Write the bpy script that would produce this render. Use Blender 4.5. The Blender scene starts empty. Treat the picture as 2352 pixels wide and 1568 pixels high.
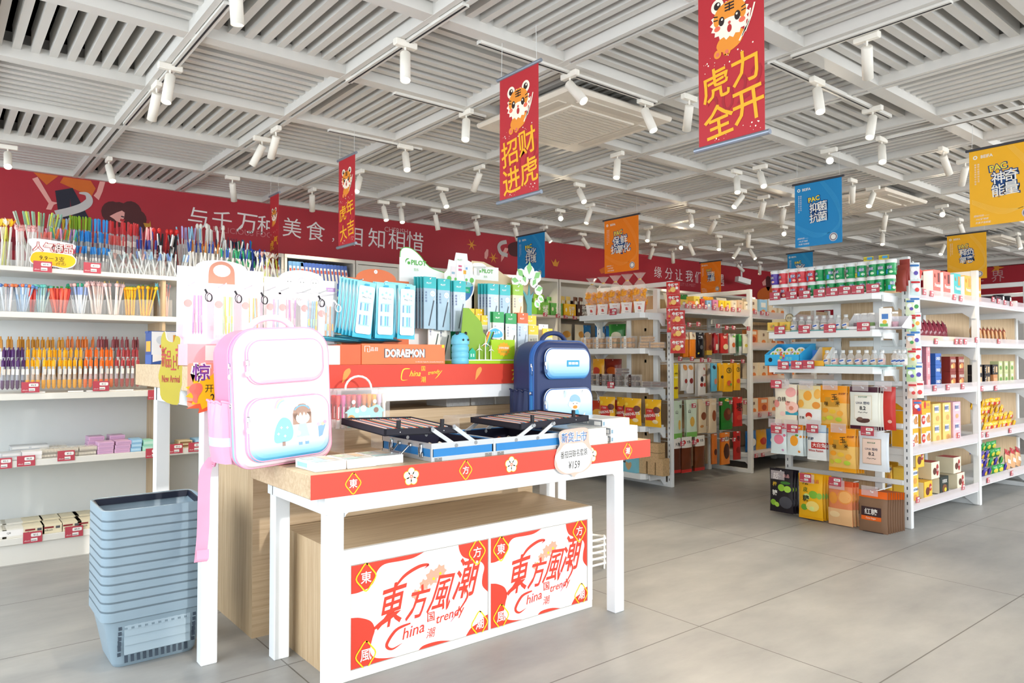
import bpy, math, random
from mathutils import Vector, Matrix, Euler
random.seed(7)
SC = bpy.context.scene
COL = SC.collection
PI = math.pi
# ---------------------------------------------------------------- camera
CAM_H, FPX = 1.2, 1660.0
PITCH, YAW = math.atan(38 / FPX), math.radians(51.05)
cam_d = bpy.data.cameras.new('camera')
cam_d.sensor_width = 36.0
cam_d.lens = FPX / 2352 * 36
cam_d.clip_start, cam_d.clip_end = 0.05, 100
cam = bpy.data.objects.new('camera', cam_d)
COL.objects.link(cam)
cam.location = (0, 0, CAM_H)
cam.rotation_euler = (PI / 2 + PITCH, 0, YAW - PI / 2)
SC.camera = cam
# ---------------------------------------------------------------- view and world
SC.view_settings.view_transform = 'Standard'
SC.view_settings.look = 'None'
SC.view_settings.gamma = 1.0
SC.view_settings.use_curve_mapping = False
SC.view_settings.exposure = 0.43
world = bpy.data.worlds.new('world')
SC.world = world
world.use_nodes = True
world.node_tree.nodes['Background'].inputs[0].default_value = (0.80, 0.90, 1.0, 1)
world.node_tree.nodes['Background'].inputs[1].default_value = 1.0
# ---------------------------------------------------------------- sun, window daylight and added fill
def lamp(name, kind, loc, rot, energy, color=(1, 1, 1), size=1.0, size_y=None, parent=None, spot=None):
    d = bpy.data.lights.new(name, kind)
    d.energy, d.color = energy, color
    if kind == 'AREA':
        d.shape = 'RECTANGLE'
        d.size, d.size_y = size, size_y or size
    elif kind == 'SUN':
        d.angle = size
    elif kind == 'SPOT':
        d.spot_size, d.spot_blend, d.shadow_soft_size = spot, 0.6, size
    o = bpy.data.objects.new(name, d)
    COL.objects.link(o)
    o.location, o.rotation_euler = loc, rot
    if parent:
        o.parent = parent
    return o
SUN_DIR = Vector((-0.10, 1.0, -0.20)).normalized()
lamp('sun_light', 'SUN', (1, -6, 4), SUN_DIR.to_track_quat('-Z', 'Y').to_euler(), 1.02, (1.0, 0.96, 0.90), math.radians(1.5))
# daylight at the unseen front and side windows; the second lamp is added fill
lamp('front_daylight_fill', 'AREA', (1.2, -1.55, 1.55), (PI / 2 - .45, 0, 0), 85, (0.93, 0.97, 1.0), 4.6, 2.1)
lamp('front_daylight_fill', 'AREA', (8.3, -1.45, 1.65), (PI / 2 - .45, 0, 0), 240, (0.95, 0.98, 1.0), 7.0, 1.9)  # fill added to brighten the food aisles; the front wall here is solid
lamp('daylight_side', 'AREA', (-1.75, 2.4, 1.5), (PI / 2 - .45, 0, -PI / 2), 135, (0.90, 0.96, 1.0), 7.0, 2.2)
# ---------------------------------------------------------------- pixel -> place on a known plane
_F0 = Vector((math.cos(YAW), math.sin(YAW), 0)); _R = Vector((math.sin(YAW), -math.cos(YAW), 0)); _U0 = Vector((0, 0, 1))
_F = _F0 * math.cos(PITCH) + _U0 * math.sin(PITCH); _U = _U0 * math.cos(PITCH) - _F0 * math.sin(PITCH)
_C = Vector((0, 0, CAM_H))
def ray(x, y): return _F + _R * ((x - 1176) / FPX) - _U * ((y - 784) / FPX)
def onX(x, y, X): d = ray(x, y); return _C + d * (X / d.x)
def onY(x, y, Y): d = ray(x, y); return _C + d * (Y / d.y)
def onZ(x, y, Z): d = ray(x, y); return _C + d * ((Z - CAM_H) / d.z)
# ---------------------------------------------------------------- materials
_mats = {}
def lin(h):
    h = h.lstrip('#'); r = []
    for i in (0, 2, 4):
        c = int(h[i:i + 2], 16) / 255
        r.append(c / 12.92 if c <= 0.04045 else ((c + 0.055) / 1.055) ** 2.4)
    return (*r, 1)
def M(hexc, rough=0.5, metal=0.0, var=0.06, scale=14.0, bump=0.0, spec=0.4):
    """plain procedural material: a colour with a little noise in it"""
    key = (hexc, rough, metal, var, scale, bump, spec)
    if key in _mats: return _mats[key]
    m = bpy.data.materials.new('m_' + hexc.strip('#')); m.use_nodes = True
    nt = m.node_tree; b = nt.nodes['Principled BSDF']
    c = lin(hexc)
    if var > 0:
        tc = nt.nodes.new('ShaderNodeTexCoord'); n = nt.nodes.new('ShaderNodeTexNoise'); n.inputs['Scale'].default_value = scale
        n.inputs['Detail'].default_value = 1.0
        r = nt.nodes.new('ShaderNodeMix'); r.data_type = 'RGBA'
        r.inputs[6].default_value = tuple(min(1, v * (1 - var)) for v in c[:3]) + (1,)
        r.inputs[7].default_value = tuple(min(1, v * (1 + var)) for v in c[:3]) + (1,)
        nt.links.new(tc.outputs['Object'], n.inputs['Vector']); nt.links.new(n.outputs['Fac'], r.inputs[0]); nt.links.new(r.outputs[2], b.inputs['Base Color'])
        if bump:
            bp = nt.nodes.new('ShaderNodeBump'); bp.inputs['Strength'].default_value = bump; bp.inputs['Distance'].default_value = 0.004
            nt.links.new(n.outputs['Fac'], bp.inputs['Height']); nt.links.new(bp.outputs[0], b.inputs['Normal'])
    else:
        b.inputs['Base Color'].default_value = c
    b.inputs['Roughness'].default_value = rough; b.inputs['Metallic'].default_value = metal
    b.inputs['Specular IOR Level'].default_value = spec
    _mats[key] = m
    return m
def EM(name, hexc, s):
    if name in _mats: return _mats[name]
    m = bpy.data.materials.new(name); m.use_nodes = True; b = m.node_tree.nodes['Principled BSDF']
    b.inputs['Base Color'].default_value = lin(hexc); b.inputs['Emission Color'].default_value = lin(hexc); b.inputs['Emission Strength'].default_value = s
    _mats[name] = m; return m
def CLEAR(hexc='ffffff', op=0.08, rough=0.08):
    """thin clear plastic: mostly transparent with a glossy, faintly tinted skin"""
    key = ('clear', hexc, op)
    if key in _mats: return _mats[key]
    m = bpy.data.materials.new('clear_' + hexc); m.use_nodes = True; nt = m.node_tree; nt.nodes.clear()
    out = nt.nodes.new('ShaderNodeOutputMaterial'); mix = nt.nodes.new('ShaderNodeMixShader')
    tr = nt.nodes.new('ShaderNodeBsdfTransparent'); tr.inputs[0].default_value = (1, 1, 1, 1)
    p = nt.nodes.new('ShaderNodeBsdfPrincipled'); p.inputs['Base Color'].default_value = lin(hexc); p.inputs['Roughness'].default_value = rough
    lw = nt.nodes.new('ShaderNodeLayerWeight'); lw.inputs[0].default_value = 0.25
    mr = nt.nodes.new('ShaderNodeMapRange'); mr.inputs[3].default_value = op; mr.inputs[4].default_value = min(1, op + 0.28)
    nt.links.new(lw.outputs['Facing'], mr.inputs[0]); nt.links.new(mr.outputs[0], mix.inputs[0])
    nt.links.new(tr.outputs[0], mix.inputs[1]); nt.links.new(p.outputs[0], mix.inputs[2]); nt.links.new(mix.outputs[0], out.inputs[0])
    _mats[key] = m; return m
def GRAD(name, h0, h1, z0, z1, rough=0.5, axis=2):
    """printed colour fade along an object axis (a dyed or printed gradient of the thing itself)"""
    if name in _mats: return _mats[name]
    m = bpy.data.materials.new(name); m.use_nodes = True; nt = m.node_tree; b = nt.nodes['Principled BSDF']
    tc = nt.nodes.new('ShaderNodeTexCoord'); sx = nt.nodes.new('ShaderNodeSeparateXYZ'); mr = nt.nodes.new('ShaderNodeMapRange'); cr = nt.nodes.new('ShaderNodeValToRGB')
    mr.inputs[1].default_value, mr.inputs[2].default_value = z0, z1
    cr.color_ramp.elements[0].color, cr.color_ramp.elements[1].color = lin(h0), lin(h1)
    nt.links.new(tc.outputs['Object'], sx.inputs[0]); nt.links.new(sx.outputs[axis], mr.inputs[0]); nt.links.new(mr.outputs[0], cr.inputs[0]); nt.links.new(cr.outputs[0], b.inputs['Base Color'])
    b.inputs['Roughness'].default_value = rough
    _mats[name] = m; return m
def WOOD(name, h0, h1, axis='X', rough=0.5):
    if name in _mats: return _mats[name]
    m = bpy.data.materials.new(name); m.use_nodes = True; nt = m.node_tree; b = nt.nodes['Principled BSDF']
    tc = nt.nodes.new('ShaderNodeTexCoord'); mp = nt.nodes.new('ShaderNodeMapping')
    mp.inputs['Scale'].default_value = {'X': (1.2, 30, 30), 'Y': (30, 1.2, 30), 'Z': (30, 30, 1.2)}[axis]
    n = nt.nodes.new('ShaderNodeTexNoise'); n.inputs['Scale'].default_value = 2.2; n.inputs['Detail'].default_value = 5; n.inputs['Roughness'].default_value = 0.65; n.inputs['Distortion'].default_value = 0.4
    cr = nt.nodes.new('ShaderNodeValToRGB'); cr.color_ramp.elements[0].position = 0.3; cr.color_ramp.elements[1].position = 0.72
    cr.color_ramp.elements[0].color, cr.color_ramp.elements[1].color = lin(h0), lin(h1)
    nt.links.new(tc.outputs['Object'], mp.inputs[0]); nt.links.new(mp.outputs[0], n.inputs['Vector']); nt.links.new(n.outputs['Fac'], cr.inputs[0]); nt.links.new(cr.outputs[0], b.inputs['Base Color'])
    b.inputs['Roughness'].default_value = rough
    _mats[name] = m; return m
WHITE = M('f2f2f0', 0.4, var=0.015); OFFW = M('e6e4de', 0.5, var=0.02); BLACK = M('1b1c22', 0.5); CHROME = M('c9ccd0', 0.25, 0.9, var=0.02); GREY = M('8c9096', 0.5)
METALW = M('e9edf0', 0.38, var=0.02)
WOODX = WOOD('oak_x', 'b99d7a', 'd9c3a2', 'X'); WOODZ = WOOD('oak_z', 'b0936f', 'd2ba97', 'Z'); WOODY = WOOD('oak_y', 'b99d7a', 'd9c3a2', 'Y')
CLR = CLEAR()
# ---------------------------------------------------------------- glyphs (built-in font only)
_gl = {}
def glyphs(s, fat=0.0, shear=0.0):
    k = (s, fat, shear)
    if k in _gl: return _gl[k]
    cu = bpy.data.curves.new('t', 'FONT'); cu.body = s; cu.resolution_u = 2; cu.offset = fat; cu.shear = shear; cu.space_line = 0.95
    o = bpy.data.objects.new('t', cu); me = o.to_mesh()
    v = [(p.co.x, p.co.y) for p in me.vertices]; f = [tuple(q.vertices) for q in me.polygons]
    o.to_mesh_clear(); bpy.data.objects.remove(o); bpy.data.curves.remove(cu)
    if not v: v, f = [(0, 0), (1, 0), (0, 1)], []
    x0 = min(p[0] for p in v); x1 = max(p[0] for p in v); y0 = min(p[1] for p in v); y1 = max(p[1] for p in v)
    _gl[k] = (v, f, x0, y0, max(1e-6, x1 - x0), max(1e-6, y1 - y0))
    return _gl[k]
# ---------------------------------------------------------------- mesh builder
class Fr:
    """flat or mapped drawing frame: (u, v) in metres -> 3-D"""
    def __init__(s, o, ux, uy, fn=None):
        s.o, s.x, s.y = Vector(o), Vector(ux).normalized(), Vector(uy).normalized(); s.n = s.x.cross(s.y); s.fn = fn
    def p(s, u, v, h=0.0):
        b = s.fn(u, v) if s.fn else 0.0
        return s.o + s.x * u + s.y * v + s.n * (h + b)
def FRONT(y=0.0, z=0.0, x=0.0, fn=None): return Fr((x, y, z), (1, 0, 0), (0, 0, 1), fn)      # faces -Y
def TOP(z=0.0, x=0.0, y=0.0): return Fr((x, y, z), (1, 0, 0), (0, 1, 0))
def LEFT(x=0.0, y=0.0, z=0.0): return Fr((x, y, z), (0, -1, 0), (0, 0, 1))                    # faces -X
def RIGHT(x=0.0, y=0.0, z=0.0): return Fr((x, y, z), (0, 1, 0), (0, 0, 1))                    # faces +X
class MB:
    def __init__(s): s.v = []; s.f = []; s.mi = []; s.sm = []; s.mats = []
    def m(s, mat):
        if mat not in s.mats: s.mats.append(mat)
        return s.mats.index(mat)
    def add(s, vs, fs, mat, smooth=False):
        b = len(s.v); i = s.m(mat); s.v += [tuple(p) for p in vs]
        for f in fs: s.f.append(tuple(b + k for k in f)); s.mi.append(i); s.sm.append(smooth)
        return s
    def box(s, a, b, mat, bev=0.0, faces=None):
        x0, y0, z0 = a; x1, y1, z1 = b
        e = min(bev, (x1 - x0) / 2.2, (y1 - y0) / 2.2, (z1 - z0) / 2.2)
        if e <= 0:
            vs = [(x0, y0, z0), (x1, y0, z0), (x1, y1, z0), (x0, y1, z0), (x0, y0, z1), (x1, y0, z1), (x1, y1, z1), (x0, y1, z1)]
            fs = [(0, 3, 2, 1), (4, 5, 6, 7), (0, 1, 5, 4), (1, 2, 6, 5), (2, 3, 7, 6), (3, 0, 4, 7)]
            if faces:   # dict of face index -> material (0 bottom 1 top 2 front 3 right 4 back 5 left)
                for i, f in enumerate(fs): s.add(vs, [f], faces.get(i, mat))
                return s
            return s.add(vs, fs, mat)
        vs = []; idx = {}
        for ix, x in ((0, x0), (1, x1)):
            for iy, y in ((0, y0), (1, y1)):
                for iz, z in ((0, z0), (1, z1)):
                    dx, dy, dz = (e if ix == 0 else -e), (e if iy == 0 else -e), (e if iz == 0 else -e)
                    for k, p in enumerate(((x, y + dy, z + dz), (x + dx, y, z + dz), (x + dx, y + dy, z))):
                        idx[ix, iy, iz, k] = len(vs); vs.append(p)
        g = lambda *k: idx[k]
        fs = []
        for i in (0, 1):
            q = [g(i, 0, 0, 0), g(i, 1, 0, 0), g(i, 1, 1, 0), g(i, 0, 1, 0)]; fs.append(q if i else q[::-1])
            q = [g(0, i, 0, 1), g(1, i, 0, 1), g(1, i, 1, 1), g(0, i, 1, 1)]; fs.append(q[::-1] if i else q)
            q = [g(0, 0, i, 2), g(1, 0, i, 2), g(1, 1, i, 2), g(0, 1, i, 2)]; fs.append(q if i else q[::-1])
        for a_ in (0, 1):
            for b_ in (0, 1):
                fs.append([g(a_, b_, 0, 0), g(a_, b_, 0, 1), g(a_, b_, 1, 1), g(a_, b_, 1, 0)])
                fs.append([g(a_, 0, b_, 0), g(a_, 0, b_, 2), g(a_, 1, b_, 2), g(a_, 1, b_, 0)])
                fs.append([g(0, a_, b_, 1), g(0, a_, b_, 2), g(1, a_, b_, 2), g(1, a_, b_, 1)])
                for c_ in (0, 1): fs.append([g(a_, b_, c_, 0), g(a_, b_, c_, 1), g(a_, b_, c_, 2)])
        return s.add(vs, fs, mat)
    def bar(s, p, q, w, t, mat, up=(0, 0, 1)):
        """box-section bar from p to q, w wide (across), t thick (along up)"""
        p, q = Vector(p), Vector(q); d = (q - p).normalized(); u = Vector(up)
        if abs(d.dot(u)) > 0.99: u = Vector((1, 0, 0))
        r = d.cross(u).normalized(); u = r.cross(d)
        vs = [c + r * (a * w / 2) + u * (b * t / 2) for c in (p, q) for a, b in ((-1, -1), (1, -1), (1, 1), (-1, 1))]
        return s.add(vs, [(0, 1, 2, 3), (7, 6, 5, 4), (0, 4, 5, 1), (1, 5, 6, 2), (2, 6, 7, 3), (3, 7, 4, 0)], mat)
    def tube(s, pts, r, mat, n=8, closed=False, cap=True):
        pts = [Vector(p) for p in pts]; N = len(pts); rs = r if isinstance(r, (list, tuple)) else [r] * N
        vs = []; fs = []; prev = None
        for i, p in enumerate(pts):
            d = (pts[(i + 1) % N] - pts[i - 1]) if closed else (pts[min(i + 1, N - 1)] - pts[max(i - 1, 0)])
            d.normalize()
            if prev is None: a = d.orthogonal().normalized()
            else:
                a = prev - d * prev.dot(d); a = a.normalized() if a.length > 1e-6 else d.orthogonal().normalized()
            prev = a; b = d.cross(a)
            for k in range(n): t = 2 * PI * k / n; vs.append(p + (a * math.cos(t) + b * math.sin(t)) * rs[i])
        for i in range(N if closed else N - 1):
            j = (i + 1) % N
            for k in range(n): fs.append((i * n + k, i * n + (k + 1) % n, j * n + (k + 1) % n, j * n + k))
        s.add(vs, fs, mat, True)
        if cap and not closed: s.add(vs[:n], [tuple(range(n))[::-1]], mat); s.add(vs[-n:], [tuple(range(n))], mat)
        return s
    def lathe(s, prof, mat, o=(0, 0, 0), n=16, axis=None, smooth=True, cap=True):
        """prof: list of (radius, height); axis: direction of height"""
        o = Vector(o); ax = Vector(axis or (0, 0, 1)).normalized(); a = ax.orthogonal().normalized(); b = ax.cross(a)
        if axis is None: a, b = Vector((1, 0, 0)), Vector((0, 1, 0))
        vs = [o + ax * h + (a * math.cos(2 * PI * k / n) + b * math.sin(2 * PI * k / n)) * r for r, h in prof for k in range(n)]
        fs = [(i * n + k, i * n + (k + 1) % n, (i + 1) * n + (k + 1) % n, (i + 1) * n + k) for i in range(len(prof) - 1) for k in range(n)]
        s.add(vs, fs, mat, smooth)
        if cap:
            if prof[0][0] > 1e-5: s.add(vs[:n], [tuple(range(n))[::-1]], mat)
            if prof[-1][0] > 1e-5: s.add(vs[-n:], [tuple(range(n))], mat)
        return s
    def ball(s, c, r, mat, n=10, sq=(1, 1, 1)):
        c = Vector(c); k = max(5, n // 2 + 1); vs = []; fs = []
        for i in range(k + 1):
            t = PI * i / k
            for j in range(n): q = 2 * PI * j / n; vs.append(c + Vector((r * sq[0] * math.sin(t) * math.cos(q), r * sq[1] * math.sin(t) * math.sin(q), r * sq[2] * math.cos(t))))
        for i in range(k):
            for j in range(n): fs.append((i * n + j, (i + 1) * n + j, (i + 1) * n + (j + 1) % n, i * n + (j + 1) % n))
        return s.add(vs, fs, mat, True)
    def poly(s, fr, pts, mat, h=0.0006):
        """flat shape in a frame, fanned from its centre when mapped on a curved face"""
        if fr.fn is None: return s.add([fr.p(u, v, h) for u, v in pts], [tuple(range(len(pts)))], mat)
        cu = sum(p[0] for p in pts) / len(pts); cv = sum(p[1] for p in pts) / len(pts); n = len(pts)
        vs = [fr.p(cu, cv, h)] + [fr.p(cu + (u - cu) / 2, cv + (v - cv) / 2, h) for u, v in pts] + [fr.p(u, v, h) for u, v in pts]
        fs = [(0, 1 + i, 1 + (i + 1) % n) for i in range(n)] + [(1 + i, 1 + n + i, 1 + n + (i + 1) % n, 1 + (i + 1) % n) for i in range(n)]
        return s.add(vs, fs, mat, True)
    def slab(s, fr, pts, t, mat, side=None):
        """prism: outline in the frame, from height 0 back to -t"""
        n = len(pts); A = [fr.p(u, v, 0) for u, v in pts]; B = [fr.p(u, v, -t) for u, v in pts]
        s.add(A, [tuple(range(n))], mat); s.add(B, [tuple(range(n))[::-1]], side or mat)
        return s.add(A + B, [(i, n + i, n + (i + 1) % n, (i + 1) % n) for i in range(n)], side or mat)
    def rect(s, fr, u, v, w, h, mat, z=0.0006):
        if fr.fn is None: return s.poly(fr, [(u, v), (u + w, v), (u + w, v + h), (u, v + h)], mat, z)
        k = 5; vs = [fr.p(u + w * i / k, v + h * j / k, z) for j in range(k + 1) for i in range(k + 1)]
        return s.add(vs, [(j * (k + 1) + i, j * (k + 1) + i + 1, (j + 1) * (k + 1) + i + 1, (j + 1) * (k + 1) + i) for j in range(k) for i in range(k)], mat, True)
    def disc(s, fr, u, v, r, mat, z=0.0008, n=18, ry=None, rot=0.0):
        ry = ry or r; c, q = math.cos(rot), math.sin(rot)
        return s.poly(fr, [(u + c * r * math.cos(2 * PI * k / n) - q * ry * math.sin(2 * PI * k / n), v + q * r * math.cos(2 * PI * k / n) + c * ry * math.sin(2 * PI * k / n)) for k in range(n)], mat, z)
    def text(s, fr, txt, u, v, w=None, h=None, mat=None, z=0.0012, fat=0.0, rot=0.0, shear=0.0, cx=True):
        """lettering centred at (u, v), fitted to width w and/or height h"""
        if fat < .05 and any(ord(c) > 0x3000 for c in txt): fat = min(fat, .012)
        fat = min(fat, .008) if '風' in txt else (min(fat, .012) if '潮' in txt else fat)
        vs, fs, x0, y0, W, H = glyphs(txt, fat, shear)
        sy = (h / H) if h else None; sx = (w / W) if w else sy
        if sy is None: sy = sx
        c, q = math.cos(rot), math.sin(rot); P = []
        for x, y in vs:
            a, b = (x - x0 - W / 2) * sx, (y - y0 - H / 2) * sy
            P.append(fr.p(u + a * c - b * q, v + a * q + b * c, z))
        return s.add(P, fs, mat)
    def ribbon(s, fr, pts, w, mat, z=0.0008, taper=False):
        """brush stroke or band along a 2-D polyline in the frame"""
        n = len(pts); L = []; Rr = []
        for i, (u, v) in enumerate(pts):
            a = pts[min(i + 1, n - 1)]; b = pts[max(i - 1, 0)]; dx, dy = a[0] - b[0], a[1] - b[1]; l = math.hypot(dx, dy) or 1
            ww = (w[i] if isinstance(w, (list, tuple)) else w) / 2
            if taper: ww *= max(0.12, math.sin(PI * min(1, 0.15 + 0.85 * i / (n - 1))))
            L.append((u - dy / l * ww, v + dx / l * ww)); Rr.append((u + dy / l * ww, v - dx / l * ww))
        vs = [fr.p(*p, z) for p in L] + [fr.p(*p, z) for p in Rr]
        return s.add(vs, [(n + i, n + i + 1, i + 1, i) for i in range(n - 1)], mat)
    def me(s, name):
        me = bpy.data.meshes.new(name); me.from_pydata(s.v, [], s.f)
        for m in s.mats: me.materials.append(m)
        me.polygons.foreach_set('material_index', s.mi); me.polygons.foreach_set('use_smooth', s.sm); me.update()
        return me
    def build(s, name, parent=None, loc=None, rot=None):
        o = bpy.data.objects.new(name, s.me(name)); COL.objects.link(o)
        if parent: o.parent = parent
        if loc: o.location = loc
        if rot: o.rotation_euler = rot
        return o
def arc(cu, cv, r, a0, a1, n=10, ry=None):
    ry = ry or r
    return [(cu + r * math.cos(math.radians(a0 + (a1 - a0) * i / n)), cv + ry * math.sin(math.radians(a0 + (a1 - a0) * i / n))) for i in range(n + 1)]
def rrect(u, v, w, h, r, n=5, t=None):
    t = t or r
    return arc(u + w - r, v + r, r, -90, 0, n) + arc(u + w - t, v + h - t, t, 0, 90, n) + arc(u + t, v + h - t, t, 90, 180, n) + arc(u + r, v + r, r, 180, 270, n)
def star(u, v, r0, r1, n, ry=1.0, ph=0.0):
    return [(u + (r0 if k % 2 else r1) * math.cos(PI * k / n + ph), v + ry * (r0 if k % 2 else r1) * math.sin(PI * k / n + ph)) for k in range(2 * n)]
def bez(p0, p1, p2, p3, n=10):
    return [tuple((1 - t) ** 3 * p0[i] + 3 * (1 - t) ** 2 * t * p1[i] + 3 * (1 - t) * t * t * p2[i] + t ** 3 * p3[i] for i in range(2)) for t in [k / n for k in range(n + 1)]]
def spline(pts, n=5, closed=False):
    N = len(pts); out = []
    g = (lambda i: pts[i % N]) if closed else (lambda i: pts[max(0, min(N - 1, i))])
    for i in range(N if closed else N - 1):
        a, b, c, d = g(i - 1), g(i), g(i + 1), g(i + 2)
        for k in range(n):
            t = k / n; out.append(tuple(0.5 * (2 * b[j] + (c[j] - a[j]) * t + (2 * a[j] - 5 * b[j] + 4 * c[j] - d[j]) * t * t + (3 * b[j] - a[j] - 3 * c[j] + d[j]) * t ** 3) for j in range(len(b))))
    if not closed: out.append(tuple(pts[-1]))
    return out
# ---------------------------------------------------------------- things
def tag(o, label, cat, group=None, kind=None):
    if label: o['label'] = label
    if cat: o['category'] = cat
    if group: o['group'] = group
    if kind: o['kind'] = kind
    return o
def thing(name, label, cat, loc=(0, 0, 0), rz=0.0, group=None):
    o = bpy.data.objects.new(name, None); COL.objects.link(o); o.empty_display_size = 0.05
    o.location = loc; o.rotation_euler = (0, 0, rz)
    return tag(o, label, cat, group)
def struct(mb, name, label=None):
    o = mb.build(name); o['kind'] = 'structure'
    if label: o['label'] = label
    return o
def dup(o, loc, rz=None, label=None, group=None, rot=None, scale=None):
    """a copy of a thing with copies of its parts and their sub-parts"""
    r = o.copy(); COL.objects.link(r); r.location = loc
    if rz is not None: r.rotation_euler = (0, 0, rz)
    if rot is not None: r.rotation_euler = rot
    if scale is not None: r.scale = scale
    if label: r['label'] = label
    if group: r['group'] = group
    for ch in list(o.children):
        if ch.type == 'LIGHT': pass
        c = ch.copy(); COL.objects.link(c); c.parent = r; c.matrix_parent_inverse = ch.matrix_parent_inverse
        for g in list(ch.children):
            d = g.copy(); COL.objects.link(d); d.parent = c
    return r
class Proto:
    """first call places the prototype itself, later calls place copies"""
    def __init__(s, o): s.o = o; s.used = False
    def __call__(s, loc, rz=0.0, label=None, group=None, rot=None, scale=None):
        if s.used: return dup(s.o, loc, rz, label, group, rot, scale)
        s.used = True; o = s.o; o.location = loc; o.rotation_euler = rot if rot is not None else (0, 0, rz)
        if scale is not None: o.scale = scale
        if label: o['label'] = label
        if group: o['group'] = group
        return o
# ================================================================ the room
ZC, YB, XF = 2.605, 6.5, 12.8
XL, YF = -1.9, -1.7
def floor_mat():
    m = bpy.data.materials.new('floor_tile'); m.use_nodes = True; nt = m.node_tree; b = nt.nodes['Principled BSDF']; L = nt.links.new
    tc = nt.nodes.new('ShaderNodeTexCoord'); sx = nt.nodes.new('ShaderNodeSeparateXYZ'); L(tc.outputs['Object'], sx.inputs[0])
    def line(axis, x0, pitch):
        a = nt.nodes.new('ShaderNodeMath'); a.operation = 'SUBTRACT'; a.inputs[1].default_value = x0; L(sx.outputs[axis], a.inputs[0])
        p = nt.nodes.new('ShaderNodeMath'); p.operation = 'PINGPONG'; p.inputs[1].default_value = pitch / 2; L(a.outputs[0], p.inputs[0])
        c = nt.nodes.new('ShaderNodeMath'); c.operation = 'LESS_THAN'; c.inputs[1].default_value = 0.0028; L(p.outputs[0], c.inputs[0]); return c
    lx, ly = line(0, 2.703, 1.59), line(1, 2.01, 0.765)
    mx = nt.nodes.new('ShaderNodeMath'); mx.operation = 'MAXIMUM'; L(lx.outputs[0], mx.inputs[0]); L(ly.outputs[0], mx.inputs[1])
    n = nt.nodes.new('ShaderNodeTexNoise'); n.inputs['Scale'].default_value = 1.7; n.inputs['Detail'].default_value = 7; n.inputs['Roughness'].default_value = 0.62
    mp = nt.nodes.new('ShaderNodeMapping'); mp.inputs['Scale'].default_value = (1.0, 2.2, 1); L(tc.outputs['Object'], mp.inputs[0]); L(mp.outputs[0], n.inputs['Vector'])
    cr = nt.nodes.new('ShaderNodeValToRGB'); cr.color_ramp.elements[0].position = 0.3; cr.color_ramp.elements[1].position = 0.72
    cr.color_ramp.elements[0].color = lin('8f8f8d'); cr.color_ramp.elements[1].color = lin('a9a8a4'); L(n.outputs['Fac'], cr.inputs[0])
    mi = nt.nodes.new('ShaderNodeMix'); mi.data_type = 'RGBA'; L(mx.outputs[0], mi.inputs[0]); L(cr.outputs[0], mi.inputs[6]); mi.inputs[7].default_value = lin('66645f')
    L(mi.outputs[2], b.inputs['Base Color']); b.inputs['Roughness'].default_value = 0.42; b.inputs['Specular IOR Level'].default_value = 0.35
    return m
struct(MB().box((XL, YF, -0.08), (XF + .2, YB + .2, 0), floor_mat()), 'floor', 'grey large-format tiled shop floor')
PLEN = M('040405', 1.0, var=0, spec=0.0); CEILW = M('d3d0ca', 0.5, var=0.02)
struct(MB().box((XL, YF, 3.05), (XF + .2, YB + .2, 3.15), PLEN), 'ceiling', 'dark void above the slatted ceiling')
RED = M('a3222f', 0.55, var=0.05, scale=3)
def wp(x, y): p = onY(x, y, YB); return (p.x, p.z)
wb = MB(); wb.box((XL, YB, 0), (XF + .2, YB + .15, 1.93), M('cfcdc8', 0.6)); wb.box((XL, YB, 1.93), (XF + .2, YB + .15, 2.61), RED); wb.box((XL, YB, 2.61), (XF + .2, YB + .15, 3.1), PLEN)
W = FRONT(YB)
def wpoly(pts, mat, h=0.002, sp=0):
    q = [wp(*p) for p in pts]
    wb.poly(W, spline(q, sp, True) if sp else q, mat, h)
SKIN, ORG, NAVY, MGREY, HAIR = M('d99a92', .6), M('c4601f', .6), M('1c1c2c', .6), M('b9b4b2', .6), M('4a1b1d', .6)
z4 = lambda *p: [(x / 3.36, 360 + y / 3.36) for x, y in p]
z5 = lambda *p: [(600 + x / 3.36, 420 + y / 3.36) for x, y in p]
z6 = lambda *p: [(1160 + x / 3.36, 420 + y / 3.36) for x, y in p]
# painted figure with orange sleeves and dark trousers
wpoly(z4((258, 120), (450, 148), (360, 218)), ORG); wpoly(z4((490, 155), (700, 185), (738, 245), (705, 308), (575, 250), (462, 200)), ORG)
wpoly(z4((248, 170), (290, 155), (400, 345), (452, 356), (415, 370), (395, 410), (355, 405), (375, 360)), SKIN, .0025)
wpoly(z4((770, 190), (812, 195), (790, 270), (762, 335), (722, 300), (745, 270)), SKIN, .0025)
wpoly(z4((425, 262), (560, 240), (690, 480), (560, 485), (540, 320), (545, 485), (455, 470)), NAVY, .003)
wb.ribbon(W, [wp(*p) for p in spline(z4((610, 280), (670, 290), (688, 340), (640, 385), (540, 420), (430, 445)), 5)], [0.01 + 0.05 * min(1, i / 12) for i in range(26)], MGREY, .004)
# curly-haired woman
for cx_, cy_, r_ in ((870, 430, 62), (920, 425, 55), (1010, 425, 60), (1060, 480, 52), (1040, 530, 60), (960, 470, 60), (880, 480, 50)):
    q = z4((cx_, cy_))[0]; p = wp(*q); wb.disc(W, p[0], p[1], r_ / 3.36 / 225, HAIR, .0012 + r_ * .00001 + cx_ * .0000005, 16, r_ / 3.36 / 205)
wpoly(z4((845, 458), (900, 430), (940, 415), (962, 430), (958, 470), (935, 510), (900, 500), (880, 480)), SKIN, .003)
wpoly(z4((928, 478), (965, 485), (950, 505), (925, 495)), M('b3262f', .6), .0035); wpoly(z4((935, 455), (960, 462), (955, 470), (932, 463)), NAVY, .0036)
wpoly(z4((1105, 510), (1150, 515), (1160, 495), (1165, 540), (1120, 545)), M('b8842c', .6), .003)
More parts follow.
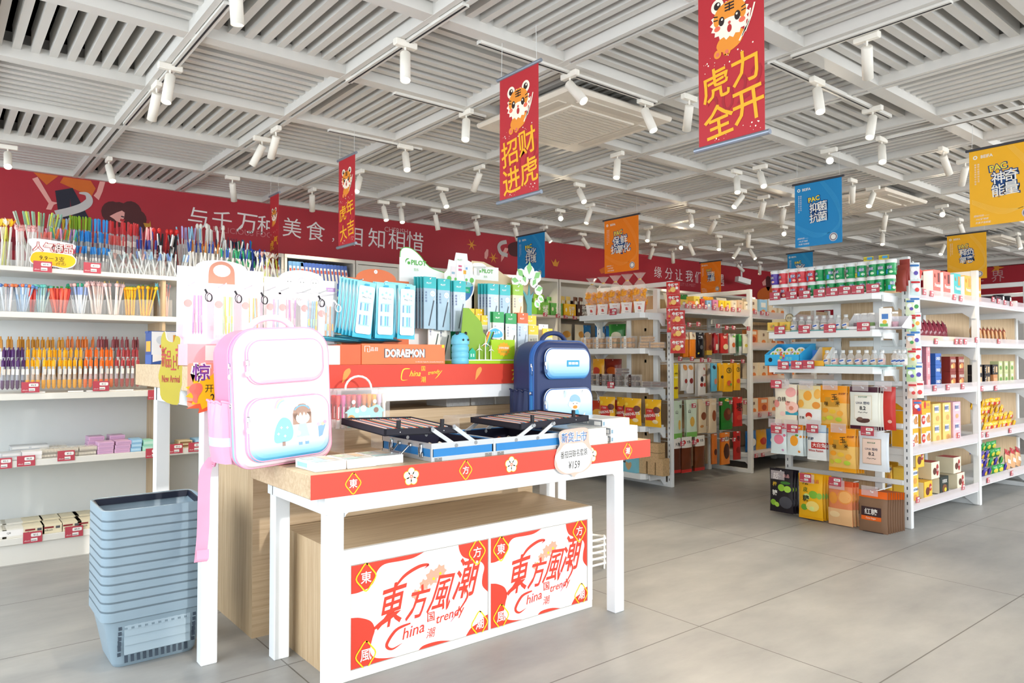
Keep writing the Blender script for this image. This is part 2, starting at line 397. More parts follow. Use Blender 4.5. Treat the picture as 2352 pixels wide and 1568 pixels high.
# other painted people further along the wall
wpoly(z5((1722, 540), (1740, 510), (1752, 515), (1750, 560), (1738, 590), (1722, 580)), SKIN, .003)
wb.ribbon(W, [wp(*p) for p in spline(z5((1892, 455), (1850, 465), (1832, 495), (1850, 540), (1900, 560)), 5)], 0.045, MGREY, .004)
wpoly(z5((1850, 560), (1880, 500), (1910, 505), (1870, 580), (1850, 610)), SKIN, .003); wpoly(z5((1915, 470), (1990, 460), (1990, 560), (1930, 560), (1905, 520)), HAIR, .003, 4)
def sparkle(x, y, r, mat=None):
    u, v = wp(x, y); wb.poly(W, star(u, v, r * .25, r, 6), mat or M('d08a2a', .6), .003)
for x, y in ((1133, 592), (1083, 562)): sparkle(x, y, .07)
wb.poly(W, [wp(*p) for p in z5((2235, 590), (2255, 615), (2270, 585), (2280, 615), (2300, 600), (2285, 645), (2255, 640))], M('d08a2a', .6), .003)
wpoly(z6((725, 670), (780, 640), (790, 690), (740, 700)), M('c4601f', .6), .003); wpoly(z6((770, 600), (790, 590), (800, 700), (765, 700)), M('3a2a6a', .6), .0032)
wpoly([(1757, 650), (1762, 634), (1772, 640), (1770, 655), (1764, 668)], HAIR, .003, 4); wpoly([(1740, 672), (1755, 660), (1778, 662), (1790, 690), (1745, 690)], ORG, .003, 3); wpoly([(1750, 648), (1758, 640), (1759, 655), (1752, 656)], SKIN, .0035)
WT = M('e2dcda', .6)
def wtext(t, x, y, px, mat=WT, fat=0.0, rot=0.0, h=.002):
    u, v = wp(x, y); a = wp(x, y - px / 2)[1] - wp(x, y + px / 2)[1]
    wb.text(W, t, u, v, h=a, mat=mat, fat=fat, rot=rot, z=h)
for t, x, y in (('与', 454, 499), ('千', 510, 507), ('万', 567, 513), ('种', 613, 518), ('美', 671, 523), ('食', 725, 531), ('相', 813, 542), ('知', 865, 547), ('相', 911, 551), ('惜', 953, 555)): wtext(t, x, y, 44, rot=-.03)
wtext('，', 765, 551, 9)
wtext('DELICIOUS FOOD', 566, 534, 13, M('c06f74', .6)); wtext('CHERISH', 910, 529, 11, M('d0a5a5', .6))
for t, x, y in (('缘', 1511, 625), ('分', 1536, 628), ('让', 1559, 631), ('我', 1583, 634), ('们', 1604, 637), ('相', 1630, 640), ('遇', 1655, 643)): wtext(t, x, y, 26)
wtext('LET US MEET', 1580, 654, 7, M('c06f74', .6))
# gingham border along the foot of the red band
wb.rect(W, -1.5, 2.0, 14.0, 0.10, M('7f1a28', .6), .0015)
DOT, DOT2 = M('cf8d92', .6), M('8f3a46', .6)
for k in range(150):
    u = 1.2 + k * .05
    for r in range(3):
        if (k // 8) % 3 < 2: wb.rect(W, u, 2.02 + r * .026, .028 if (k // 8) % 3 == 0 else .034, .014, DOT if (k // 8) % 3 == 0 else DOT2, .002)
struct(wb, 'wall_back', 'red upper wall with white Chinese lettering and painted figures')
wf = MB(); wf.box((XF, YF, 0), (XF + .15, YB, 1.93), M('cfcdc8', 0.6)); wf.box((XF, YF, 1.93), (XF + .15, YB, 2.61), RED); wf.box((XF, YF, 2.61), (XF + .15, YB, 3.1), PLEN)
FW = LEFT(XF)
p = onX(2292, 634, XF); wf.text(FW, '界', -p.y, p.z, h=.17, mat=M('b98a8c', .6)); p = onX(2245, 634, XF); wf.text(FW, '世', -p.y, p.z, h=.17, mat=M('b98a8c', .6)); p = onX(2290, 615, XF); wf.poly(FW, star(-p.y, p.z, .03, .1, 5), M('d08a2a', .6))
struct(wf, 'wall_far', 'red end wall with painted lettering')
# shop front and side behind the viewpoint: piers, sill and head around window openings
WALLP = M('c9c8c4', 0.7); FR = M('4a4d52', 0.4)
wl = MB(); wl.box((XL - .15, YF, 0), (XL, YB, .35), WALLP); wl.box((XL - .15, YF, 2.5), (XL, YB, 3.1), WALLP); wl.box((XL - .15, 5.6, .35), (XL, YB, 2.5), WALLP); wl.box((XL - .15, YF, .35), (XL, -1.0, 2.5), WALLP)
struct(wl, 'wall_left')
wr = MB(); wr.box((XL, YF - .15, 0), (1.25, YF, 3.1), WALLP); wr.box((1.25, YF - .15, 0), (4.9, YF, .80), WALLP); wr.box((1.25, YF - .15, 2.62), (4.9, YF, 3.1), WALLP); wr.box((4.9, YF - .15, 0), (XF + .15, YF, 3.1), WALLP)
struct(wr, 'wall_front')
for i, (x0, x1) in enumerate(((1.25, 4.9),)):
    b = MB()
    for x in (x0, x1): b.box((x - .03, YF - .1, .80), (x + .03, YF - .04, 2.62), FR)
    b.box((x0, YF - .1, .80), (x1, YF - .04, .84), FR); b.box((x0, YF - .1, 2.56), (x1, YF - .04, 2.62), FR)
    struct(b, 'window_1')
b = MB()
for y in (-1.0, 1.2, 3.4, 5.6): b.box((XL - .1, y - .03, .35), (XL - .04, y + .03, 2.5), FR)
struct(b, 'window_2')
# ---------------------------------------------------------------- slatted ceiling
def vis(x, y, z, mg=1100):
    v = Vector((x, y, z)) - _C; d = v.dot(_F)
    if d < 0.3: return abs(x) < 3 and y > -1
    px, py = 1176 + FPX * v.dot(_R) / d, 784 - FPX * v.dot(_U) / d
    return -mg < px < 2352 + mg and -mg < py < 1568 + mg
PX, PY, BX, BY = .735, .796, .892, 2.52
bm_ = MB()
for i in range(-4, 18):
    x = BX + PX * i
    if XL < x < XF: bm_.box((x - .036, YF, ZC), (x - .010, YB, ZC + .075), CEILW); bm_.box((x + .010, YF, ZC), (x + .036, YB, ZC + .075), CEILW); bm_.box((x - .010, YF, ZC + .03), (x + .010, YB, ZC + .075), PLEN)
for j in range(-6, 6):
    y = BY + PY * j
    if YF < y < YB + .1: bm_.box((XL, y - .036, ZC + .001), (XF, min(y + .036, YB), ZC + .074), CEILW)
struct(bm_, 'ceiling', 'white ceiling grid beams')
def slat_panel(along):
    b = MB(); n = 9
    for k in range(n):
        t = -.5 + (k + .5) / n
        if along == 'Y': x = t * (PX - .07); b.box((x - .017, -PY / 2 + .036, .045), (x + .017, PY / 2 - .036, .155), CEILW)
        else: y = t * (PY - .07); b.box((-PX / 2 + .036, y - .019, .045), (PX / 2 - .036, y + .019, .155), CEILW)
    b.box((-PX / 2, -PY / 2 + .2, .15), (PX / 2, -PY / 2 + .215, .165), GREY) if along == 'Y' else None
    return b
pan = {}
for i in range(-4, 17):
    for j in range(-5, 5):
        x, y = BX + PX * (i + .5), BY + PY * (j + .5)
        if not (vis(x, y, ZC) or (0 < x < 3 and 0 < y < 3)): continue
        k = 'Y' if (i + j) % 2 == 0 else 'X'
        if k not in pan:
            o = slat_panel(k).build('ceiling'); o['kind'] = 'structure'; o['label'] = 'white slatted ceiling panel'; pan[k] = o
        else:
            o = pan[k].copy(); COL.objects.link(o)
        o.location = (x, y, ZC)
# ---------------------------------------------------------------- ceiling cassette air conditioners
ACW = M('e2d9cb', .5)
def cassette(name, cx_, cy_, label, s=.41):
    t = thing(name, label, 'air conditioner', (cx_, cy_, ZC - .035))
    MB().box((-s, -s, 0), (s, s, .034), ACW, .012).build('body', t)
    g = MB(); g.box((-s * .62, -s * .62, -.012), (s * .62, s * .62, .0), ACW, .006)
    for k in range(14): u = -s * .55 + k * s * 1.1 / 13; g.box((-s * .55, u - .004, -.0135), (s * .55, u + .004, -.011), M('b9b0a2', .6))
    g.build('grille', t)
    for a in range(4):
        o = MB().box((-s * .62, s * .70, -.006), (s * .62, s * .86, .002), M('cfc6b8', .5), .003).build('vane', t); o.rotation_euler = (0, 0, a * PI / 2)
    return t
cassette('cassette_air_conditioner', 2.935, 3.06, 'square cream ceiling air conditioner above the second tiger banner row')
p = onZ(1975, 462, ZC); cassette('cassette_air_conditioner', p.x, p.y, 'square ceiling air conditioner behind the blue banner over the gum shelf')
p = onZ(2240, 555, ZC); cassette('cassette_air_conditioner', p.x, p.y, 'square ceiling air conditioner far back above the small yellow banner')
# ---------------------------------------------------------------- lamp tracks and spotlights
LAMPW = M('ece7dc', .45); LENS = EM('lamp_lens', 'fff3d8', 9.0)
LAMPS = [  # adapter pixel, lens pixel, seen lens (1 faces the viewer), spot watts
 (541,-62,545,52,1),(391,155,382,231,1),(360,197,350,267,0),(18,338,18,381,1),(250,367,258,414,1),(602,320,576,386,1),(634,298,624,356,0),(534,409,537,456,0),(717,437,717,478,0),
 (931,102,931,181,1),(1071,260,1069,318,1),(931,338,935,388,1),(1101,385,1089,434,0),(1016,434,1025,473,1),(1309,173,1339,230,1),(1482,235,1500,297,1),(1418,355,1416,406,1),(1331,425,1341,462,1),(826,395,819,438,1),
 (1583,225,1578,288,0),(1991,87,1993,168,0),(1877,187,1884,254,1),(2004,252,1998,313,1),(2025,321,2027,370,1),(1904,346,1911,382,2),(1692,395,1694,440,1),(1746,384,1754,426,1),(1704,438,1687,474,1),(1754,453,1748,493,0),(2167,344,2178,392,0),(2217,370,2210,417,0),(1958,415,1957,457,0),(2005,433,1996,472,1),
 (881,465,887,504,1),(921,471,924,509,1),(1000,484,1006,527,0),(1093,499,1098,534,0),(1183,514,1188,547,0),(1249,523,1264,554,1),(1287,484,1290,514,2),
 (1355,472,1347,511,1),(1338,538,1350,567,0),(1489,523,1487,552,1),(1586,485,1589,517,1),(1642,499,1632,530,0),(1500,562,1493,591,0),(1545,573,1546,599,0),(1563,555,1567,579,2),(1583,553,1594,586,0),(1651,543,1651,572,1),(1697,562,1685,591,1),(1723,567,1734,593,1),(1720,530,1718,564,0),(1801,522,1800,547,2),(1694,602,1705,620,0),(1745,603,1745,626,0),
 (2034,484,2030,521,0),(2027,529,2027,560,1),(2163,474,2168,506,2),(2205,505,2213,539,0),(2168,556,2161,583,1),(2338,537,2344,569,1),(1800,470,1796,506,0)]
WHERE = {0: 'cut by the top edge of the photo', 1: 'on the nearest left track, right one of the pair', 2: 'on the nearest left track, left one of the pair', 3: 'at the far left above the red wall', 4: 'above the painted figure on the red wall', 5: 'tilted left, second track, left one of the pair', 6: 'hanging straight beside the tilted one on the second track', 9: 'tilted right, alone near the upper middle', 14: 'tilted right beside the large air conditioner, left one', 15: 'tilted right beside the large air conditioner, right one', 19: 'just left of the nearest tiger banner', 20: 'unlit near the upper right, close to the camera', 21: 'right of the nearest tiger banner', 24: 'shining straight at the camera above the blue banner'}
def spotlight(k, ax, ay, lx, ly, fac):
    A = onZ(ax, ay, ZC - .016); near = (A - _C).length
    along_x = k % 2 == 0
    lab = 'white track spotlight ' + WHERE.get(k, 'among those over the stationery side' if ax < 1176 else 'among those over the food aisles')
    t = thing('track_spotlight', lab, 'spotlight', A, 0, None if k in WHERE else ('spotlights over the stationery side' if ax < 1176 else 'spotlights over the food aisles'))
    b = MB(); d = (.055, .016) if not along_x else (.016, .055)
    b.box((-d[0], -d[1], -.014), (d[0], d[1], .016), LAMPW, .004); b.build('adapter', t)
    P = Vector((0, 0, -.05)); r = .125
    D = ray(lx, ly).normalized(); oc = _C - (A + P); bb = oc.dot(D); cc = oc.length_squared - r * r; disc_ = bb * bb - cc
    if disc_ < 0: E = _C + D * (-bb) - (A + P); E = E.normalized() * r
    else: E = _C + D * (-bb - (math.sqrt(disc_) if fac else -math.sqrt(disc_) * .6)) - (A + P)
    e = E.normalized()
    if fac == 2: e = (e * .4 + (_C - A).normalized()).normalized()
    if e.z > -.15: e.z = -.15; e.normalize()
    MB().tube([(0, 0, -.012), P, P + e * .035], .005, LAMPW, 6).build('arm', t)
    a0 = P - e * .012; c = MB(); R0 = .0235
    c.lathe([(0, 0), (R0 * .9, 0), (R0, .004), (R0, .146), (R0 * .93, .146), (R0 * .88, .13)], LAMPW, a0, 16, e, cap=False); c.build('can', t)
    l = MB(); l.lathe([(0, .136), (R0 * .9, .136)], LENS, a0, 16, e, cap=False); l.build('lens', t)
    q = (-e).to_track_quat('Z', 'Y').to_euler()
    lamp('lamp_light', 'SPOT', a0 + e * .15, q, 25.0, (1.0, .84, .62), .02, parent=t, spot=math.radians(62))
for k, L_ in enumerate(LAMPS): spotlight(k, *L_)
TRK = M('d9d6cf', .45)
def track(p, q, label):
    a, c = onZ(*p, ZC), onZ(*q, ZC)
    if abs(a.x - c.x) < abs(a.y - c.y): c.x = a.x
    else: c.y = a.y
    mid = (a + c) / 2; t = MB(); t.bar(a - mid + Vector((0, 0, -.002)), c - mid + Vector((0, 0, -.002)), .034, .018, TRK); t.bar(a - mid + Vector((0, 0, -.0115)), c - mid + Vector((0, 0, -.0115)), .008, .002, BLACK)
    tag(t.build('lighting_track', loc=mid), label, 'track')
for p, q, l in (((524, 5), (285, 282), 'white lighting track on the ceiling nearest the left camera corner'), ((1070, 8), (800, 185), 'white lighting track above the upright banner, upper middle'), ((1100, 95), (1500, 235), 'white lighting track passing left of the large air conditioner'), ((905, 212), (1105, 270), 'short white lighting track ending left of the second tiger banner'),
                ((755, 297), (960, 345), 'white lighting track behind the third tiger banner'), ((1820, 128), (2200, 12), 'white lighting track in the upper right corner'), ((1770, 140), (2030, 270), 'white lighting track right of the nearest tiger banner'), ((2352, 245), (1900, 350), 'long white lighting track over the yellow banner')):
    track(p, q, l)
# ---------------------------------------------------------------- hanging banners (all hang along Y and face -X)
ROD = M('8f98a6', .35, .6); STR = M('d5d5d2', .5); TRED = M('b0262f', .5, var=.04); GOLD = M('e8a823', .5); TOR = M('e08a2c', .55); CREAM = M('f4e6d2', .55); TBL = M('2a1a18', .55)
def tiger(b, fr, u, v, s):
    """a plain striped tiger-cub face with a leaping body, as printed on new-year banners"""
    b.poly(fr, spline([(u - .45 * s, v - .75 * s), (u - .1 * s, v - .95 * s), (u + .35 * s, v - .8 * s), (u + .45 * s, v - .45 * s), (u, v - .3 * s), (u - .35 * s, v - .5 * s)], 4, True), TOR, .0008)
    for du in (-.42, -.1): b.disc(fr, u + du * s, v - .92 * s, .13 * s, TOR, .001); b.disc(fr, u + du * s, v - .93 * s, .06 * s, M('d86a5a', .6), .0013)
    for k in range(3): b.ribbon(fr, [(u + .32 * s + k * .1 * s, v - .75 * s + k * .1 * s), (u + .52 * s + k * .1 * s, v - .45 * s + k * .15 * s), (u + .55 * s + k * .14 * s, v - .05 * s + k * .12 * s)], .05 * s, CREAM, .001)
    for du in (-.42, .42):
        b.disc(fr, u + du * s, v + .52 * s, .22 * s, CREAM, .001); b.disc(fr, u + du * s, v + .53 * s, .12 * s, TBL, .0013); b.disc(fr, u + du * s + .04 * s, v + .57 * s, .04 * s, CREAM, .0016)
    b.poly(fr, star(u, v, .58 * s, .68 * s, 18, .86), CREAM, .0012); b.disc(fr, u, v + .12 * s, .56 * s, TOR, .0015, 20, .44 * s)
    b.disc(fr, u, v - .22 * s, .46 * s, CREAM, .0018, 20, .28 * s)
    for k in (-1, 0, 1): b.ribbon(fr, [(u - .16 * s, v + (.38 + .09 * k) * s), (u + .16 * s, v + (.38 + .09 * k) * s)], .045 * s, TBL, .002)
    b.ribbon(fr, [(u, v + .25 * s), (u, v + .5 * s)], .045 * s, TBL, .0021)
    for d in (-1, 1):
        b.disc(fr, u + d * .27 * s, v + .02 * s, .1 * s, TBL, .0022, 14, .14 * s); b.disc(fr, u + d * .25 * s, v + .07 * s, .035 * s, CREAM, .0024, 10)
        b.disc(fr, u + d * .42 * s, v - .16 * s, .11 * s, M('e06a50', .6), .0021, 12, .08 * s)
        for k in (0, 1): b.ribbon(fr, [(u + d * .4 * s, v + (.2 - .1 * k) * s), (u + d * .55 * s, v + (.24 - .12 * k) * s)], .035 * s, TBL, .002)
    b.disc(fr, u, v - .1 * s, .05 * s, M('c8564a', .6), .0022, 10); b.disc(fr, u, v - .27 * s, .08 * s, M('b02a2a', .6), .0022, 12, .12 * s)
def banner(name, x, y, w, h, ztop, label, draw, cloth, group, rods=(1, 1), rz=0.0):
    t = thing(name, label, 'banner', (x, y, ztop - h), rz, group)
    b = MB(); b.box((-.0008, -w / 2, 0), (.0008, w / 2, h), cloth); draw(b, LEFT(-.001, w / 2, 0), w, h); b.build('cloth', t)
    if rods[0]: MB().tube([(0, -w / 2 - .018, h), (0, w / 2 + .018, h)], .008, ROD if rods[1] else M('3b3c44', .4), 10).build('top_rod', t)
    if rods[1]: MB().tube([(0, -w / 2 - .018, 0), (0, w / 2 + .018, 0)], .009, ROD, 10).build('bottom_rod', t)
    for d in (-1, 1): MB().tube([(0, d * w * .46, h), (0, d * w * .44, ZC - ztop + h)], .0012, STR, 4).build('string', t)
    return t
def red_art(chars):
    def f(b, fr, w, h):
        tiger(b, fr, w * .5, h * .74, w * .45)
        b.text(fr, '2022', w * .55, h * .28, w=w * .95, mat=M('9c1f2a', .5), z=.0006, rot=.35, shear=.3)
        for k, (c, u, v) in enumerate(zip(chars, (.27, .72, .32, .77), (.375, .42, .15, .19))): b.text(fr, c, w * u, h * v, h=w * .44, mat=GOLD, rot=.12, fat=.016)
        rr = random.Random(3)
        for k in range(34): b.disc(fr, w * rr.uniform(.05, .95), h * (rr.uniform(.03, .08) if k % 2 else rr.uniform(.46, .55)), rr.choice((.0012, .0018, .003)), CREAM, .001, 6)
    return f
G_RED = None
def ry(x, y, X): return onX(x, y, X).y
b4z = onX(1606, 345, 2.06).z
banner('tiger_banner', 2.06, (ry(1606, 345, 2.06) + ry(1757, 305, 2.06)) / 2, ry(1606, 345, 2.06) - ry(1757, 305, 2.06), .555, b4z + .555, 'red hanging tiger banner nearest the camera, cut by the top edge', red_art('虎力全开'), TRED, G_RED)
banner('tiger_banner', 1.975, 2.398, .262, .553, 2.445, 'red hanging tiger banner in front of the large air conditioner', red_art('招财进虎'), TRED, G_RED)
banner('tiger_banner', 2.01, 4.12, .222, .553, 2.45, 'red hanging tiger banner covering the comma of the wall lettering', red_art('虎年大吉'), TRED, G_RED)
banner('tiger_banner', 2.045, 5.42, .175, .62, 2.45, 'narrow dark red tiger banner hanging farthest back by the red wall', red_art('虎气冲天'), TRED, G_RED)
WL = M('eeeae2', .55); PYEL = M('f2d93c', .55); NAV2 = M('0f3f7a', .55)
def beifa(col, c4, line):
    def f(b, fr, w, h):
        lm = M(line, .5)
        for k in range(6): b.ribbon(fr, spline([(w * .55 + k * .006, h * .97), (w * .85 + k * .006, h * .62), (w * .93, h * .3 - k * .007), (w * .5, h * .12 + k * .006), (w * .03, h * .3 + k * .005)], 6), .0016, lm, .0006)
        b.disc(fr, w * .09, h * .895, .012, WL, .0008); b.disc(fr, w * .09, h * .895, .006, col, .001, 10); b.text(fr, 'BEIFA', w * .26, h * .895, h=.019, mat=WL, fat=.02)
        for i, s in enumerate(('健康生活体验小惊喜', '倡导低碳环保生活')):
            for k, ch in enumerate(s): b.text(fr, ch, w * (.09 + .045 * i), h * (.80 - .031 * k - .0 * i), h=.0105, mat=WL)
        us = (.42, .60, .42, .60) if len(c4) == 4 else (.36, .58, .30, .48, .67)
        vs = (.59, .60, .43, .44) if len(c4) == 4 else (.58, .59, .43, .42, .44)
        s = w * .20
        for fat, mat, z in ((.075, NAV2, .0010), (.012, WL, .0016)):
            for ch, u, v in zip(c4, us, vs): b.text(fr, ch, w * u, h * v, h=s * (1.16 if fat > .05 else 1), mat=mat, fat=fat, z=z, rot=.05)
        for k in range(4): pass
        b.rect(fr, w * (us[0] - .06), h * .42, w * .3, h * .2, NAV2, .0009)
        b.text(fr, 'PAC', w * .42, h * .725, w=w * .28, mat=NAV2, fat=.09, z=.0010, rot=.12); b.text(fr, 'PAC', w * .42, h * .725, w=w * .245, mat=PYEL, fat=.03, z=.0016, rot=.12)
        for k, tx in enumerate(('超级科技——', 'PAC矿物质', '负离子谐振能')): b.text(fr, tx, w * (.17 + .012 * k), h * (.135 - .045 * k), h=.0125, mat=WL, shear=.2)
        b.disc(fr, w * .82, h * .1, .03, M('c9c0c4', .5), .0008); b.disc(fr, w * .82, h * .1, .024, M('6d6a78', .5), .001); b.disc(fr, w * .82, h * .1, .018, WL, .0012)
    return f
BLU, ORB, YEL = M('1785c2', .5, var=.03), M('f07f12', .5, var=.03), M('f4b31b', .5, var=.03)
banner('promotion_banner', 4.68, 5.49, .42, .45, 2.44, 'blue hanging banner right of the green tree cutout', beifa(BLU, '净化环境', '3fa3d6'), BLU, None, (1, 0))
banner('promotion_banner', 4.78, 4.37, .405, .485, 2.45, 'orange hanging banner above the cellophane snack bags', beifa(ORB, ('保', '鲜', '抗', '氧', '化'), 'f59a45'), ORB, None, (1, 0))
banner('promotion_banner', 7.88, 5.65, .31, .40, 2.45, 'small orange hanging banner far back by the red wall', beifa(ORB, '平衡力量', 'f59a45'), ORB, None, (1, 0))
banner('promotion_banner', 4.86, 2.586, .345, .457, 2.45, 'blue hanging banner directly above the gum jars shelf', beifa(BLU, '抑菌抗菌', '3fa3d6'), BLU, None, (1, 0))
banner('promotion_banner', 8.03, 4.50, .32, .42, 2.45, 'small blue hanging banner half hidden behind the gum jars', beifa(BLU, '净化环境', '3fa3d6'), BLU, None, (1, 0))
banner('promotion_banner', 4.88, 1.46, .36, .463, 2.45, 'yellow hanging banner cut by the right edge of the photo', beifa(YEL, '神奇能量', 'f7c95a'), YEL, None, (1, 0))
banner('promotion_banner', 8.09, 2.755, .353, .463, 2.45, 'small yellow hanging banner lit by a spotlight at the far right', beifa(YEL, '释负氧离', 'f7c95a'), YEL, None, (1, 0))
# security camera on the back wall
p = onY(1703, 643, YB - .28)
t = thing('security_camera', 'white wall camera hanging from the ceiling before the red wall', 'security camera', p)
b = MB(); b.tube([(0, 0, .02), (0, 0, ZC - p.z)], .014, WHITE, 8); b.build('stem', t)
b = MB(); b.bar((-.12, 0, .01), (.12, -.05, -.03), .075, .075, WHITE); b.build('body', t)
b = MB(); b.lathe([(.03, 0), (.034, .02), (.0, .021)], BLACK, (.12, -.05, -.03), 12, (.9, -.38, -.3)); b.build('lens', t)
# ================================================================ front table and its cabinet
CORAL = M('d8493a', .45, var=.03); CORAL2 = M('d5412f', .5, var=.03); YLW = M('ffd321', .45); CREAMW = M('fbf3dc', .5); PWHITE = M('f7f5f2', .5, var=.01)
def rounded_slab(b, w, h, r, segs, y0=0.0, x0=0.0, z0=0.0, n=6, caps=(True, True), capm=None, rt=None):
    """stack of rounded-rectangle rings along +Y. segs: list of (y, inset, material of the band that starts here)"""
    rings = []
    for y, ins, _ in segs:
        q = rrect(-w / 2 + ins, ins, w - 2 * ins, h - 2 * ins, max(.002, r - ins * .6), n, (rt or r) - ins * .6)
        rings.append([(x0 + u, y0 + y, z0 + v) for u, v in q])
    N = len(rings[0])
    for i in range(len(rings) - 1):
        b.add(rings[i] + rings[i + 1], [(k, (k + 1) % N, N + (k + 1) % N, N + k) for k in range(N)], segs[i][2], True)
    if caps[0]: b.add(rings[0], [tuple(range(N))], capm or segs[0][2])
    if caps[1]: b.add(rings[-1], [tuple(range(N))[::-1]], segs[-1][2])
def diamond(b, fr, u, v, s, ch, z=.0012, sx=.8):
    q = [(u + du * s * sx, v + dv * s) for du, dv in spline([(0, 1), (.55, .55), (1, 0), (.55, -.55), (0, -1), (-.55, -.55), (-1, 0), (-.55, .55)], 3, True)]
    b.ribbon(fr, q + [q[0], q[1]], s * .10, YLW, z); b.text(fr, ch, u, v, h=s * .85, mat=PWHITE, fat=.02, z=z + .0003)
def blossom(b, fr, u, v, s, z=.0012):
    for k in range(5):
        a = PI / 2 + k * 2 * PI / 5; b.disc(fr, u + math.cos(a) * s * .55, v + math.sin(a) * s * .55, s * .47, YLW, z, 12); b.disc(fr, u + math.cos(a) * s * .55, v + math.sin(a) * s * .55, s * .40, CREAMW, z + .0003, 12)
    b.disc(fr, u, v, s * .22, CORAL, z + .0006, 10)
    for k in range(5): a = k * 2 * PI / 5 + .3; b.ribbon(fr, [(u, v), (u + math.cos(a) * s * .5, v + math.sin(a) * s * .5)], s * .04, CREAMW, z + .0007)
TX0, TX1, TY0, TY1, TZ = 1.02, 2.775, 2.353, 2.94, .80
t = thing('display_table', 'low front display table with oak top, white legs and red edge board', 'table', ((TX0 + TX1) / 2, (TY0 + TY1) / 2, 0))
o_ = t.location.copy()
def P3(x, y, z): return (x - o_.x, y - o_.y, z)
MB().box(P3(TX0, TY0, .716), P3(TX1, TY1, TZ), WOODX, .003).build('tabletop', t)
b = MB(); b.box(P3(TX0, TY0 - .004, .716), P3(TX1, TY0 - .0005, TZ), CORAL)
fr = FRONT(TY0 - .004 - o_.y, 0, -o_.x)
for x, ch in ((810, '東'), (1068, '方'), (1290, '風'), (1440, '潮')): q = onY(x, 1107 - (x - 810) * .117, TY0); diamond(b, fr, q.x, .757, .037, ch)
for x in (943, 1173, 1357): q = onY(x, 1100, TY0); blossom(b, fr, q.x, .757, .034)
tag(b.build('edge_board', t), 'red edge board with Chinese characters in yellow diamonds and cream blossoms', None)
b = MB(); b.box(P3(1.075, TY0 + .005, .655), P3(2.59, TY0 + .065, .716), METALW, .002); b.box(P3(1.075, 2.84, .655), P3(2.59, 2.90, .716), METALW, .002); b.box(P3(1.075, TY0 + .06, .655), P3(1.135, 2.85, .716), METALW, .002); b.box(P3(2.53, TY0 + .06, .655), P3(2.59, 2.85, .716), METALW, .002)
for sx in (1, -1):   # gusset curves at the leg heads
    x = 1.150 if sx > 0 else 2.530
    b.slab(FRONT(TY0 + .006 - o_.y, 0, -o_.x), [(x, .656), (x, .64), (x + sx * .006, .650), (x + sx * .016, .656)][::1 if sx < 0 else -1], .05, METALW)
b.build('frame', t)
for x in (1.085, 2.53):
    for y in (TY0 + .004, 2.842): MB().box(P3(x, y, 0), P3(x + .062, y + .058, .657), METALW, .003).build('leg', t)
# low cabinet under the table
CX0, CX1, CY0, CY1, CZ = 1.185, 2.512, 2.490, 3.0, .485
t = thing('display_cabinet', 'low oak cabinet with white front under the front table', 'cabinet', ((CX0 + CX1) / 2, (CY0 + CY1) / 2, 0)); o_ = t.location.copy()
b = MB(); b.box(P3(CX0, CY0 + .02, 0), P3(CX1, CY1, CZ), WOODX, 0, {5: WOODZ, 3: WOODZ}); b.build('body', t)
WFR = M('f3f1ec', .45, var=.04, scale=40)
b = MB(); y0, y1 = CY0, CY0 + .0198
b.box(P3(CX0, y0, .425), P3(CX1, y1, CZ), WFR, .002); b.box(P3(CX0, y0, 0), P3(CX1, y1, .035), WFR, .002); b.box(P3(CX0, y0, .035), P3(CX0 + .055, y1, .425), WFR); b.box(P3(CX1 - .03, y0, .035), P3(CX1, y1, .425), WFR); b.box(P3(1.885, y0, .035), P3(1.895, y1, .425), WFR); b.build('face_frame', t)
LILAC = M('e3d3ea', .55); PEACH = M('e8a48c', .55)
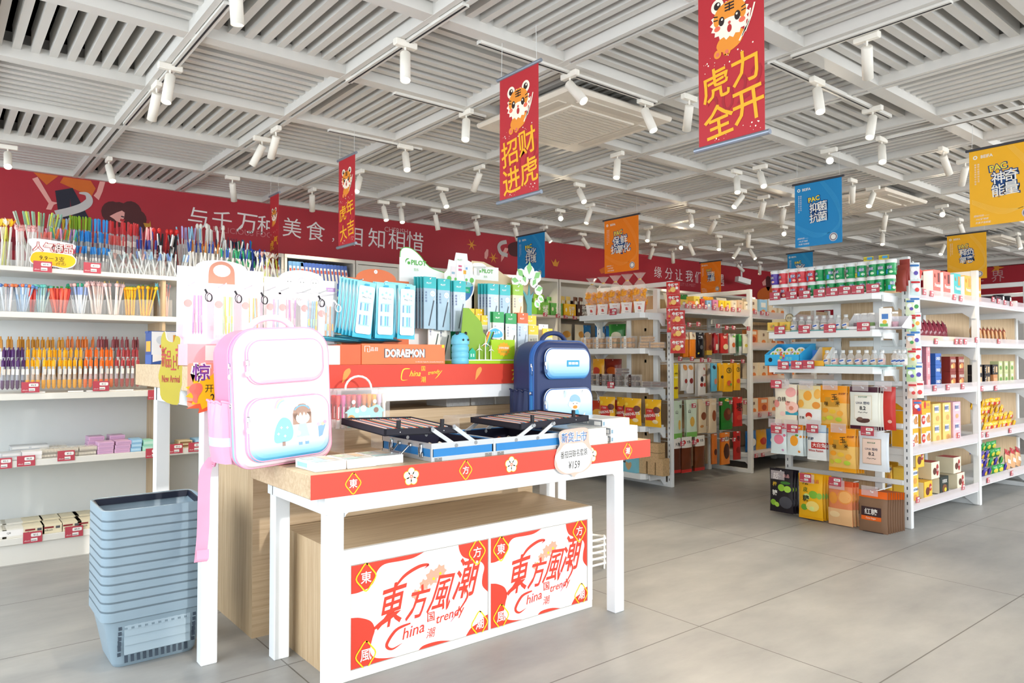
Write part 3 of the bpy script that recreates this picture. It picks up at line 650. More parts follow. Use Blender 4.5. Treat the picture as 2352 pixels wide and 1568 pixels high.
def poster_art(b, fr, w, h):
    b.rect(fr, 0, 0, w, h, PWHITE, .0004)
    for co, cv in (([(0, 1)], [(0, .73), (.05, .73), (.12, .76), (.155, .82), (.17, .9), (.22, .955), (.33, .955), (.42, .96), (.5, 1)]), ([(1, 1)], [(.76, 1), (.77, .93), (.80, .86), (.87, .81), (.94, .77), (.97, .70), (.955, .60), (.955, .5), (1, .42)][::-1]),
                   ([(0, 0)], [(.3, 0), (.22, .02), (.15, .06), (.125, .14), (.14, .25), (.155, .33), (.13, .42), (.06, .48), (0, .5)]), ([(1, 0)], [(1, .17), (.96, .15), (.91, .10), (.86, .07), (.82, 0)]), ([], [(.46, 0), (.49, .03), (.55, .038), (.62, .03), (.7, 0)])):
        cv = spline(cv, 4); b.poly(fr, [(min(1, max(0, u)) * w, min(1, max(0, v)) * h) for u, v in cv + co], CORAL2, .0008)
    for (u0, v0, u1, v1, c) in ((.30, .62, .55, .95, .1), (.35, .5, .28, .15, .06), (.42, .45, .36, .12, .05), (.5, .42, .52, .2, -.05), (.58, .5, .72, .25, .08), (.62, .55, .80, .32, .1), (.55, .8, .7, .92, .05), (.34, .4, .30, .2, -.04), (.66, .45, .68, .2, .06)):
        zl = .00081 + .00002 * u1 + .00003 * v1; b.ribbon(fr, bez((u0 * w, v0 * h), (u0 * w + c * w, v0 * h + .1 * h), (u1 * w + c * w, v1 * h - .05 * h), (u1 * w, v1 * h), 12), .013, LILAC, zl, True)
    for (u, v, r) in ((.56, .72, .055), (.62, .76, .05), (.50, .66, .04), (.44, .58, .035)): b.poly(fr, star(u * w, v * h, r * w * .7, r * w, 7), PEACH, .0010 + r * .004)
    for (u, v) in ((.57, .70), (.62, .74), (.46, .6)): b.disc(fr, u * w, v * h, .006, YLW, .0014, 8)
    zz = .0015
    for ch, u, v, s, r in (('東', .27, .535, .42, .2), ('方', .455, .50, .34, .12), ('風', .625, .53, .38, .05), ('潮', .83, .64, .44, .12)):
        b.text(fr, ch, u * w, v * h, w=s * h * .92, h=s * h, mat=CORAL2, z=zz, fat=.013, shear=.45, rot=r - .1); zz += .0001
    b.ribbon(fr, spline([(w * .29, h * .70), (w * .36, h * .80), (w * .46, h * .86), (w * .53, h * .86), (w * .50, h * .83)], 6), .014, CORAL2, .0021, True)
    b.ribbon(fr, spline([(w * .15, h * .34), (w * .26, h * .42), (w * .33, h * .46)], 6), .02, CORAL2, .0022, True); b.ribbon(fr, spline([(w * .80, h * .55), (w * .83, h * .42), (w * .70, h * .2)], 6), .009, CORAL2, .0023, True)
    b.ribbon(fr, spline([(w * .40, h * .30), (w * .30, h * .27), (w * .235, h * .15), (w * .27, h * .09), (w * .34, h * .12)], 6), .013, CORAL2, .0024, True)
    b.text(fr, 'hina', w * .42, h * .22, w=w * .16, mat=CORAL2, z=.0018, shear=.3, rot=.1, fat=.005); b.text(fr, 'trendy', w * .70, h * .27, w=w * .22, mat=CORAL2, z=.0018, shear=.35, rot=.1, fat=.008)
    b.text(fr, '国', w * .55, h * .31, h=h * .095, mat=CORAL2, z=.0018, fat=.01); b.text(fr, '潮', w * .55, h * .145, h=h * .10, mat=CORAL2, z=.0018, shear=.2)
    for u, v, ch in ((.095, .865, '東'), (.91, .885, '方'), (.095, .105, '風'), (.93, .095, '潮')): diamond(b, fr, u * w, v * h, .052, ch, .0028)
for x0, x1, l in ((CX0 + .055, 1.885, 'left door panel with red and white calligraphy poster'), (1.895, CX1 - .03, 'right door panel with red and white calligraphy poster')):
    b = MB(); b.box(P3(x0 + .003, CY0 + .004, .038), P3(x1 - .003, CY0 + .019, .422), PWHITE)
    poster_art(b, FRONT(CY0 + .004 - o_.y, .038, x0 + .003 - o_.x), x1 - x0 - .006, .384); tag(b.build('door', t), l, None)
# ================================================================ rear table
RX0, RX1, RY0, RY1, RZ = .80, 2.90, 2.955, 3.95, 1.17
t = thing('display_table', 'tall rear display table with red edge board behind the front table', 'table', ((RX0 + RX1) / 2, (RY0 + RY1) / 2, 0)); o_ = t.location.copy()
b = MB(); b.box(P3(RX0, RY0, 1.068), P3(RX1, RY1, RZ), WOODX, .003, None); b.build('tabletop', t)
b = MB(); b.box(P3(RX0 + .001, RY0 - .004, 1.068), P3(RX1, RY0 - .0005, RZ), CORAL2); fr = FRONT(RY0 - .004 - o_.y, 0, -o_.x)
GO = M('f2d43a', .5)
def rx(x): return onY(x, 860, RY0).x
b.ribbon(fr, spline([(rx(940), 1.15), (rx(925), 1.145), (rx(921), 1.10), (rx(935), 1.098)], 5), .006, GO, .001, True); b.text(fr, 'hina', rx(952), 1.127, w=.062, mat=GO, shear=.4, fat=.01); b.text(fr, '国', rx(971), 1.15, h=.022, mat=GO); b.text(fr, '潮', rx(971), 1.098, h=.028, mat=GO); b.text(fr, 'trendy', rx(996), 1.13, w=.07, mat=GO, shear=.4, fat=.01, rot=.12)
b.ribbon(fr, spline([(rx(1014), 1.14), (rx(1005), 1.115), (rx(998), 1.10)], 4), .004, GO, .001, True)
for x in (795, 1098): b.poly(fr, spline([(rx(x) - .02, 1.10), (rx(x) - .012, 1.14), (rx(x) + .012, 1.155), (rx(x) + .02, 1.14), (rx(x) + .008, 1.12), (rx(x) - .005, 1.105), (rx(x) - .02, 1.09)], 3, True), M('e8984a', .5), .001)
b.text(fr, '东', rx(1185), 1.115, h=.07, mat=GO, fat=.02)
tag(b.build('edge_board', t), 'red edge board with yellow brush lettering', None)
b = MB(); b.box(P3(.845, RY0 + .01, 1.0), P3(2.79, RY0 + .07, 1.068), METALW, .002); b.box(P3(.845, 3.71, 1.0), P3(2.79, 3.77, 1.068), METALW, .002); b.box(P3(.845, RY0 + .05, 1.0), P3(.905, 3.73, 1.068), METALW, .002); b.box(P3(2.73, RY0 + .05, 1.0), P3(2.79, 3.73, 1.068), METALW, .002); b.build('frame', t)
for x in (.843, 2.727):
    for y in (RY0 + .012, 3.712): MB().box(P3(x, y, 0), P3(x + .062, y + .058, 1.002), METALW, .003).build('leg', t)
t = tag(MB().box((-.79, -.35, 0), (.79, .35, .945), WOODX, 0, {5: WOODZ}).build('plinth_box', loc=(1.885, 3.475, 0)), 'tall oak display box standing under the rear table', 'display box')
# ribbed clear boxes on the plinth box
RIB = CLEAR('d8dadb', .42)
for i, x in enumerate((2.18, 2.34, 2.50)):
    b = MB(); b.box((-.075, -.10, 0), (.075, .10, .048), RIB, .004)
    for k in range(24): u = -.072 + k * .006; b.box((u, -.1025, .002), (u + .0028, -.100, .046), RIB)
    tag(b.build('storage_box', loc=(x, 3.245, .9455)), 'clear ribbed storage box on the oak box under the rear table, ' + ('left', 'middle', 'right')[i] + ' one', 'box', 'ribbed boxes under the rear table')
b = MB(); b.lathe([(.0, 0), (.024, 0), (.028, .01), (.03, .025), (.022, .042), (0, .046)], M('e9a9a0', .4), n=14); tag(b.build('storage_jar', loc=(2.625, 3.19, .9455)), 'small pink jar under the rear table beside the navy backpack', 'jar')
# acrylic risers on the front table
def riser(x, y, w, d, h, label):
    b = MB(); b.box((-w / 2, -d / 2, h - .005), (w / 2, d / 2, h), CLR, .002); b.box((-w / 2, -d / 2, 0), (-w / 2 + .004, d / 2, h - .005), CLR); b.box((w / 2 - .004, -d / 2, 0), (w / 2, d / 2, h - .005), CLR)
    return tag(b.build('acrylic_riser', loc=(x, y, TZ + .0005)), label, 'display riser')
riser(1.455, 2.86, .20, .13, .10, 'clear acrylic riser under the marker box'); riser(2.02, 2.84, .19, .13, .125, 'clear acrylic riser between the two open paint trays')
# ---------------------------------------------------------------- marker box
t = thing('marker_box', 'clear carry box of chunky colour markers with white handle', 'marker set', (1.455, 2.86, TZ + .1012)); o_ = Vector((0, 0, 0))
CLB = CLEAR('ffffff', .05)
b = MB(); w, d, h = .25, .105, .165
for f in ((-w / 2, -d / 2, 0, w / 2, -d / 2 + .002, h), (-w / 2, d / 2 - .002, 0, w / 2, d / 2, h), (-w / 2, -d / 2, 0, -w / 2 + .002, d / 2, h), (w / 2 - .002, -d / 2, 0, w / 2, d / 2, h), (-w / 2, -d / 2, h - .002, w / 2, d / 2, h), (-w / 2, -d / 2, 0, w / 2, d / 2, .002)): b.box(f[:3], f[3:], CLB)
b.box((-w / 2 + .02, -d / 2 - .002, h * .55), (w / 2 - .02, -d / 2, h), CLB)
for x in (-.05, .05): b.disc(FRONT(-d / 2 - .002), x, h * .68, .009, WHITE, .001)
b.build('case', t)
b = MB(); b.tube([(-.062, 0, h)] + [(.062 * math.cos(a) * -1, 0, h + .055 * math.sin(a)) for a in [PI * k / 10 for k in range(1, 10)]] + [(.062, 0, h)], .005, WHITE, 8); b.build('handle', t)
TEAL, TEAL2 = M('a7e3dd', .5), M('3bb79a', .5)
b = MB(); fr = FRONT(-d / 2 + .004, .005, -.075); b.rect(fr, 0, 0, .165, .075, TEAL, 0); b.poly(fr, spline([(0, .07), (.02, .085), (.05, .082), (.075, .092), (.1, .08), (.14, .093), (.165, .075), (.165, .06), (0, .06)], 3, True), TEAL, .0002)
for u, v, r, c in ((.018, .035, .018, 'e5a13a'), (.018, .033, .011, 'f7dcae'), (.075, .078, .014, 'fbfbfb'), (.135, .07, .012, '8a5a44'), (.14, .03, .010, 'e3a8d8'), (.05, .012, .009, 'fff2ea'), (.072, .012, .008, 'f3b03c'), (.09, .012, .008, 'd9762c'), (.045, .07, .01, 'e8f7f4')): b.disc(fr, u, v, r, M(c, .5), .0006)
b.ribbon(fr, [(.1, .01), (.115, .02), (.13, .015)], .008, TEAL2, .0008); b.text(fr, '缤纷马克笔', .08, .043, w=.055, mat=WHITE, z=.001, fat=.02); b.build('card', t)
for i, c in enumerate(('e0453c', 'd84aa0', 'c8344c', 'd8523c', 'c93a76', 'e08038', 'ef9a1c', 'f4b62a', 'd9c7e8', 'f5efe0')):
    b = MB(); u = -.109 + i * .0242; m_ = M(c, .4); b.lathe([(.009, 0), (.009, .035)], WHITE, (0, 0, 0), 10); b.lathe([(.0075, .035), (.0075, .10)], m_, n=10); b.lathe([(.0105, .10), (.0105, .135), (.009, .138)], m_, n=10); b.box((-.002, -.0078, .04), (.002, -.0074, .09), WHITE)
    o = b.build('marker', t); o.location = (u, -.028, .003)
    o2 = o.copy(); COL.objects.link(o2); o2.parent = t; o2.location = (u + .004, .022, .003)
# ---------------------------------------------------------------- aluminium art case, opened flat, trays raised on arms
ALU = M('d9dde0', .3, .55, var=.02); ABLUE = M('2f7fbf', .35); VELV = M('1e1d33', .8); STEEL = M('b9b6b4', .25, .9, var=.02)
t = thing('art_case', 'open blue and silver metal art case with two raised trays', 'art case', (1.86, 2.56, TZ + .001)); o_ = Vector((1.86, 2.56, 0))
def half(x0, x1, lab):
    b = MB(); y0, y1, h = 2.362, 2.745, .068; a = lambda x, y, z: (x - o_.x, y - o_.y, z)
    b.box(a(x0, y0, 0), a(x1, y1, .006), VELV)
    for f in ((x0, y0, x1, y0 + .008), (x0, y1 - .008, x1, y1), (x0, y0, x0 + .008, y1), (x1 - .008, y0, x1, y1)):
        b.box(a(f[0], f[1], 0), a(f[2], f[3], h), ABLUE, 0)
    for z0, z1 in ((0, .017), (h - .020, h + .002)):
        for f in ((x0 - .002, y0 - .002, x1 + .002, y0 + .002), (x0 - .002, y0 - .002, x0 + .002, y1 + .002), (x1 - .002, y0 - .002, x1 + .002, y1 + .002), (x0 - .002, y1 - .002, x1 + .002, y1 + .002)): b.box(a(f[0], f[1], z0), a(f[2], f[3], z1), ALU)
    for f in ((x0, y0 + .0082, x1, y0 + .012), (x0, y1 - .012, x1, y1 - .0082), (x0 + .0082, y0, x0 + .012, y1), (x1 - .012, y0, x1 - .0082, y1)): b.box(a(f[0] + .009 * (f[2] - f[0] > .1), f[1] + .009 * (f[3] - f[1] > .1), .006), a(f[2] - .009 * (f[2] - f[0] > .1), f[3] - .009 * (f[3] - f[1] > .1), h - .004), VELV)
    for x in (x0, x1): b.box(a(x - .003, y0 - .003, 0), a(x + .003, y0 + .005, h + .002), ALU)
    for x in (x0 + .012, x1 - .045): b.box(a(x, y0 - .004, -.0), a(x + .033, y0 - .002, .014), STEEL); b.ball(a(x + .015, y0 - .004, .010), .003, CHROME, 8)
    tag(b.build('shell', t), lab, None); return x0, x1
half(1.512, 1.812, 'left shell of the art case'); half(1.818, 2.20, 'right shell of the art case')
pc = ['f2efe8', 'e8c12d', '3b3f52', 'd96a2f', '7ac0c9', 'e9e2d0', 'b04038']
for i in range(22):   # paint tubes lying in the shells
    x0 = 1.53 if i < 10 else 1.84; w_ = .26 if i < 10 else .34; k = i if i < 10 else i - 10; n_ = 10 if i < 10 else 12
    b = MB(); c = M(pc[i % 7], .4); L_ = .075; b.lathe([(.004, -.012), (.004, 0), (.007, .002), (.008, .01), (.0075, .05), (.009, L_)], c, n=8, axis=(0, .97, .1)); o = tag(b.build('paint_tube', loc=(x0 + .02 + w_ * k / n_, 2.44 + .13 * (i % 2), TZ + .022)), 'small paint tube lying inside the ' + ('left' if i < 10 else 'right') + ' shell of the open art case', 'paint tube', 'paint tubes in the ' + ('left' if i < 10 else 'right') + ' case shell')
def tray(cxy, w, d, z, tilt, pens, lab):
    e = MB(); h = .026; m_ = M('22212b', .75)
    e.box((-w / 2, -d / 2, 0), (w / 2, d / 2, .004), m_)
    for f in ((-w / 2, -d / 2, w / 2, -d / 2 + .008), (-w / 2, d / 2 - .008, w / 2, d / 2), (-w / 2, -d / 2, -w / 2 + .008, d / 2), (w / 2 - .008, -d / 2, w / 2, d / 2)): e.box((f[0], f[1], 0), (f[2], f[3], h), m_)
    for x in (-.3, .3):
        e.box((x * w - .007, -d / 2 + .01, h), (x * w + .007, -d / 2 + .02, h + .03), BLACK); e.ball((x * w, -d / 2 - .0005, h * .5), .003, CHROME, 8)
    o = e.build('tray', t); o.location = (cxy[0] - o_.x, cxy[1] - o_.y, z - TZ); o.rotation_euler = tilt; o['label'] = lab
    for i in range(pens):
        p = MB(); c = ('d98345', 'c9cdd6', '8d5a4a', '3e7fa8', 'e2b9a0', 'b5483c', '252633', '4f9c9a')[i % 8] if pens > 16 else ('e8955a', 'f0a878', 'e07f48', 'd8c6b4')[i % 4]
        L2 = d * .8; p.lathe([(0, -L2 / 2), (.0035, -L2 / 2 + .012), (.0038, L2 / 2)], M(c, .4), n=6, axis=(0, 1, 0)); q = p.build('pencil', o); q.location = (-w * .44 + w * .88 * i / (pens - 1), 0, h * .8)
tray((1.475, 2.55), .325, .36, .915, (.05, .03, 0.0), 26, 'left black tray with mixed drawing tools'); tray((2.165, 2.55), .41, .36, .905, (.02, -.04, .0), 30, 'right black tray with orange pencils')
def arm_(p, q):
    b = MB(); b.bar((p[0] - o_.x, p[1] - o_.y, p[2] - TZ), (q[0] - o_.x, q[1] - o_.y, q[2] - TZ), .004, .016, ALU, (1, 0, .3)); [b.lathe([(.008, 0), (.008, .004)], CHROME, (v[0] - o_.x, v[1] - o_.y - .004, v[2] - TZ), 10, (0, -1, 0)) for v in (p, q)]; b.build('hinge_arm', t)
for y in (2.366, 2.738):
    for p, q in (((1.515, .925), (1.625, .855)), ((1.615, .93), (1.72, .86)), ((2.03, .91), (1.93, .855)), ((2.145, .912), (2.05, .855))): arm_((p[0], y, p[1]), (q[0], y, q[1]))
for y in (2.43, 2.66):   # latches on the left face
    b = MB(); b.box((1.503 - o_.x, y - .014 - o_.y, .012), (1.511 - o_.x, y + .014 - o_.y, .03), STEEL, .002); b.box((1.501 - o_.x, y - .01 - o_.y, .03), (1.511 - o_.x, y + .01 - o_.y, .064), CHROME, .003); b.tube([(1.500 - o_.x, y - .008 - o_.y, .01), (1.499 - o_.x, y - .008 - o_.y, .05), (1.499 - o_.x, y + .008 - o_.y, .05), (1.500 - o_.x, y + .008 - o_.y, .01)], .002, CHROME, 6, True); b.build('latch', t)
b = MB()
for y in (2.515, 2.60): b.box((1.503 - o_.x, y - .012 - o_.y, .045), (1.511 - o_.x, y + .012 - o_.y, .06), STEEL, .003); b.tube([(1.503 - o_.x, y - o_.y, .05), (1.47 - o_.x, y - o_.y + (.006 if y < 2.55 else -.006), .018)], .004, CHROME, 8)
b.box((1.462 - o_.x, 2.52 - o_.y, .006), (1.472 - o_.x, 2.595 - o_.y, .026), M('8f8a94', .5), .004); b.build('handle', t)
# ---------------------------------------------------------------- flat white boxes
def pen_set_box(name, x, y, z, w, d, h, rz, label, art):
    b = MB(); b.box((-w / 2, -d / 2, 0), (w / 2, d / 2, h), PWHITE, .0015); art(b, w, d, h); return tag(b.build(name, loc=(x, y, z), rot=(0, 0, rz)), label, 'box')
def art_l(b, w, d, h):
    b.rect(TOP(h), -w * .46, -d * .44, w * .92, d * .88, CLEAR('eef4f4', .5), .0004); b.rect(TOP(h), -w * .46, -d * .40, w * .5, d * .2, M('c4e9ea', .3), .0008); b.rect(TOP(h), w * .1, -d * .1, w * .3, d * .5, M('f3d6b8', .3), .0008); b.rect(TOP(h), -w * .4, d * .1, w * .3, d * .3, M('d5ead0', .3), .0008); b.rect(LEFT(-w / 2, d / 2), d * .1, h * .25, d * .5, h * .5, M('9edbe0', .4), .0006)
for i, (x, y, l) in enumerate(((1.115, 2.485, 'leftmost, at the table corner'), (1.238, 2.487, 'middle'), (1.358, 2.497, 'nearest the art case'))): pen_set_box('gift_box', x, y, TZ + .0008, .118, .165, .032, .03, 'flat white box with clear lid at the table front, ' + l, art_l)
def art_r(b, w, d, h):
    # grey band on the left end and top window
    f = LEFT(-w / 2, d / 2); b.rect(f, 0, h * .12, d, h * .76, M('8d9195', .5), .0006); b.rect(f, d * .78, h * .2, d * .18, h * .5, PWHITE, .001); b.text(f, '至木勾线笔', d * .2, h * .6, w=d * .28, mat=PWHITE, z=.001); b.text(f, '0.5  ◎', d * .55, h * .5, w=d * .16, mat=PWHITE, z=.001)
    b.rect(TOP(h), -w * .42, -d * .42, w * .84, d * .84, M('dfe6e6', .2), .0005); b.rect(FRONT(-d / 2), -w * .48, h * .2, .012, h * .5, M('7fa0b4', .4), .0006)
for i, (x, z, y, l) in enumerate(((2.385, 0, 2.475, 'bottom of the left stack by the price card'), (2.385, .0365, 2.485, 'top of the left stack by the price card'), (2.595, 0, 2.475, 'bottom of the right stack'), (2.60, .0365, 2.48, 'second from the bottom of the right stack'), (2.575, .073, 2.51, 'topmost, crowning the right stack'))): pen_set_box('gift_box', x, y, TZ + .0008 + z, .19, .24, .036, 0.0, 'white pen box with grey end, ' + l, art_r)
# ---------------------------------------------------------------- price card clipped to the table edge
SIGNY = M('f2c512', .5); SIGNG = M('ab9a10', .5); INK = M('1d1b1c', .6); SRED = M('a92e2c', .55)
def cutout(name, x, y, z, rz, pts, t_, mat, label, art, cat='sign', back=None, tilt=0.0):
    b = MB(); f = FRONT(0); b.slab(f, pts, t_, mat, back or PWHITE); art(b, f); return tag(b.build(name, loc=(x, y, z), rot=(tilt, 0, rz)), label, cat)
def card_art(b, f):
    b.poly(f, spline([(-.115 + .02 * math.cos(a) * 0 + .112 * math.cos(a) * (1 + .05 * math.sin(7 * a)) + .115, .075 + .068 * math.sin(a) * (1 + .06 * math.cos(6 * a))) for a in [2 * PI * k / 28 for k in range(28)]], 2, True), PWHITE, .0008)
    b.text(f, '新货上市', 0, .168, w=.165, h=.05, mat=PWHITE, fat=.10, z=.0008); b.text(f, '新货上市', 0, .168, w=.155, h=.045, mat=M('5b88b8', .5), fat=.03, z=.0014); b.text(f, '番茄田联名套装', 0, .095, w=.165, h=.032, mat=INK, z=.0016, rot=.04); b.text(f, '¥159', 0, .045, w=.07, h=.034, mat=INK, z=.0016, fat=-.002, shear=.15)
p = onY(1315, 1080, TY0)
pts = spline([(-.115, .075), (-.10, .12), (-.085, .14), (-.085, .195), (0, .205), (.085, .20), (.095, .14), (.115, .10), (.11, .04), (.07, .012), (.02, .002), (0, -.012), (-.02, .004), (-.075, .012), (-.11, .04)], 4, True)
cutout('price_card', p.x, TY0 - .010, .715 - .035, 0, pts, .003, M('efb7a8', .5), 'white cloud-shaped card reading 159 yuan on the front table edge', card_art, 'price card')
# ---------------------------------------------------------------- backpacks
def backpack(label, loc, rot, W_, D_, H_, side, front, zipA, zipB, pocket_t, pocket_b, trim, band, puller, art, straps, r=.058):
    t = thing('school_backpack', label, 'backpack', loc); t.rotation_euler = rot
    b = MB()
    rounded_slab(b, W_, H_, r, [(0, .020, front), (.006, .008, front), (.022, 0, trim), (.027, -.001, zipA), (.050, -.001, trim), (.055, 0, side), (D_ * .75, .0, side), (D_ - .02, .008, side), (D_, .03, side)], n=8, rt=r * 1.65)
    f = FRONT(0, 0)
    b.tube([(x, .024, z) for x, z in rrect(-W_ / 2 - .001, .0, W_ + .002, H_ + .001, r, 8, r * 1.65)], .004, trim, 6, True); b.tube([(x, .053, z) for x, z in rrect(-W_ / 2 - .001, .0, W_ + .002, H_ + .001, r, 8, r * 1.65)], .004, trim, 6, True)
    b.build('body', t)
    for nm, (z, h_, w_, dp, rr_), (pm, qm) in (('top_pocket', (H_ * .60, H_ * .325, W_ * .80, .032, .05), pocket_t), ('lower_pocket', (H_ * .045, H_ * .46, W_ * .86, .040, .055), pocket_b)):
        b = MB(); rounded_slab(b, w_, h_, rr_, [(-dp, .030, pm), (-dp + .004, .016, pm), (-dp + .016, .005, pm), (-dp + .020, 0, qm), (-.002, 0, qm), (.004, 0, qm)], z0=z, n=8)
        b.tube([(x, -dp + .017, z + q) for x, q in rrect(-w_ / 2 + .004, .004, w_ - .008, h_ - .008, rr_, 8)], .003, trim, 6, True)
        o = b.build(nm, t)
        art(nm, o, FRONT(-dp, z), w_, h_)
    b = MB(); f = FRONT(0.004, 0); b.rect(f, -W_ * .42, H_ * .53, W_ * .84, .03, band, .0035); b.build('reflective_band', t)
    b = MB(); b.tube([(-.085, D_ * .45, H_ - .004)] + spline([(-.080, D_ * .45, H_ + .012), (-.05, D_ * .45, H_ + .035), (0, D_ * .45, H_ + .044), (.05, D_ * .45, H_ + .035), (.080, D_ * .45, H_ + .012)], 4) + [(.085, D_ * .45, H_ - .004)], [.013] + [.0125] * 17 + [.013], side if puller != 'pink' else front, 10); b.build('carry_handle', t)
    for sgn in (-1, 1):   # elastic side pockets with gathers
        b = MB(); nx, nz = 13, 7; vs = []
        for j in range(nz + 1):
            v = j / nz
            for i in range(nx + 1):
                u = i / nx; y = .058 + u * (D_ - .075); wr = math.sin(u * nx * 1.7) * .006 * (v ** 2) ; bulge = .016 + .026 * math.sin(PI * min(1, u * .95 + .03)) * (1 - v ** 3 * .75) * min(1, .4 + v * 2)
                vs.append((sgn * (W_ / 2 + bulge * (1 if 0 < i < nx else .1) + wr), y, .02 + v * H_ * .44 + (.006 * math.sin(u * nx * 1.7) if j == nz else 0)))
        fs = [(j * (nx + 1) + i, j * (nx + 1) + i + 1, (j + 1) * (nx + 1) + i + 1, (j + 1) * (nx + 1) + i) for j in range(nz) for i in range(nx)]
        b.add(vs, [q for q in fs if not (2 * (nx + 1) <= q[0] < 3 * (nx + 1))], straps, True); b.add(vs, [q for q in fs if 2 * (nx + 1) <= q[0] < 3 * (nx + 1)], band, True)
        b.tube([vs[nz * (nx + 1) + i] for i in range(nx + 1)], .005, straps, 6); b.build('side_pocket', t)
    PM = M('f6eef2', .35) if puller == 'pink' else M('4a6c9a', .4)
    for x, y, z in ((-W_ / 2 - .003, .038, H_ * .72), (-W_ * .40, -.018, H_ * .74), (-W_ * .42, -.026, H_ * .34)):
        b = MB(); b.box((x - .006, y - .006, z), (x + .006, y + .002, z + .022), CHROME, .003); b.tube([(x, y - .006, z + .008), (x - .002, y - .009, z - .016)], .0022, CHROME, 6); b.lathe([(.002, -.0025), (.010, -.002), (.011, 0), (.010, .002), (.002, .0025)], PM, (x - .003, y - .010, z - .028), 12, (.3, -1, 0), True); b.build('zipper_pull', t)
    b = MB(); b.box((-W_ / 2 - .004, .026, H_ * .435), (-W_ / 2 + .02, .062, H_ * .475), trim if puller != 'pink' else front, .003); b.lathe([(.008, 0), (.008, .003), (.005, .004)], CHROME, (-W_ / 2 - .004, .044, H_ * .455), 12, (-1, 0, 0)); b.build('snap_tab', t)
    return t
PNK, PNKF, PNKL = M('ee8fb0', .4, var=.04, scale=5), M('f7dbe6', .42, var=.01), M('efa3bf', .38)
PZIP = GRAD('pink_bag_zip', '8fd6e6', 'c58fe0', .05, .45); PPK = GRAD('pink_pocket', '35b4e0', 'fbeef2', .028, .115)
def pink_art(nm, o, f, w, h):
    b = MB()
    if nm == 'top_pocket':
        b.slab(Fr((-.01, f.o.y - .002, f.o.z + h * .45), (1, 0, 0), (0, 0, 1)), rrect(-.03, 0, .075, .03, .004), .004, M('fbe9ef', .35)); b.build('patch', o); return
    u0, v0 = .015, h * .30
    BLB = M('8ec6dc', .5)
    b.poly(f, spline([(u0 - .085, v0), (u0 - .08, v0 + .05), (u0 - .055, v0 + .085), (u0 - .025, v0 + .075), (u0 - .012, v0 + .035), (u0 - .02, v0 + .004), (u0 - .05, v0 - .004)], 4, True), BLB, .001); b.rect(f, u0 - .056, v0 - .018, .012, .016, M('a98a80', .5), .001)
    for u, v in ((-.058, .05), (-.07, .028), (-.035, .048), (-.045, .018)): b.poly(f, star(u0 + u, v0 + v, .003, .006, 4), PNKF, .0014)
    H_ = M('b08f7f', .5); SK = M('fbe4d8', .5); TQ = M('b5e6e3', .5)
    b.disc(f, u0 + .025, v0 + .095, .036, H_, .0012); b.rect(f, u0 - .012, v0 + .055, .074, .042, H_, .0012); b.disc(f, u0 + .027, v0 + .077, .028, SK, .0016, 16, .022)
    b.ribbon(f, arc(u0 + .025, v0 + .088, .036, 35, 145, 8), .005, M('7fb6e0', .5), .0018)
    for s in (-1, 1): b.disc(f, u0 + .025 + s * .024, v0 + .132, .011, PWHITE, .0018, 12)
    for s in (-1, 0, 1): b.poly(f, [(u0 + .025 + s * .015 - .009, v0 + .105), (u0 + .025 + s * .015 + .009, v0 + .105), (u0 + .025 + s * .015, v0 + .084)], H_, .002)
    b.poly(f, [(u0 + .012, v0 + .056), (u0 + .04, v0 + .056), (u0 + .052, v0 + .008), (u0, v0 + .008)], TQ, .0016); b.rect(f, u0 + .015, v0 + .062, .022, .018, M('f0c4d6', .5), .002); b.disc(f, u0 + .026, v0 + .071, .006, PWHITE, .0023, 10)
    for s in (.010, .036): b.rect(f, u0 + s, v0 - .014, .009, .022, SK, .0015); b.rect(f, u0 + s - .002, v0 - .022, .014, .011, M('7fa8d0', .5), .0017)
    b.disc(f, u0 + .008, v0 + .022, .009, PWHITE, .0021, 12)
    b.poly(f, [(u0 + .088, v0 + .04), (u0 + .12, v0 + .045), (u0 + .105, v0 + .004), (u0 + .09, v0 - .002)], M('86abd0', .5), .001)
    for k, c in enumerate(('f2b7cf', 'bfe3e6', 'f6d7a8', 'e9a9c2')): b.disc(f, u0 + .09 + k * .009, v0 + .047 + (k % 2) * .006, .007, M(c, .5), .0014, 10)
    for k, c in enumerate(('f5b9cd', 'f7e6b8', 'a9e3d2')): b.ribbon(f, arc(u0 - .04, v0 + .118, .04 - k * .005, 95, 175, 8), .0045, M(c, .5), .001)
    b.build('picture', o)
pk = backpack('pink and white school backpack standing over the left end of the front table', (1.055, 2.63, TZ + .006), (0, -.05, .07), .378, .24, .505, PNK, PNKF, PZIP, PZIP, (PNKF, PNKL), (PPK, PNKL), PNKL, M('c9dbe6', .25), 'pink', pink_art, PNKL)
b = MB()   # webbing strap hanging down beside the leg
sp = spline([(-.190, .225, .03), (-.222, .232, -.02), (-.232, .232, -.12), (-.240, .232, -.24), (-.252, .232, -.335), (-.258, .222, -.352), (-.252, .214, -.34), (-.246, .224, -.31)], 6); sw = .016
n = len(sp); sw = .021
for i in range(n - 1): b.add([(p[0] + sx * sw * .9, p[1] - sx * sw * .45, p[2]) for p in (sp[i], sp[i + 1]) for sx in (-1, 1)] + [(p[0] + sx * sw * .9 + .001, p[1] - sx * sw * .45 + .002, p[2]) for p in (sp[i], sp[i + 1]) for sx in (-1, 1)], [(0, 1, 3, 2), (4, 6, 7, 5), (0, 2, 6, 4), (1, 5, 7, 3)], PNKL)
b.tube([(-.19, .20, .03), (-.20, .20, .0), (-.20, .235, .0), (-.19, .235, .03)], .0045, PNK, 6); o = b.build('strap', pk)
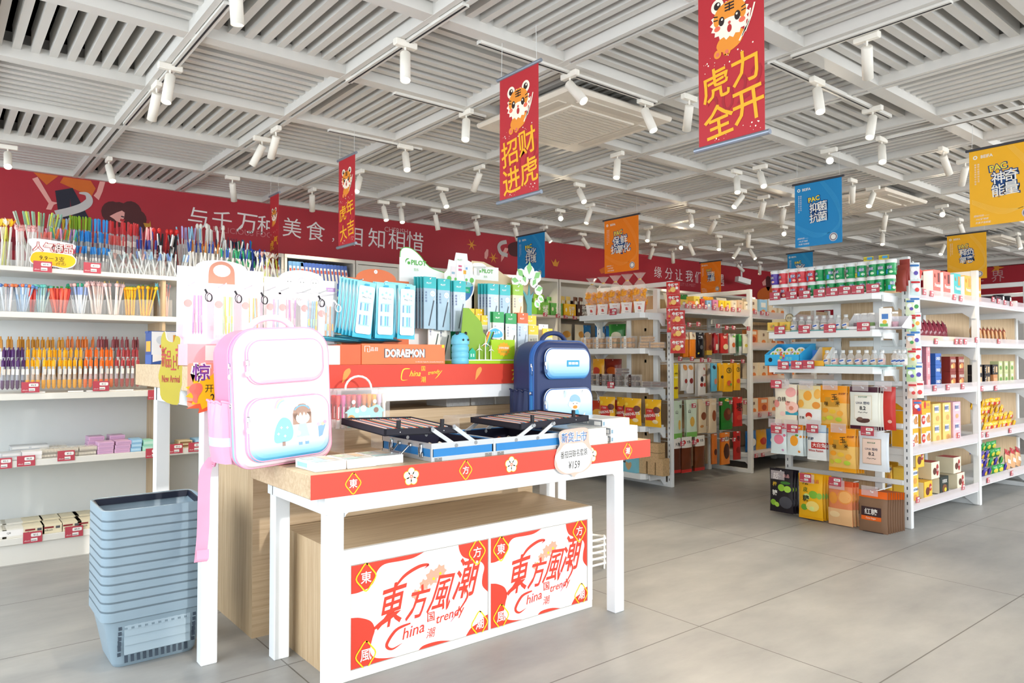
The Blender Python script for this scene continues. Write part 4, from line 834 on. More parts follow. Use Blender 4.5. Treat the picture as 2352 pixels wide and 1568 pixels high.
NVY, NVY2 = M('22335f', .55, var=.05, scale=30), M('1b2a52', .5); BZIP = GRAD('blue_bag_zip', '3f9be0', '2a62b8', .1, .45); BPT = GRAD('blue_top_pocket', '2f9fdd', 'f2f9fa', .29, .42); BPL = GRAD('blue_low_pocket', '2396d6', 'f4fafa', .05, .235)
def blue_art(nm, o, f, w, h):
    b = MB()
    if nm == 'top_pocket':
        b.slab(Fr((.02, f.o.y - .002, f.o.z + h * .40), (1, 0, 0), (0, 0, 1)), rrect(-.045, 0, .09, .033, .003), .004, M('2a95bf', .4))
        for k in range(3): b.rect(Fr((.02, f.o.y - .002, f.o.z + h * .40), (1, 0, 0), (0, 0, 1)), -.034 + k * .024, .011, .02, .012, PWHITE, .0008)
        b.build('patch', o); return
    u, v = .025, h * .34; PB = M('8fb6e6', .5); YB_ = M('f7efe6', .5)
    b.poly(f, spline([(u - .03, v - .01), (u - .026, v + .03), (u, v + .04), (u + .026, v + .03), (u + .03, v - .01)], 4), M('56aee0', .5), .001)
    b.disc(f, u, v + .066, .036, YB_, .0014, 18, .032); b.poly(f, spline([(u - .036, v + .075), (u - .03, v + .105), (u, v + .115), (u + .032, v + .10), (u + .038, v + .072), (u, v + .08)], 4, True), PB, .0018); b.disc(f, u - .036, v + .066, .014, M('d6e6f2', .5), .002, 14)
    b.disc(f, u, v + .05, .017, M('ef8a2a', .5), .002, 14, .009)
    for s in (-1, 1): b.disc(f, u + s * .013, v + .068, .003, INK, .002, 8)
    b.poly(f, spline([(u - .08, v + .10), (u - .066, v + .105), (u - .062, v + .125), (u - .07, v + .14), (u - .078, v + .12)], 3, True), M('b9dcf0', .5), .001); b.disc(f, u + .07, v + .12, .018, M('f2f8fa', .5), .001)
    b.poly(f, [(u + .05, v), (u + .075, v + .02), (u + .07, v - .004)], PWHITE, .001); b.build('picture', o)
backpack('navy and sky blue school backpack standing behind the art case', (2.555, 2.72, TZ + .002), (0, .0, .03), .405, .205, .485, NVY, NVY, BZIP, BZIP, (BPT, NVY2), (BPL, NVY2), M('2b5aa0', .45), M('d6dde4', .3), 'blue', blue_art, NVY2)
# ---------------------------------------------------------------- stack of shopping baskets
BGR = M('8fa3b0', .38, var=.03); BGR2 = M('9fb2bd', .38, var=.03)
def basket(body=True):
    t = thing('shopping_basket', None, 'basket'); b = MB(); w, d, h = .40, .33, .235
    def ring(z, i, r): return [(u - w / 2, v - d / 2, z) for u, v in rrect(i, i, w - 2 * i, d - 2 * i, r, 5)]
    prof = [(0, .052, .035), (.012, .046, .04), (h - .05, .012, .045), (h - .042, .0, .045), (h, .0, .045), (h + .002, .004, .045), (h, .010, .04), (h - .045, .014, .04), (.012, .046, .035)]
    R_ = [ring(*p) for p in prof]; N = len(R_[0])
    for k in range(len(R_) - 1): b.add(R_[k] + R_[k + 1], [(i, (i + 1) % N, N + (i + 1) % N, N + i) for i in range(N)], BGR, True)
    b.add(R_[0], [tuple(range(N))[::-1]], BGR); b.add(R_[-1], [tuple(range(N))], BGR)
    def slots(x0, x1, z0, z1, n, mat):
        for k in range(n):
            x = x0 + (x1 - x0) * (k + .5) / n; zz = (z0 + z1) / 2; ins = .040 - (zz - .012) / (h - .062) * .028
            for s in (-1,): 
                yy = -d / 2 + ins; f = Fr((0, yy - .0006, zz), (1, 0, 0), (0, .158, 1)); b.rect(f, x - (x1 - x0) / n * .28, -(z1 - z0) / 2, (x1 - x0) / n * .56, z1 - z0, mat, .0006)
    SL = M('3c4a58', .5)
    slots(-.115, .125, .150, .172, 10, BGR2); slots(-.12, .12, .018, .045, 11, SL)
    for sx in (-1, 1):
        for k in range(6): zz = .055 + k * .021; ins = .040 - (zz - .012) / (h - .062) * .028; f = Fr((sx * .135, -d / 2 + ins - .0006, zz), (1, 0, 0), (0, .158, 1)); b.rect(f, -.006, -.007, .012, .014, SL, .0006)
    zz = .10; ins = .040 - (zz - .012) / (h - .062) * .028; b.slab(Fr((0, -d / 2 + ins - .004, zz), (1, 0, 0), (0, .158, 1)), rrect(-.12, -.045, .24, .09, .003), .003, BGR2)
    for k in range(12): x = -.13 + k * .0236; b.rect(Fr((0, d / 2 - .0175, .165), (1, 0, 0), (0, .158, 1)), x, -.014, .012, .026, SL, .004)
    for k in range(12): y = -.08 + k * .0145; b.rect(Fr((w / 2 - .0172, 0, .16), (0, -1, 0), (.158, 0, 1)), y, -.02, .006, .04, SL, .004)
    b.build('shell', t)
    return t
bk = basket(); n_b = 12
pb = Proto(bk); bx_, by_ = .725, 3.155 + .118
ORD = ['bottom', 'second from the bottom', 'third from the bottom', 'fourth from the bottom', 'fifth from the bottom', 'sixth from the bottom', 'sixth from the top', 'fifth from the top', 'fourth from the top', 'third from the top', 'second from the top', 'top']
for k in range(n_b):
    r = pb((bx_, by_, .001 + k * .0345), .0, 'grey plastic shopping basket, ' + ORD[k] + ' of the nested stack', 'stacked shopping baskets')
b = MB(); w, d = .375, .305; q = [(-w / 2, -.05, .205), (-w / 2, d / 2 - .012, .222), (w / 2, d / 2 - .012, .222), (w / 2, -.05, .205)]
for i in range(3): b.bar(q[i], q[i + 1], .012, .026, M('1e2436', .45))
tag(b.build('handle', r), 'black carrying handle folded against the rim', None)
# white wire rack behind the cabinet
p = onZ(1300, 1150, 0)
b = MB()
for k in range(5):
    z = .03 + k * .035; b.tube([(-.14, .0, z), (.08, 0, z), (.12, .04, z - .004), (.08, .10, z), (-.14, .10, z)], .007, WHITE, 6, True)
for x in (-.14, .07): b.tube([(x, 0, 0), (x, 0, .19)], .007, WHITE, 6); b.tube([(x, .1, 0), (x, .1, .19)], .007, WHITE, 6)
tag(b.build('wire_rack', loc=(2.95, 2.90, 0)), 'small white wire rack on the floor behind the front table', 'rack')
# ================================================================ counter displays on the rear table
def pouch_outline(w, h, r=.012): return rrect(-w / 2, 0, w, h, r, 3)
def pillow(b, w, h, d, front, back=None, nx=8, ny=10, fin=.012, crimp=0.0, finm=None, o=(0, 0, 0), wob=0.0, seed=1):
    """a filled sealed bag standing or hanging, base at z=0, front facing -Y; returns a frame that follows the front"""
    rr = random.Random(seed); ph = rr.uniform(0, 6)
    def dep(u, v):   # u in -w/2..w/2, v in 0..h
        a = max(0.0, 1 - abs(2 * u / w) ** 2.6); c = min(1, max(0, (v - fin) / (h * .22))) if v < h / 2 else min(1, max(0, (h - fin - v) / (h * .22)))
        c = math.sin(c * PI / 2); return d / 2 * (a ** .55) * c + wob * d * math.sin(u * 60 + ph) * math.sin(v * 45 + ph) * a * c
    for sgn, m_ in ((-1, front), (1, back or front)):
        vs = []; fs = []
        for j in range(ny + 1):
            v = h * j / ny
            if j == 1: v = fin
            if j == ny - 1: v = h - fin
            for i in range(nx + 1):
                u = -w / 2 + w * i / nx; z_ = v + (crimp * (1 if i % 2 else -1) if j in (0, ny) else 0); pin = 1 - .05 * math.sin(PI * v / h)
                vs.append((o[0] + u * pin, o[1] + sgn * dep(u, v) + sgn * .0006, o[2] + z_))
        fs = [(j * (nx + 1) + i, j * (nx + 1) + i + 1, (j + 1) * (nx + 1) + i + 1, (j + 1) * (nx + 1) + i) for j in range(ny) for i in range(nx)]
        if finm:
            e = [q for q in fs if q[0] < (nx + 1) or q[0] >= (ny - 1) * (nx + 1)]; b.add(vs, e, finm, True); fs = [q for q in fs if q not in e]
        b.add(vs, fs, m_, True)
    return Fr((o[0], o[1] - .0006, o[2]), (1, 0, 0), (0, 0, 1), lambda u, v: dep(u, v) + .0008)
RB = RZ + .0008
# --- two white boards with clear pencil pouches
LILW = M('f3eaf6', .5, var=.01); PNKB = M('efb4bd', .5)
def board_stand(name, label, x0, x1, ztop, arch, face, draw, cat='display stand', ydepth=.16, base_h=.085, basef=None):
    w = x1 - x0; t = thing(name, label, cat, ((x0 + x1) / 2, 3.0, RB))
    h = ztop - RB; b = MB(); pts = [(-w / 2, 0), (w / 2, 0), (w / 2, h - arch)]; au, aw = (.0, w * .30)
    pts += [(aw + .03, h - arch)] + arc(0, h - arch * 1.0, aw, 0, 180, 14, arch) + [(-aw - .03, h - arch), (-w / 2, h - arch)]
    f = FRONT(ydepth); b.slab(f, pts, .004, face); draw(b, f, w, h); b.build('back_board', t)
    b = MB(); b.box((-w / 2, 0, 0), (w / 2, ydepth - .002, base_h), basef or face, .001); b.build('base_box', t); return t
def b1(b, f, w, h):
    BR, HD = M('c98a72', .5), M('f6ece6', .5)   # a plain hooded-child motif reduced to a hood outline
    b.poly(f, spline([(-.055, h - .10), (-.05, h - .035), (-.02, h - .008), (.02, h - .008), (.05, h - .035), (.055, h - .10)], 4), BR, .001); b.disc(f, 0, h - .045, .036, HD, .0014, 16, .026)
t1 = board_stand('pencil_pouch_stand', 'white counter stand with arched top, left one, hung with clear pencil pouches', .79, 1.145, 1.615, .035, LILW, b1, basef=PNKB)
b = MB(); b.rect(FRONT(-.0005), -.11, .02, .16, .06, PWHITE); b.build('base_label', t1)
def b2(b, f, w, h):
    G_ = M('c9c2cc', .5)
    for k, u in enumerate((-.06, .0, .06)):
        b.ribbon(f, arc(u, h - .055, .02, 0, 300, 10), .0018, G_, .001)
        for s in (-1, 1): b.disc(f, u + s * .007, h - .055, .002, INK, .0012, 8)
    for k in range(3): b.ribbon(f, [(u, h - .10 - k * .006 + .006 * math.sin(u * 40 + k)) for u in [-w / 2 + w * i / 16 for i in range(17)]], .0015, G_, .001)
    b.rect(f, w / 2 - .055, h - .09, .045, .018, M('c79ad0', .5), .001); b.text(f, '30样', w / 2 - .032, h - .081, h=.010, mat=PWHITE, z=.0014)
t2 = board_stand('pencil_pouch_stand', 'white counter stand with arched top, right one, hung with clear pencil pouches', 1.150, 1.495, 1.60, .04, PWHITE, b2)
CLP = CLEAR('f4eef6', .13); PW2 = M('efe8f2', .5)
def pouch(seed, ring, wide):
    rr = random.Random(seed); t = thing('pencil_pouch', None, 'pencil pouch'); w, h = .085 if wide else .065, .20
    b = MB(); pillow(b, w, h, .026, CLP, nx=6, ny=6, fin=.006); b.build('sleeve', t)
    b = MB(); pc_ = [('e7a9b9', 'b98ac0', 'e2d0c0'), ('a8cf9e', 'f2cf4c', '8fc2d8'), ('f0b43a', '9ad0e0', 'e0a070'), ('caa9cf', 'e6dfe8', '9fb8c8')][seed % 4]
    b.rect(FRONT(.0), -w * .45, .01, w * .35, h * .85, PW2, .004); b.disc(FRONT(.0), -w * .27, h * .68, .016, M('d59a94', .5), .005, 12)
    for k in range(4): c = M(rr.choice(pc_), .4); x = -w * .02 + k * w * .13; b.lathe([(.0, .01), (.0032, .02), (.0034, h * .85)], c, (x, 0, 0), 6, (rr.uniform(-.05, .05), 0, 1)); b.box((x - .003, -.0038, .06), (x + .003, -.0034, .09), M(rr.choice(pc_), .4))
    b.build('pencils', t)['kind'] = 'stuff'
    b = MB(); b.box((-w / 2, -.004, h - .008), (w / 2, .004, h + .002), M('f5f2f6', .4), .002); b.build('zipper', t)
    if ring:
        b = MB(); m_ = BLACK if ring == 1 else WHITE; b.tube([(w / 2, -.004, h - .004), (w / 2 + .006, -.008, h - .018)], .004, m_, 6); b.tube([(w / 2 + .012 + .013 * math.cos(a), -.010 + .003 * math.sin(a), h - .036 + .018 * math.sin(a)) for a in [2 * PI * k / 14 for k in range(14)]], .0016, m_, 5, True); b.tube([(w / 2 + .016 + .011 * math.cos(a), -.012, h - .038 + .016 * math.sin(a)) for a in [2 * PI * k / 12 for k in range(12)]], .0013, m_, 5, True); b.build('pull_ring', t)
    return t
for i, (x, st, ring, wide, l) in enumerate(((.835, t1, 1, 1, 'with green pencils, first peg of the left white stand'), (.955, t1, 1, 1, 'with yellow pencils, second peg of the left white stand'), (1.065, t1, 1, 1, 'third peg of the left white stand, above the pink backpack'), (1.165, t2, 0, 0, 'first peg of the right white stand'), (1.225, t2, 2, 1, 'with white ring, second peg of the right white stand'), (1.325, t2, 1, 1, 'with black ring, third peg of the right white stand'), (1.405, t2, 2, 1, 'with white ring, last peg beside the orange stand'))):
    o = pouch(i, ring, wide); o.location = (x, 3.085, 1.285 if i < 6 else 1.265); o['label'] = 'clear pencil pouch ' + l
    b = MB(); b.tube([(x - st.location.x, .162, 1.50 - RB), (x - st.location.x, .06, 1.508 - RB)], .0025, CHROME, 6); b.build('peg', st)
# --- orange stand with cyan pen bags
OR1, OR2 = M('ea7a4a', .5), M('e8633c', .5)
def b3(b, f, w, h):
    b.text(f, '品目', -w * .24, h - .075, h=.020, mat=PWHITE, z=.001); b.ribbon(f, [(-w * .43, h - .088), (-w * .43, h - .062), (-w * .33, h - .062), (-w * .33, h - .088), (-w * .38, h - .088), (-w * .38, h - .072)], .003, PWHITE, .001)
    b.disc(f, -.005, h - .014, .010, PWHITE, .001, 12); b.text(f, '1', -.005, h - .014, h=.010, mat=OR1, z=.0014); b.disc(f, .055, h - .07, .016, PWHITE, .001, 14); b.text(f, 'Z', .055, h - .07, h=.014, mat=INK, z=.0014); b.text(f, '霹靂', w * .37, h - .075, h=.016, mat=PWHITE, z=.001, fat=.03); b.text(f, 'A款', w * .37, h - .098, h=.016, mat=PWHITE, z=.001, fat=.03)
t3 = board_stand('pen_bag_stand', 'orange counter stand with cyan pen bags and rounded top', 1.52, 1.885, 1.635, .05, OR1, b3, base_h=.002)
b = MB(); x0, x1 = 1.54 - t3.location.x, 1.995 - t3.location.x; b.box((x0 - .105, -.001, 0), (x0 - .002, .12, .09), OR2, .001); b.box((x0, -.004, 0), (x1, .12, .095), OR1, .0015); f = FRONT(-.004)
b.text(f, 'DORAEMON', (x0 + x1) / 2, .052, w=.225, h=.046, mat=M('6d6462', .5), fat=.09, z=.0008); b.text(f, 'DORAEMON', (x0 + x1) / 2, .052, w=.213, h=.040, mat=PWHITE, fat=.045, z=.0014); b.text(f, '品目', x0 + .063, .07, h=.018, mat=PWHITE, z=.001); b.ribbon(f, [(x0 + .015, .058), (x0 + .015, .084), (x0 + .04, .084), (x0 + .04, .058), (x0 + .028, .058), (x0 + .028, .074)], .003, PWHITE, .001); b.text(f, '© 1970-2021 Fujiko Pro. Licensed by Animation Int', x1 - .09, .010, w=.16, mat=PWHITE, z=.001); b.rect(f, x1 - .02, .08, .014, .014, YLW, .001)
b.build('base_box', t3)
CY, CYL, CYD = M('38c3dd', .35, var=.04), M('b5eef2', .35), M('1f9fc4', .35)
CYP = GRAD('cyan_pack', '2fb5d6', '8fe3ee', 0, .26, .3)
def cyan_pack():
    b = MB(); w, h = .098, .262; pillow(b, w, h, .016, CYP, CYD, nx=6, ny=8, fin=.012); f = Fr((0, -.0085, 0), (1, 0, 0), (0, 0, 1))
    b.poly(f, rrect(-.040, .018, .080, .222, .010), M('e9f9f8', .35), .0004); b.rect(f, -.028, .055, .056, .11, M('a9e9ee', .3), .0010)
    for k in range(5): b.rect(f, -.026 + k * .0115, .06, .0045, .10, M(('5b76b8', 'f4fbfb', '3fb3cf', '7a8fc8', 'f4fbfb')[k], .4), .0014)
    b.rect(f, -.030, .105, .060, .02, M('ddf6f4', .4), .0018)
    for u, v in ((-.02, .205), (.0, .215), (.02, .208)): b.disc(f, u, v, .006, M('9adfe6', .4), .0012, 10)
    b.text(f, 'Miss You', .004, .188, w=.045, mat=M('4a6a80', .5), z=.0014); b.rect(f, -.012, .243, .024, .008, CYD, .0012); b.disc(f, -.025, .035, .012, PWHITE, .0012, 10); b.disc(f, .02, .032, .014, PWHITE, .0012, 10)
    return b.build('pen_bag')
cp = tag(cyan_pack(), None, 'pen bag'); pr_ = Proto(cp); rr = random.Random(5)
for si, (x, n, zt, lean, l) in enumerate(((1.555, 6, 1.305, .10, 'left'), (1.672, 3, 1.292, .03, 'middle'), (1.790, 5, 1.292, .02, 'right'))):
    for k in range(n):
        pr_((x - k * .009 * (si != 1) - .0, 3.028 + k * .0175, zt + .004 * k - .012 * (si == 0) + rr.uniform(-.002, .002)), label='cyan pen bag ' + ('at the front of' if k == 0 else 'deeper in') + ' the ' + l + ' stack on the orange stand', group=None if k == 0 else 'cyan pen bags behind the %s front one' % l, rot=(0, lean, rr.uniform(-.03, .03)))
    b = MB(); b.tube([(x - t3.location.x, .162, zt + .255 - RB), (x - t3.location.x, .015, zt + .258 - RB)], .0025, CHROME, 6); b.build('peg', t3)
for i, (x, y) in enumerate(((1.60, 3.03), (1.72, 3.045), (1.80, 3.03))): pr_((x - .03, y + .02, RB + .10 + i * .004), label='cyan pen bag lying flat on the orange box, ' + ('left', 'middle', 'right')[i], rot=(-PI / 2 + .1, .05, 1.3))
# --- PILOT stands
PG, TEALG, OLV, LIME, KRAFT = M('58b045', .5), M('1faf84', .5), M('7fa52c', .5), M('a9cf22', .5), M('d8c49e', .55)
def leafs(b, f, pts, col, z=.001):
    for u, v, r, a in pts: b.poly(f, [(u + r * math.cos(a), v + r * math.sin(a)), (u + r * .5 * math.cos(a + 1.2), v + r * .5 * math.sin(a + 1.2)), (u - r * .7 * math.cos(a), v - r * .7 * math.sin(a)), (u + r * .5 * math.cos(a - 1.2), v + r * .5 * math.sin(a - 1.2))], col, z)
def logo(b, f, u, v, s):
    b.ribbon(f, arc(u - s * 1.5, v, s * .55, 80, 200, 8), s * .22, PG, .001, True); b.disc(f, u - s * 1.45, v - s * .15, s * .28, PG, .001, 10); b.text(f, 'PILOT', u + s * .5, v, w=s * 3.0, mat=PG, fat=.03, z=.001); b.text(f, '百乐', u, v - s * 1.2, h=s * .45, mat=PG, z=.001)
t4 = thing('pilot_pen_stand'.replace('pilot_', 'refill_'), 'tall white counter stand with green lettering and school cutout', 'display stand', (2.05, 3.0, RB))
b = MB(); f = FRONT(.165); h = .585
pts = [(-.215, 0), (.245, 0), (.245, .50), (.10, .47)] + spline([(.06, .475), (-.04, .50), (-.10, .555), (-.15, h), (-.195, h), (-.212, h - .02)], 4) + [(-.215, h - .05)]
b.slab(f, pts, .004, PWHITE); b.ribbon(f, pts[4:], .004, PG, .0006); logo(b, f, -.12, .515, .030)
b.poly(f, [(.05, .215), (.245, .25), (.245, .0), (.05, .0)], TEALG, .001); b.build('back_board', t4)
b = MB(); f = FRONT(.140); cu, cv = .135, .42   # town-on-a-globe cutout
pts = arc(cu, cv, .095, 180, 360, 14, .105) + [(cu + .10, cv + .03), (cu + .085, cv + .06), (cu + .08, cv + .12), (cu + .05, cv + .13), (cu + .045, cv + .165), (cu - .025, cv + .165), (cu - .035, cv + .12), (cu - .07, cv + .125), (cu - .08, cv + .07), (cu - .10, cv + .05)]
b.slab(f, pts, .004, PWHITE); b.poly(f, arc(cu, cv - .005, .085, 180, 360, 14, .09), M('3f78b5', .5), .001); b.poly(f, spline([(cu - .07, cv - .06), (cu - .03, cv - .045), (cu + .02, cv - .06), (cu, cv - .085), (cu - .04, cv - .085)], 3, True), PG, .0014)
b.disc(f, cu, cv, .085, M('8bd0d6', .5), .0012, 18, .018); b.rect(f, cu - .06, cv - .045, .125, .032, TEALG, .0016); b.text(f, '返校日 BACK TO SCHOOL', cu, cv - .029, w=.11, h=.016, mat=PWHITE, z=.002)
for u, v, w_, hh, c in ((-.06, .02, .03, .07, 'f3e6e8'), (-.025, .02, .045, .12, 'f7f4f2'), (.03, .02, .035, .085, 'eef0f4'), (-.012, .07, .022, .012, 'd8668a'), (-.012, .09, .022, .010, 'd8668a'), (.035, .08, .012, .012, '7aa7d8'), (.02, .055, .018, .02, 'f0b23a'), (-.055, .05, .02, .012, '9ab8c8')): b.rect(f, cu + u, cv + v, w_, hh, M(c, .5), .0014 + (hh < .03) * .0004)
b.text(f, 'PILOT', cu - .003, cv + .128, w=.03, mat=PG, z=.002)
for u in (-.07, -.03, .04, .075): b.disc(f, cu + u, cv + .025, .014 if abs(u) > .05 else .008, M('6fbf5a', .5), .0022, 10); b.rect(f, cu + u - .0015, cv, .003, .015, M('8a6a4a', .5), .002)
b.build('school_cutout', t4)
b = MB(); b.lathe([(.0, 0), (.012, .004), (.012, .04), (.045, .045), (.05, .055), (.03, .068), (0, .072)], PWHITE, (.27, .17, .475), 16); b.build('lamp_cutout', t4)
t5 = thing('refill_pen_stand', 'kraft coloured counter stand with green lettering and tree cutout', 'display stand', (2.48, 3.0, RB))
b = MB(); f = FRONT(.165); pts = [(-.20, 0), (.21, 0), (.21, .46), (.19, .49), (.12, .47), (.03, .49), (-.04, .53), (-.12, .555), (-.20, .555)]
b.slab(f, pts, .004, KRAFT); b.slab(FRONT(.163), [(-.19, .455), (-.02, .455), (-.02, .53), (-.19, .53)], .002, PWHITE); logo(b, FRONT(.163), -.11, .505, .026); b.text(FRONT(.163), '漸生力', .09, .435, w=.10, mat=PG, fat=.03, z=.001); b.build('back_board', t5)
b = MB(); f = FRONT(.135); TRK_, LF = M('4f9aa2', .5), M('8fd07f', .5)
b.slab(f, spline([(.155, .20), (.165, .33), (.125, .42), (.15, .40), (.17, .385), (.18, .45), (.19, .385), (.215, .41), (.20, .36), (.20, .20)], 2), .004, TRK_)
for u, v, r in ((.18, .52, .04), (.12, .50, .035), (.235, .495, .035), (.08, .46, .03), (.25, .42, .03), (.215, .46, .03), (.145, .47, .03), (.11, .44, .022), (.265, .37, .022), (.24, .34, .022)): b.poly(f, arc(u, v, r, 0, 330, 11), PWHITE, .001 + r * .004)
leafs(b, f, [(.18, .535, .045, 1.5), (.12, .505, .04, 2.4), (.235, .50, .04, .7), (.08, .465, .034, 3.0), (.25, .425, .034, .3), (.215, .46, .03, 1.0), (.145, .475, .03, 2.0), (.11, .44, .024, 3.5), (.265, .37, .026, -.4), (.24, .34, .024, -.8)], LF, .0016); b.build('tree_cutout', t5)
# hanging refill packs
HD = {'teal': M('35b3b8', .4), 'green': M('2e9a55', .4), 'orange': M('d9602c', .4), 'lime': M('93bd3a', .4)}
def refill(head, body, pen, txt, w=.072, h=.26):
    b = MB(); b.box((-w / 2, -.004, 0), (w / 2, .004, h * .80), body, .001); b.box((-w / 2, -.0046, h * .78), (w / 2, .0046, h), head, .0005); f = Fr((0, -.0042, 0), (1, 0, 0), (0, 0, 1))
    b.ribbon(f, [(-w * .1, h * .06), (w * .30, h * .55)], .006, pen, .0012); b.ribbon(f, [(w * .30, h * .55), (w * .34, h * .60)], .003, M('e8e6e0', .4), .0012); b.disc(f, w * .2, h * .68, w * .2, PWHITE, .001, 14); b.text(f, '×2', w * .2, h * .68, h=.012, mat=HD['teal'], z=.0015); f2 = Fr((0, -.0047, 0), (1, 0, 0), (0, 0, 1)); b.text(f2, 'PILOT', -w * .1, h * .88, w=w * .4, mat=PWHITE, z=.0008, fat=.02); b.disc(f2, 0, h * .965, .004, PWHITE, .001, 10)
    for k, ch in enumerate(txt): b.text(f, ch, -w * .33, h * (.70 - .055 * k), h=.011, mat=M('3a4a8a', .5), z=.0014)
    return tag(b.build('refill_pack'), None, 'pen pack')
BG = M('9db9c9', .3, var=.1); BG2 = M('b9c8d6', .3); KB = M('e6d6b4', .4); WB = M('f0efe8', .4)
def stack(proto, x, y, z, n, dy, label, grp, hang=None, dx=-.006):
    for k in range(n): proto((x + dx * k, y + dy * k, z + .001 * k), label=label + (', front one' if k == 0 and n > 1 else (', behind the front one' if n > 1 else '')), group=grp if k > 0 else None)
    if hang: b = MB(); b.tube([(x - hang.location.x, .163, z + .252 - RB), (x - hang.location.x, y - 3.0 - .012, z + .254 - RB)], .002, CHROME, 6); b.build('peg', hang)
pA, pB, pC, pD, pE, pF = Proto(refill(HD['teal'], BG, M('3c4450', .4), '从此时刻')), Proto(refill(HD['teal'], BG2, M('56606a', .4), '超级顺滑')), Proto(refill(HD['green'], WB, M('44504a', .4), '环保替芯')), Proto(refill(HD['orange'], BG2, M('8a97a5', .4), '书写之友')), Proto(refill(HD['lime'], KB, M('c78a4a', .4), '自然系列')), None
stack(pA, 1.945, 3.06, 1.345, 4, .02, 'grey refill pack under the left green lettering, first column', 'refill packs, first column', t4); stack(pA, 2.025, 3.055, 1.34, 2, .02, 'grey refill pack under the left green lettering, second column', 'refill packs, second column', t4); stack(pB, 2.115, 3.045, 1.335, 2, .02, 'pale refill pack with teal header below the globe cutout', 'refill packs below the globe cutout', t4)
stack(pB, 2.335, 3.05, 1.335, 4, .02, 'pale refill pack on the kraft stand, left column', 'refill packs, kraft stand left column', t5); stack(pA, 2.415, 3.05, 1.335, 1, .02, 'grey refill pack with teal header on the kraft stand', None, t5); stack(pE, 2.505, 3.05, 1.34, 3, .018, 'kraft refill pack with lime header on the kraft stand', 'kraft refill packs behind', t5)
stack(pC, 2.355, 3.03, 1.185, 3, .016, 'white pen pack with green header, lower row left', 'green header packs, lower row', None); stack(pC, 2.435, 3.022, 1.18, 1, .016, 'white pen pack with green header, lower row right', None, None); stack(pD, 2.515, 3.02, 1.185, 2, .016, 'pen pack with orange header in the lower row', 'orange header packs', None)
stack(pC, 1.99, 3.09, 1.18, 1, .016, 'pale pen pack with green print left of the blue bottle', None, None); stack(pC, 2.06, 3.10, 1.175, 2, .016, 'white pen pack standing behind the blue bottle', 'white packs behind the bottle', None)
# yellow lead packs in the green tray
t6 = thing('refill_tray', 'lime green slanted display tray with wind turbines', 'display tray', (2.27, 3.0, RB))
b = MB(); x0, x1 = 2.05 - 2.27, 2.46 - 2.27
b.box((x0, -.02, 0), (x1 + .12, .12, .016), LIME, .001); b.box((x0, -.021, .016), (x1 + .12, .12, .022), PWHITE); b.build('base', t6)
b = MB(); f = LEFT(-.065); 
b.slab(Fr((-.10, -.018, .022), (1, 0, 0), (0, 0, 1)), [(-.09, 0), (.09, 0), (.09, .10), (.05, .14), (.04, .19), (-.04, .26), (-.075, .26), (-.08, .2), (-.09, .1)], .003, OLV); b.build('side_panel', t6)
b = MB(); b.box((-.005, -.030, .022), (.15, .06, .125), LIME, .001); f = FRONT(-.030); b.poly(f, star(.075, .075, .036, .046, 12, .85), M('f2ae2a', .5), .001); b.text(f, '开学优惠装', .075, .082, w=.065, mat=PWHITE, z=.0015, fat=.02); b.text(f, '大容量', .075, .062, w=.04, mat=PG, z=.0015); b.build('front_box', t6)
b = MB()
f = FRONT(-.034, .022)
for u, s in ((-.085, .8), (-.045, 1.2), (-.01, .75)):
    b.slab(Fr((u, -.032, .022), (1, 0, 0), (0, 0, 1)), [(-.003, 0), (.003, 0), (.0015, .07 * s), (-.0015, .07 * s)], .002, PWHITE)
    for a in (90, 210, 330): c, q = math.cos(math.radians(a)), math.sin(math.radians(a)); b.slab(Fr((u, -.034, .022 + .07 * s), (1, 0, 0), (0, 0, 1)), [(-.003 * q, .003 * c), (.003 * q, -.003 * c), (.03 * s * c, .03 * s * q)], .002, PWHITE)
b.build('wind_turbine', t6)
YB1 = M('f4c320', .4); YB2 = M('e6a818', .4)
def lead_pack():
    b = MB(); b.box((-.036, -.004, 0), (.036, .004, .115), M('c9c8b4', .3), .001); b.box((-.036, -.0046, .065), (.036, .0046, .115), YB1, .0005); f = FRONT(-.0047); b.text(f, 'PILOT', -.008, .085, w=.03, mat=PWHITE, z=.0008, fat=.02); b.disc(f, 0, .106, .004, PWHITE, .001, 8); f = FRONT(-.0042); b.rect(f, -.03, .01, .06, .05, M('b5b4a4', .4), .0006); b.text(f, '88 铅芯', 0, .036, w=.05, mat=INK, z=.001); return tag(b.build('lead_pack'), None, 'lead pack')
lp = Proto(lead_pack())
for r_, (z, y, n) in enumerate(((1.345, 3.09, 2), (1.31, 3.055, 2))):
    for k in range(n): lp((2.205 + k * .078 + r_ * .012, y, z), label='yellow lead pack in the green tray, ' + ('upper' if r_ == 0 else 'lower') + ' row, ' + ('left' if k == 0 else 'right'))
for k, (x, z) in enumerate(((2.60, 1.32), (2.605, 1.265), (2.70, 1.25))): lp((x, 3.05 - k * .012, z), label='yellow lead pack right of the kraft stand, ' + ('upper', 'lower', 'beside the backpack handle')[k])
for k in range(2):
    b = MB(); f = FRONT(0); b.slab(f, spline([(-.045, 0), (-.05, .03), (0, .055), (.05, .03), (.045, 0)], 4, True), .003, PWHITE); b.poly(f, spline([(-.04, .004), (-.044, .03), (0, .05), (.044, .03), (.04, .004)], 4, True), M('4fb0d4', .5), .001); b.text(f, '新品上市', .0, .027, w=.065, mat=PWHITE, fat=.03, z=.0016, rot=.1); tag(b.build('shelf_card', loc=(2.30 + k * .012, 2.985, 1.305 - k * .07)), 'blue cloud-shaped card on the lime tray, ' + ('upper', 'lower')[k] + ' one', 'sign')
b = MB()
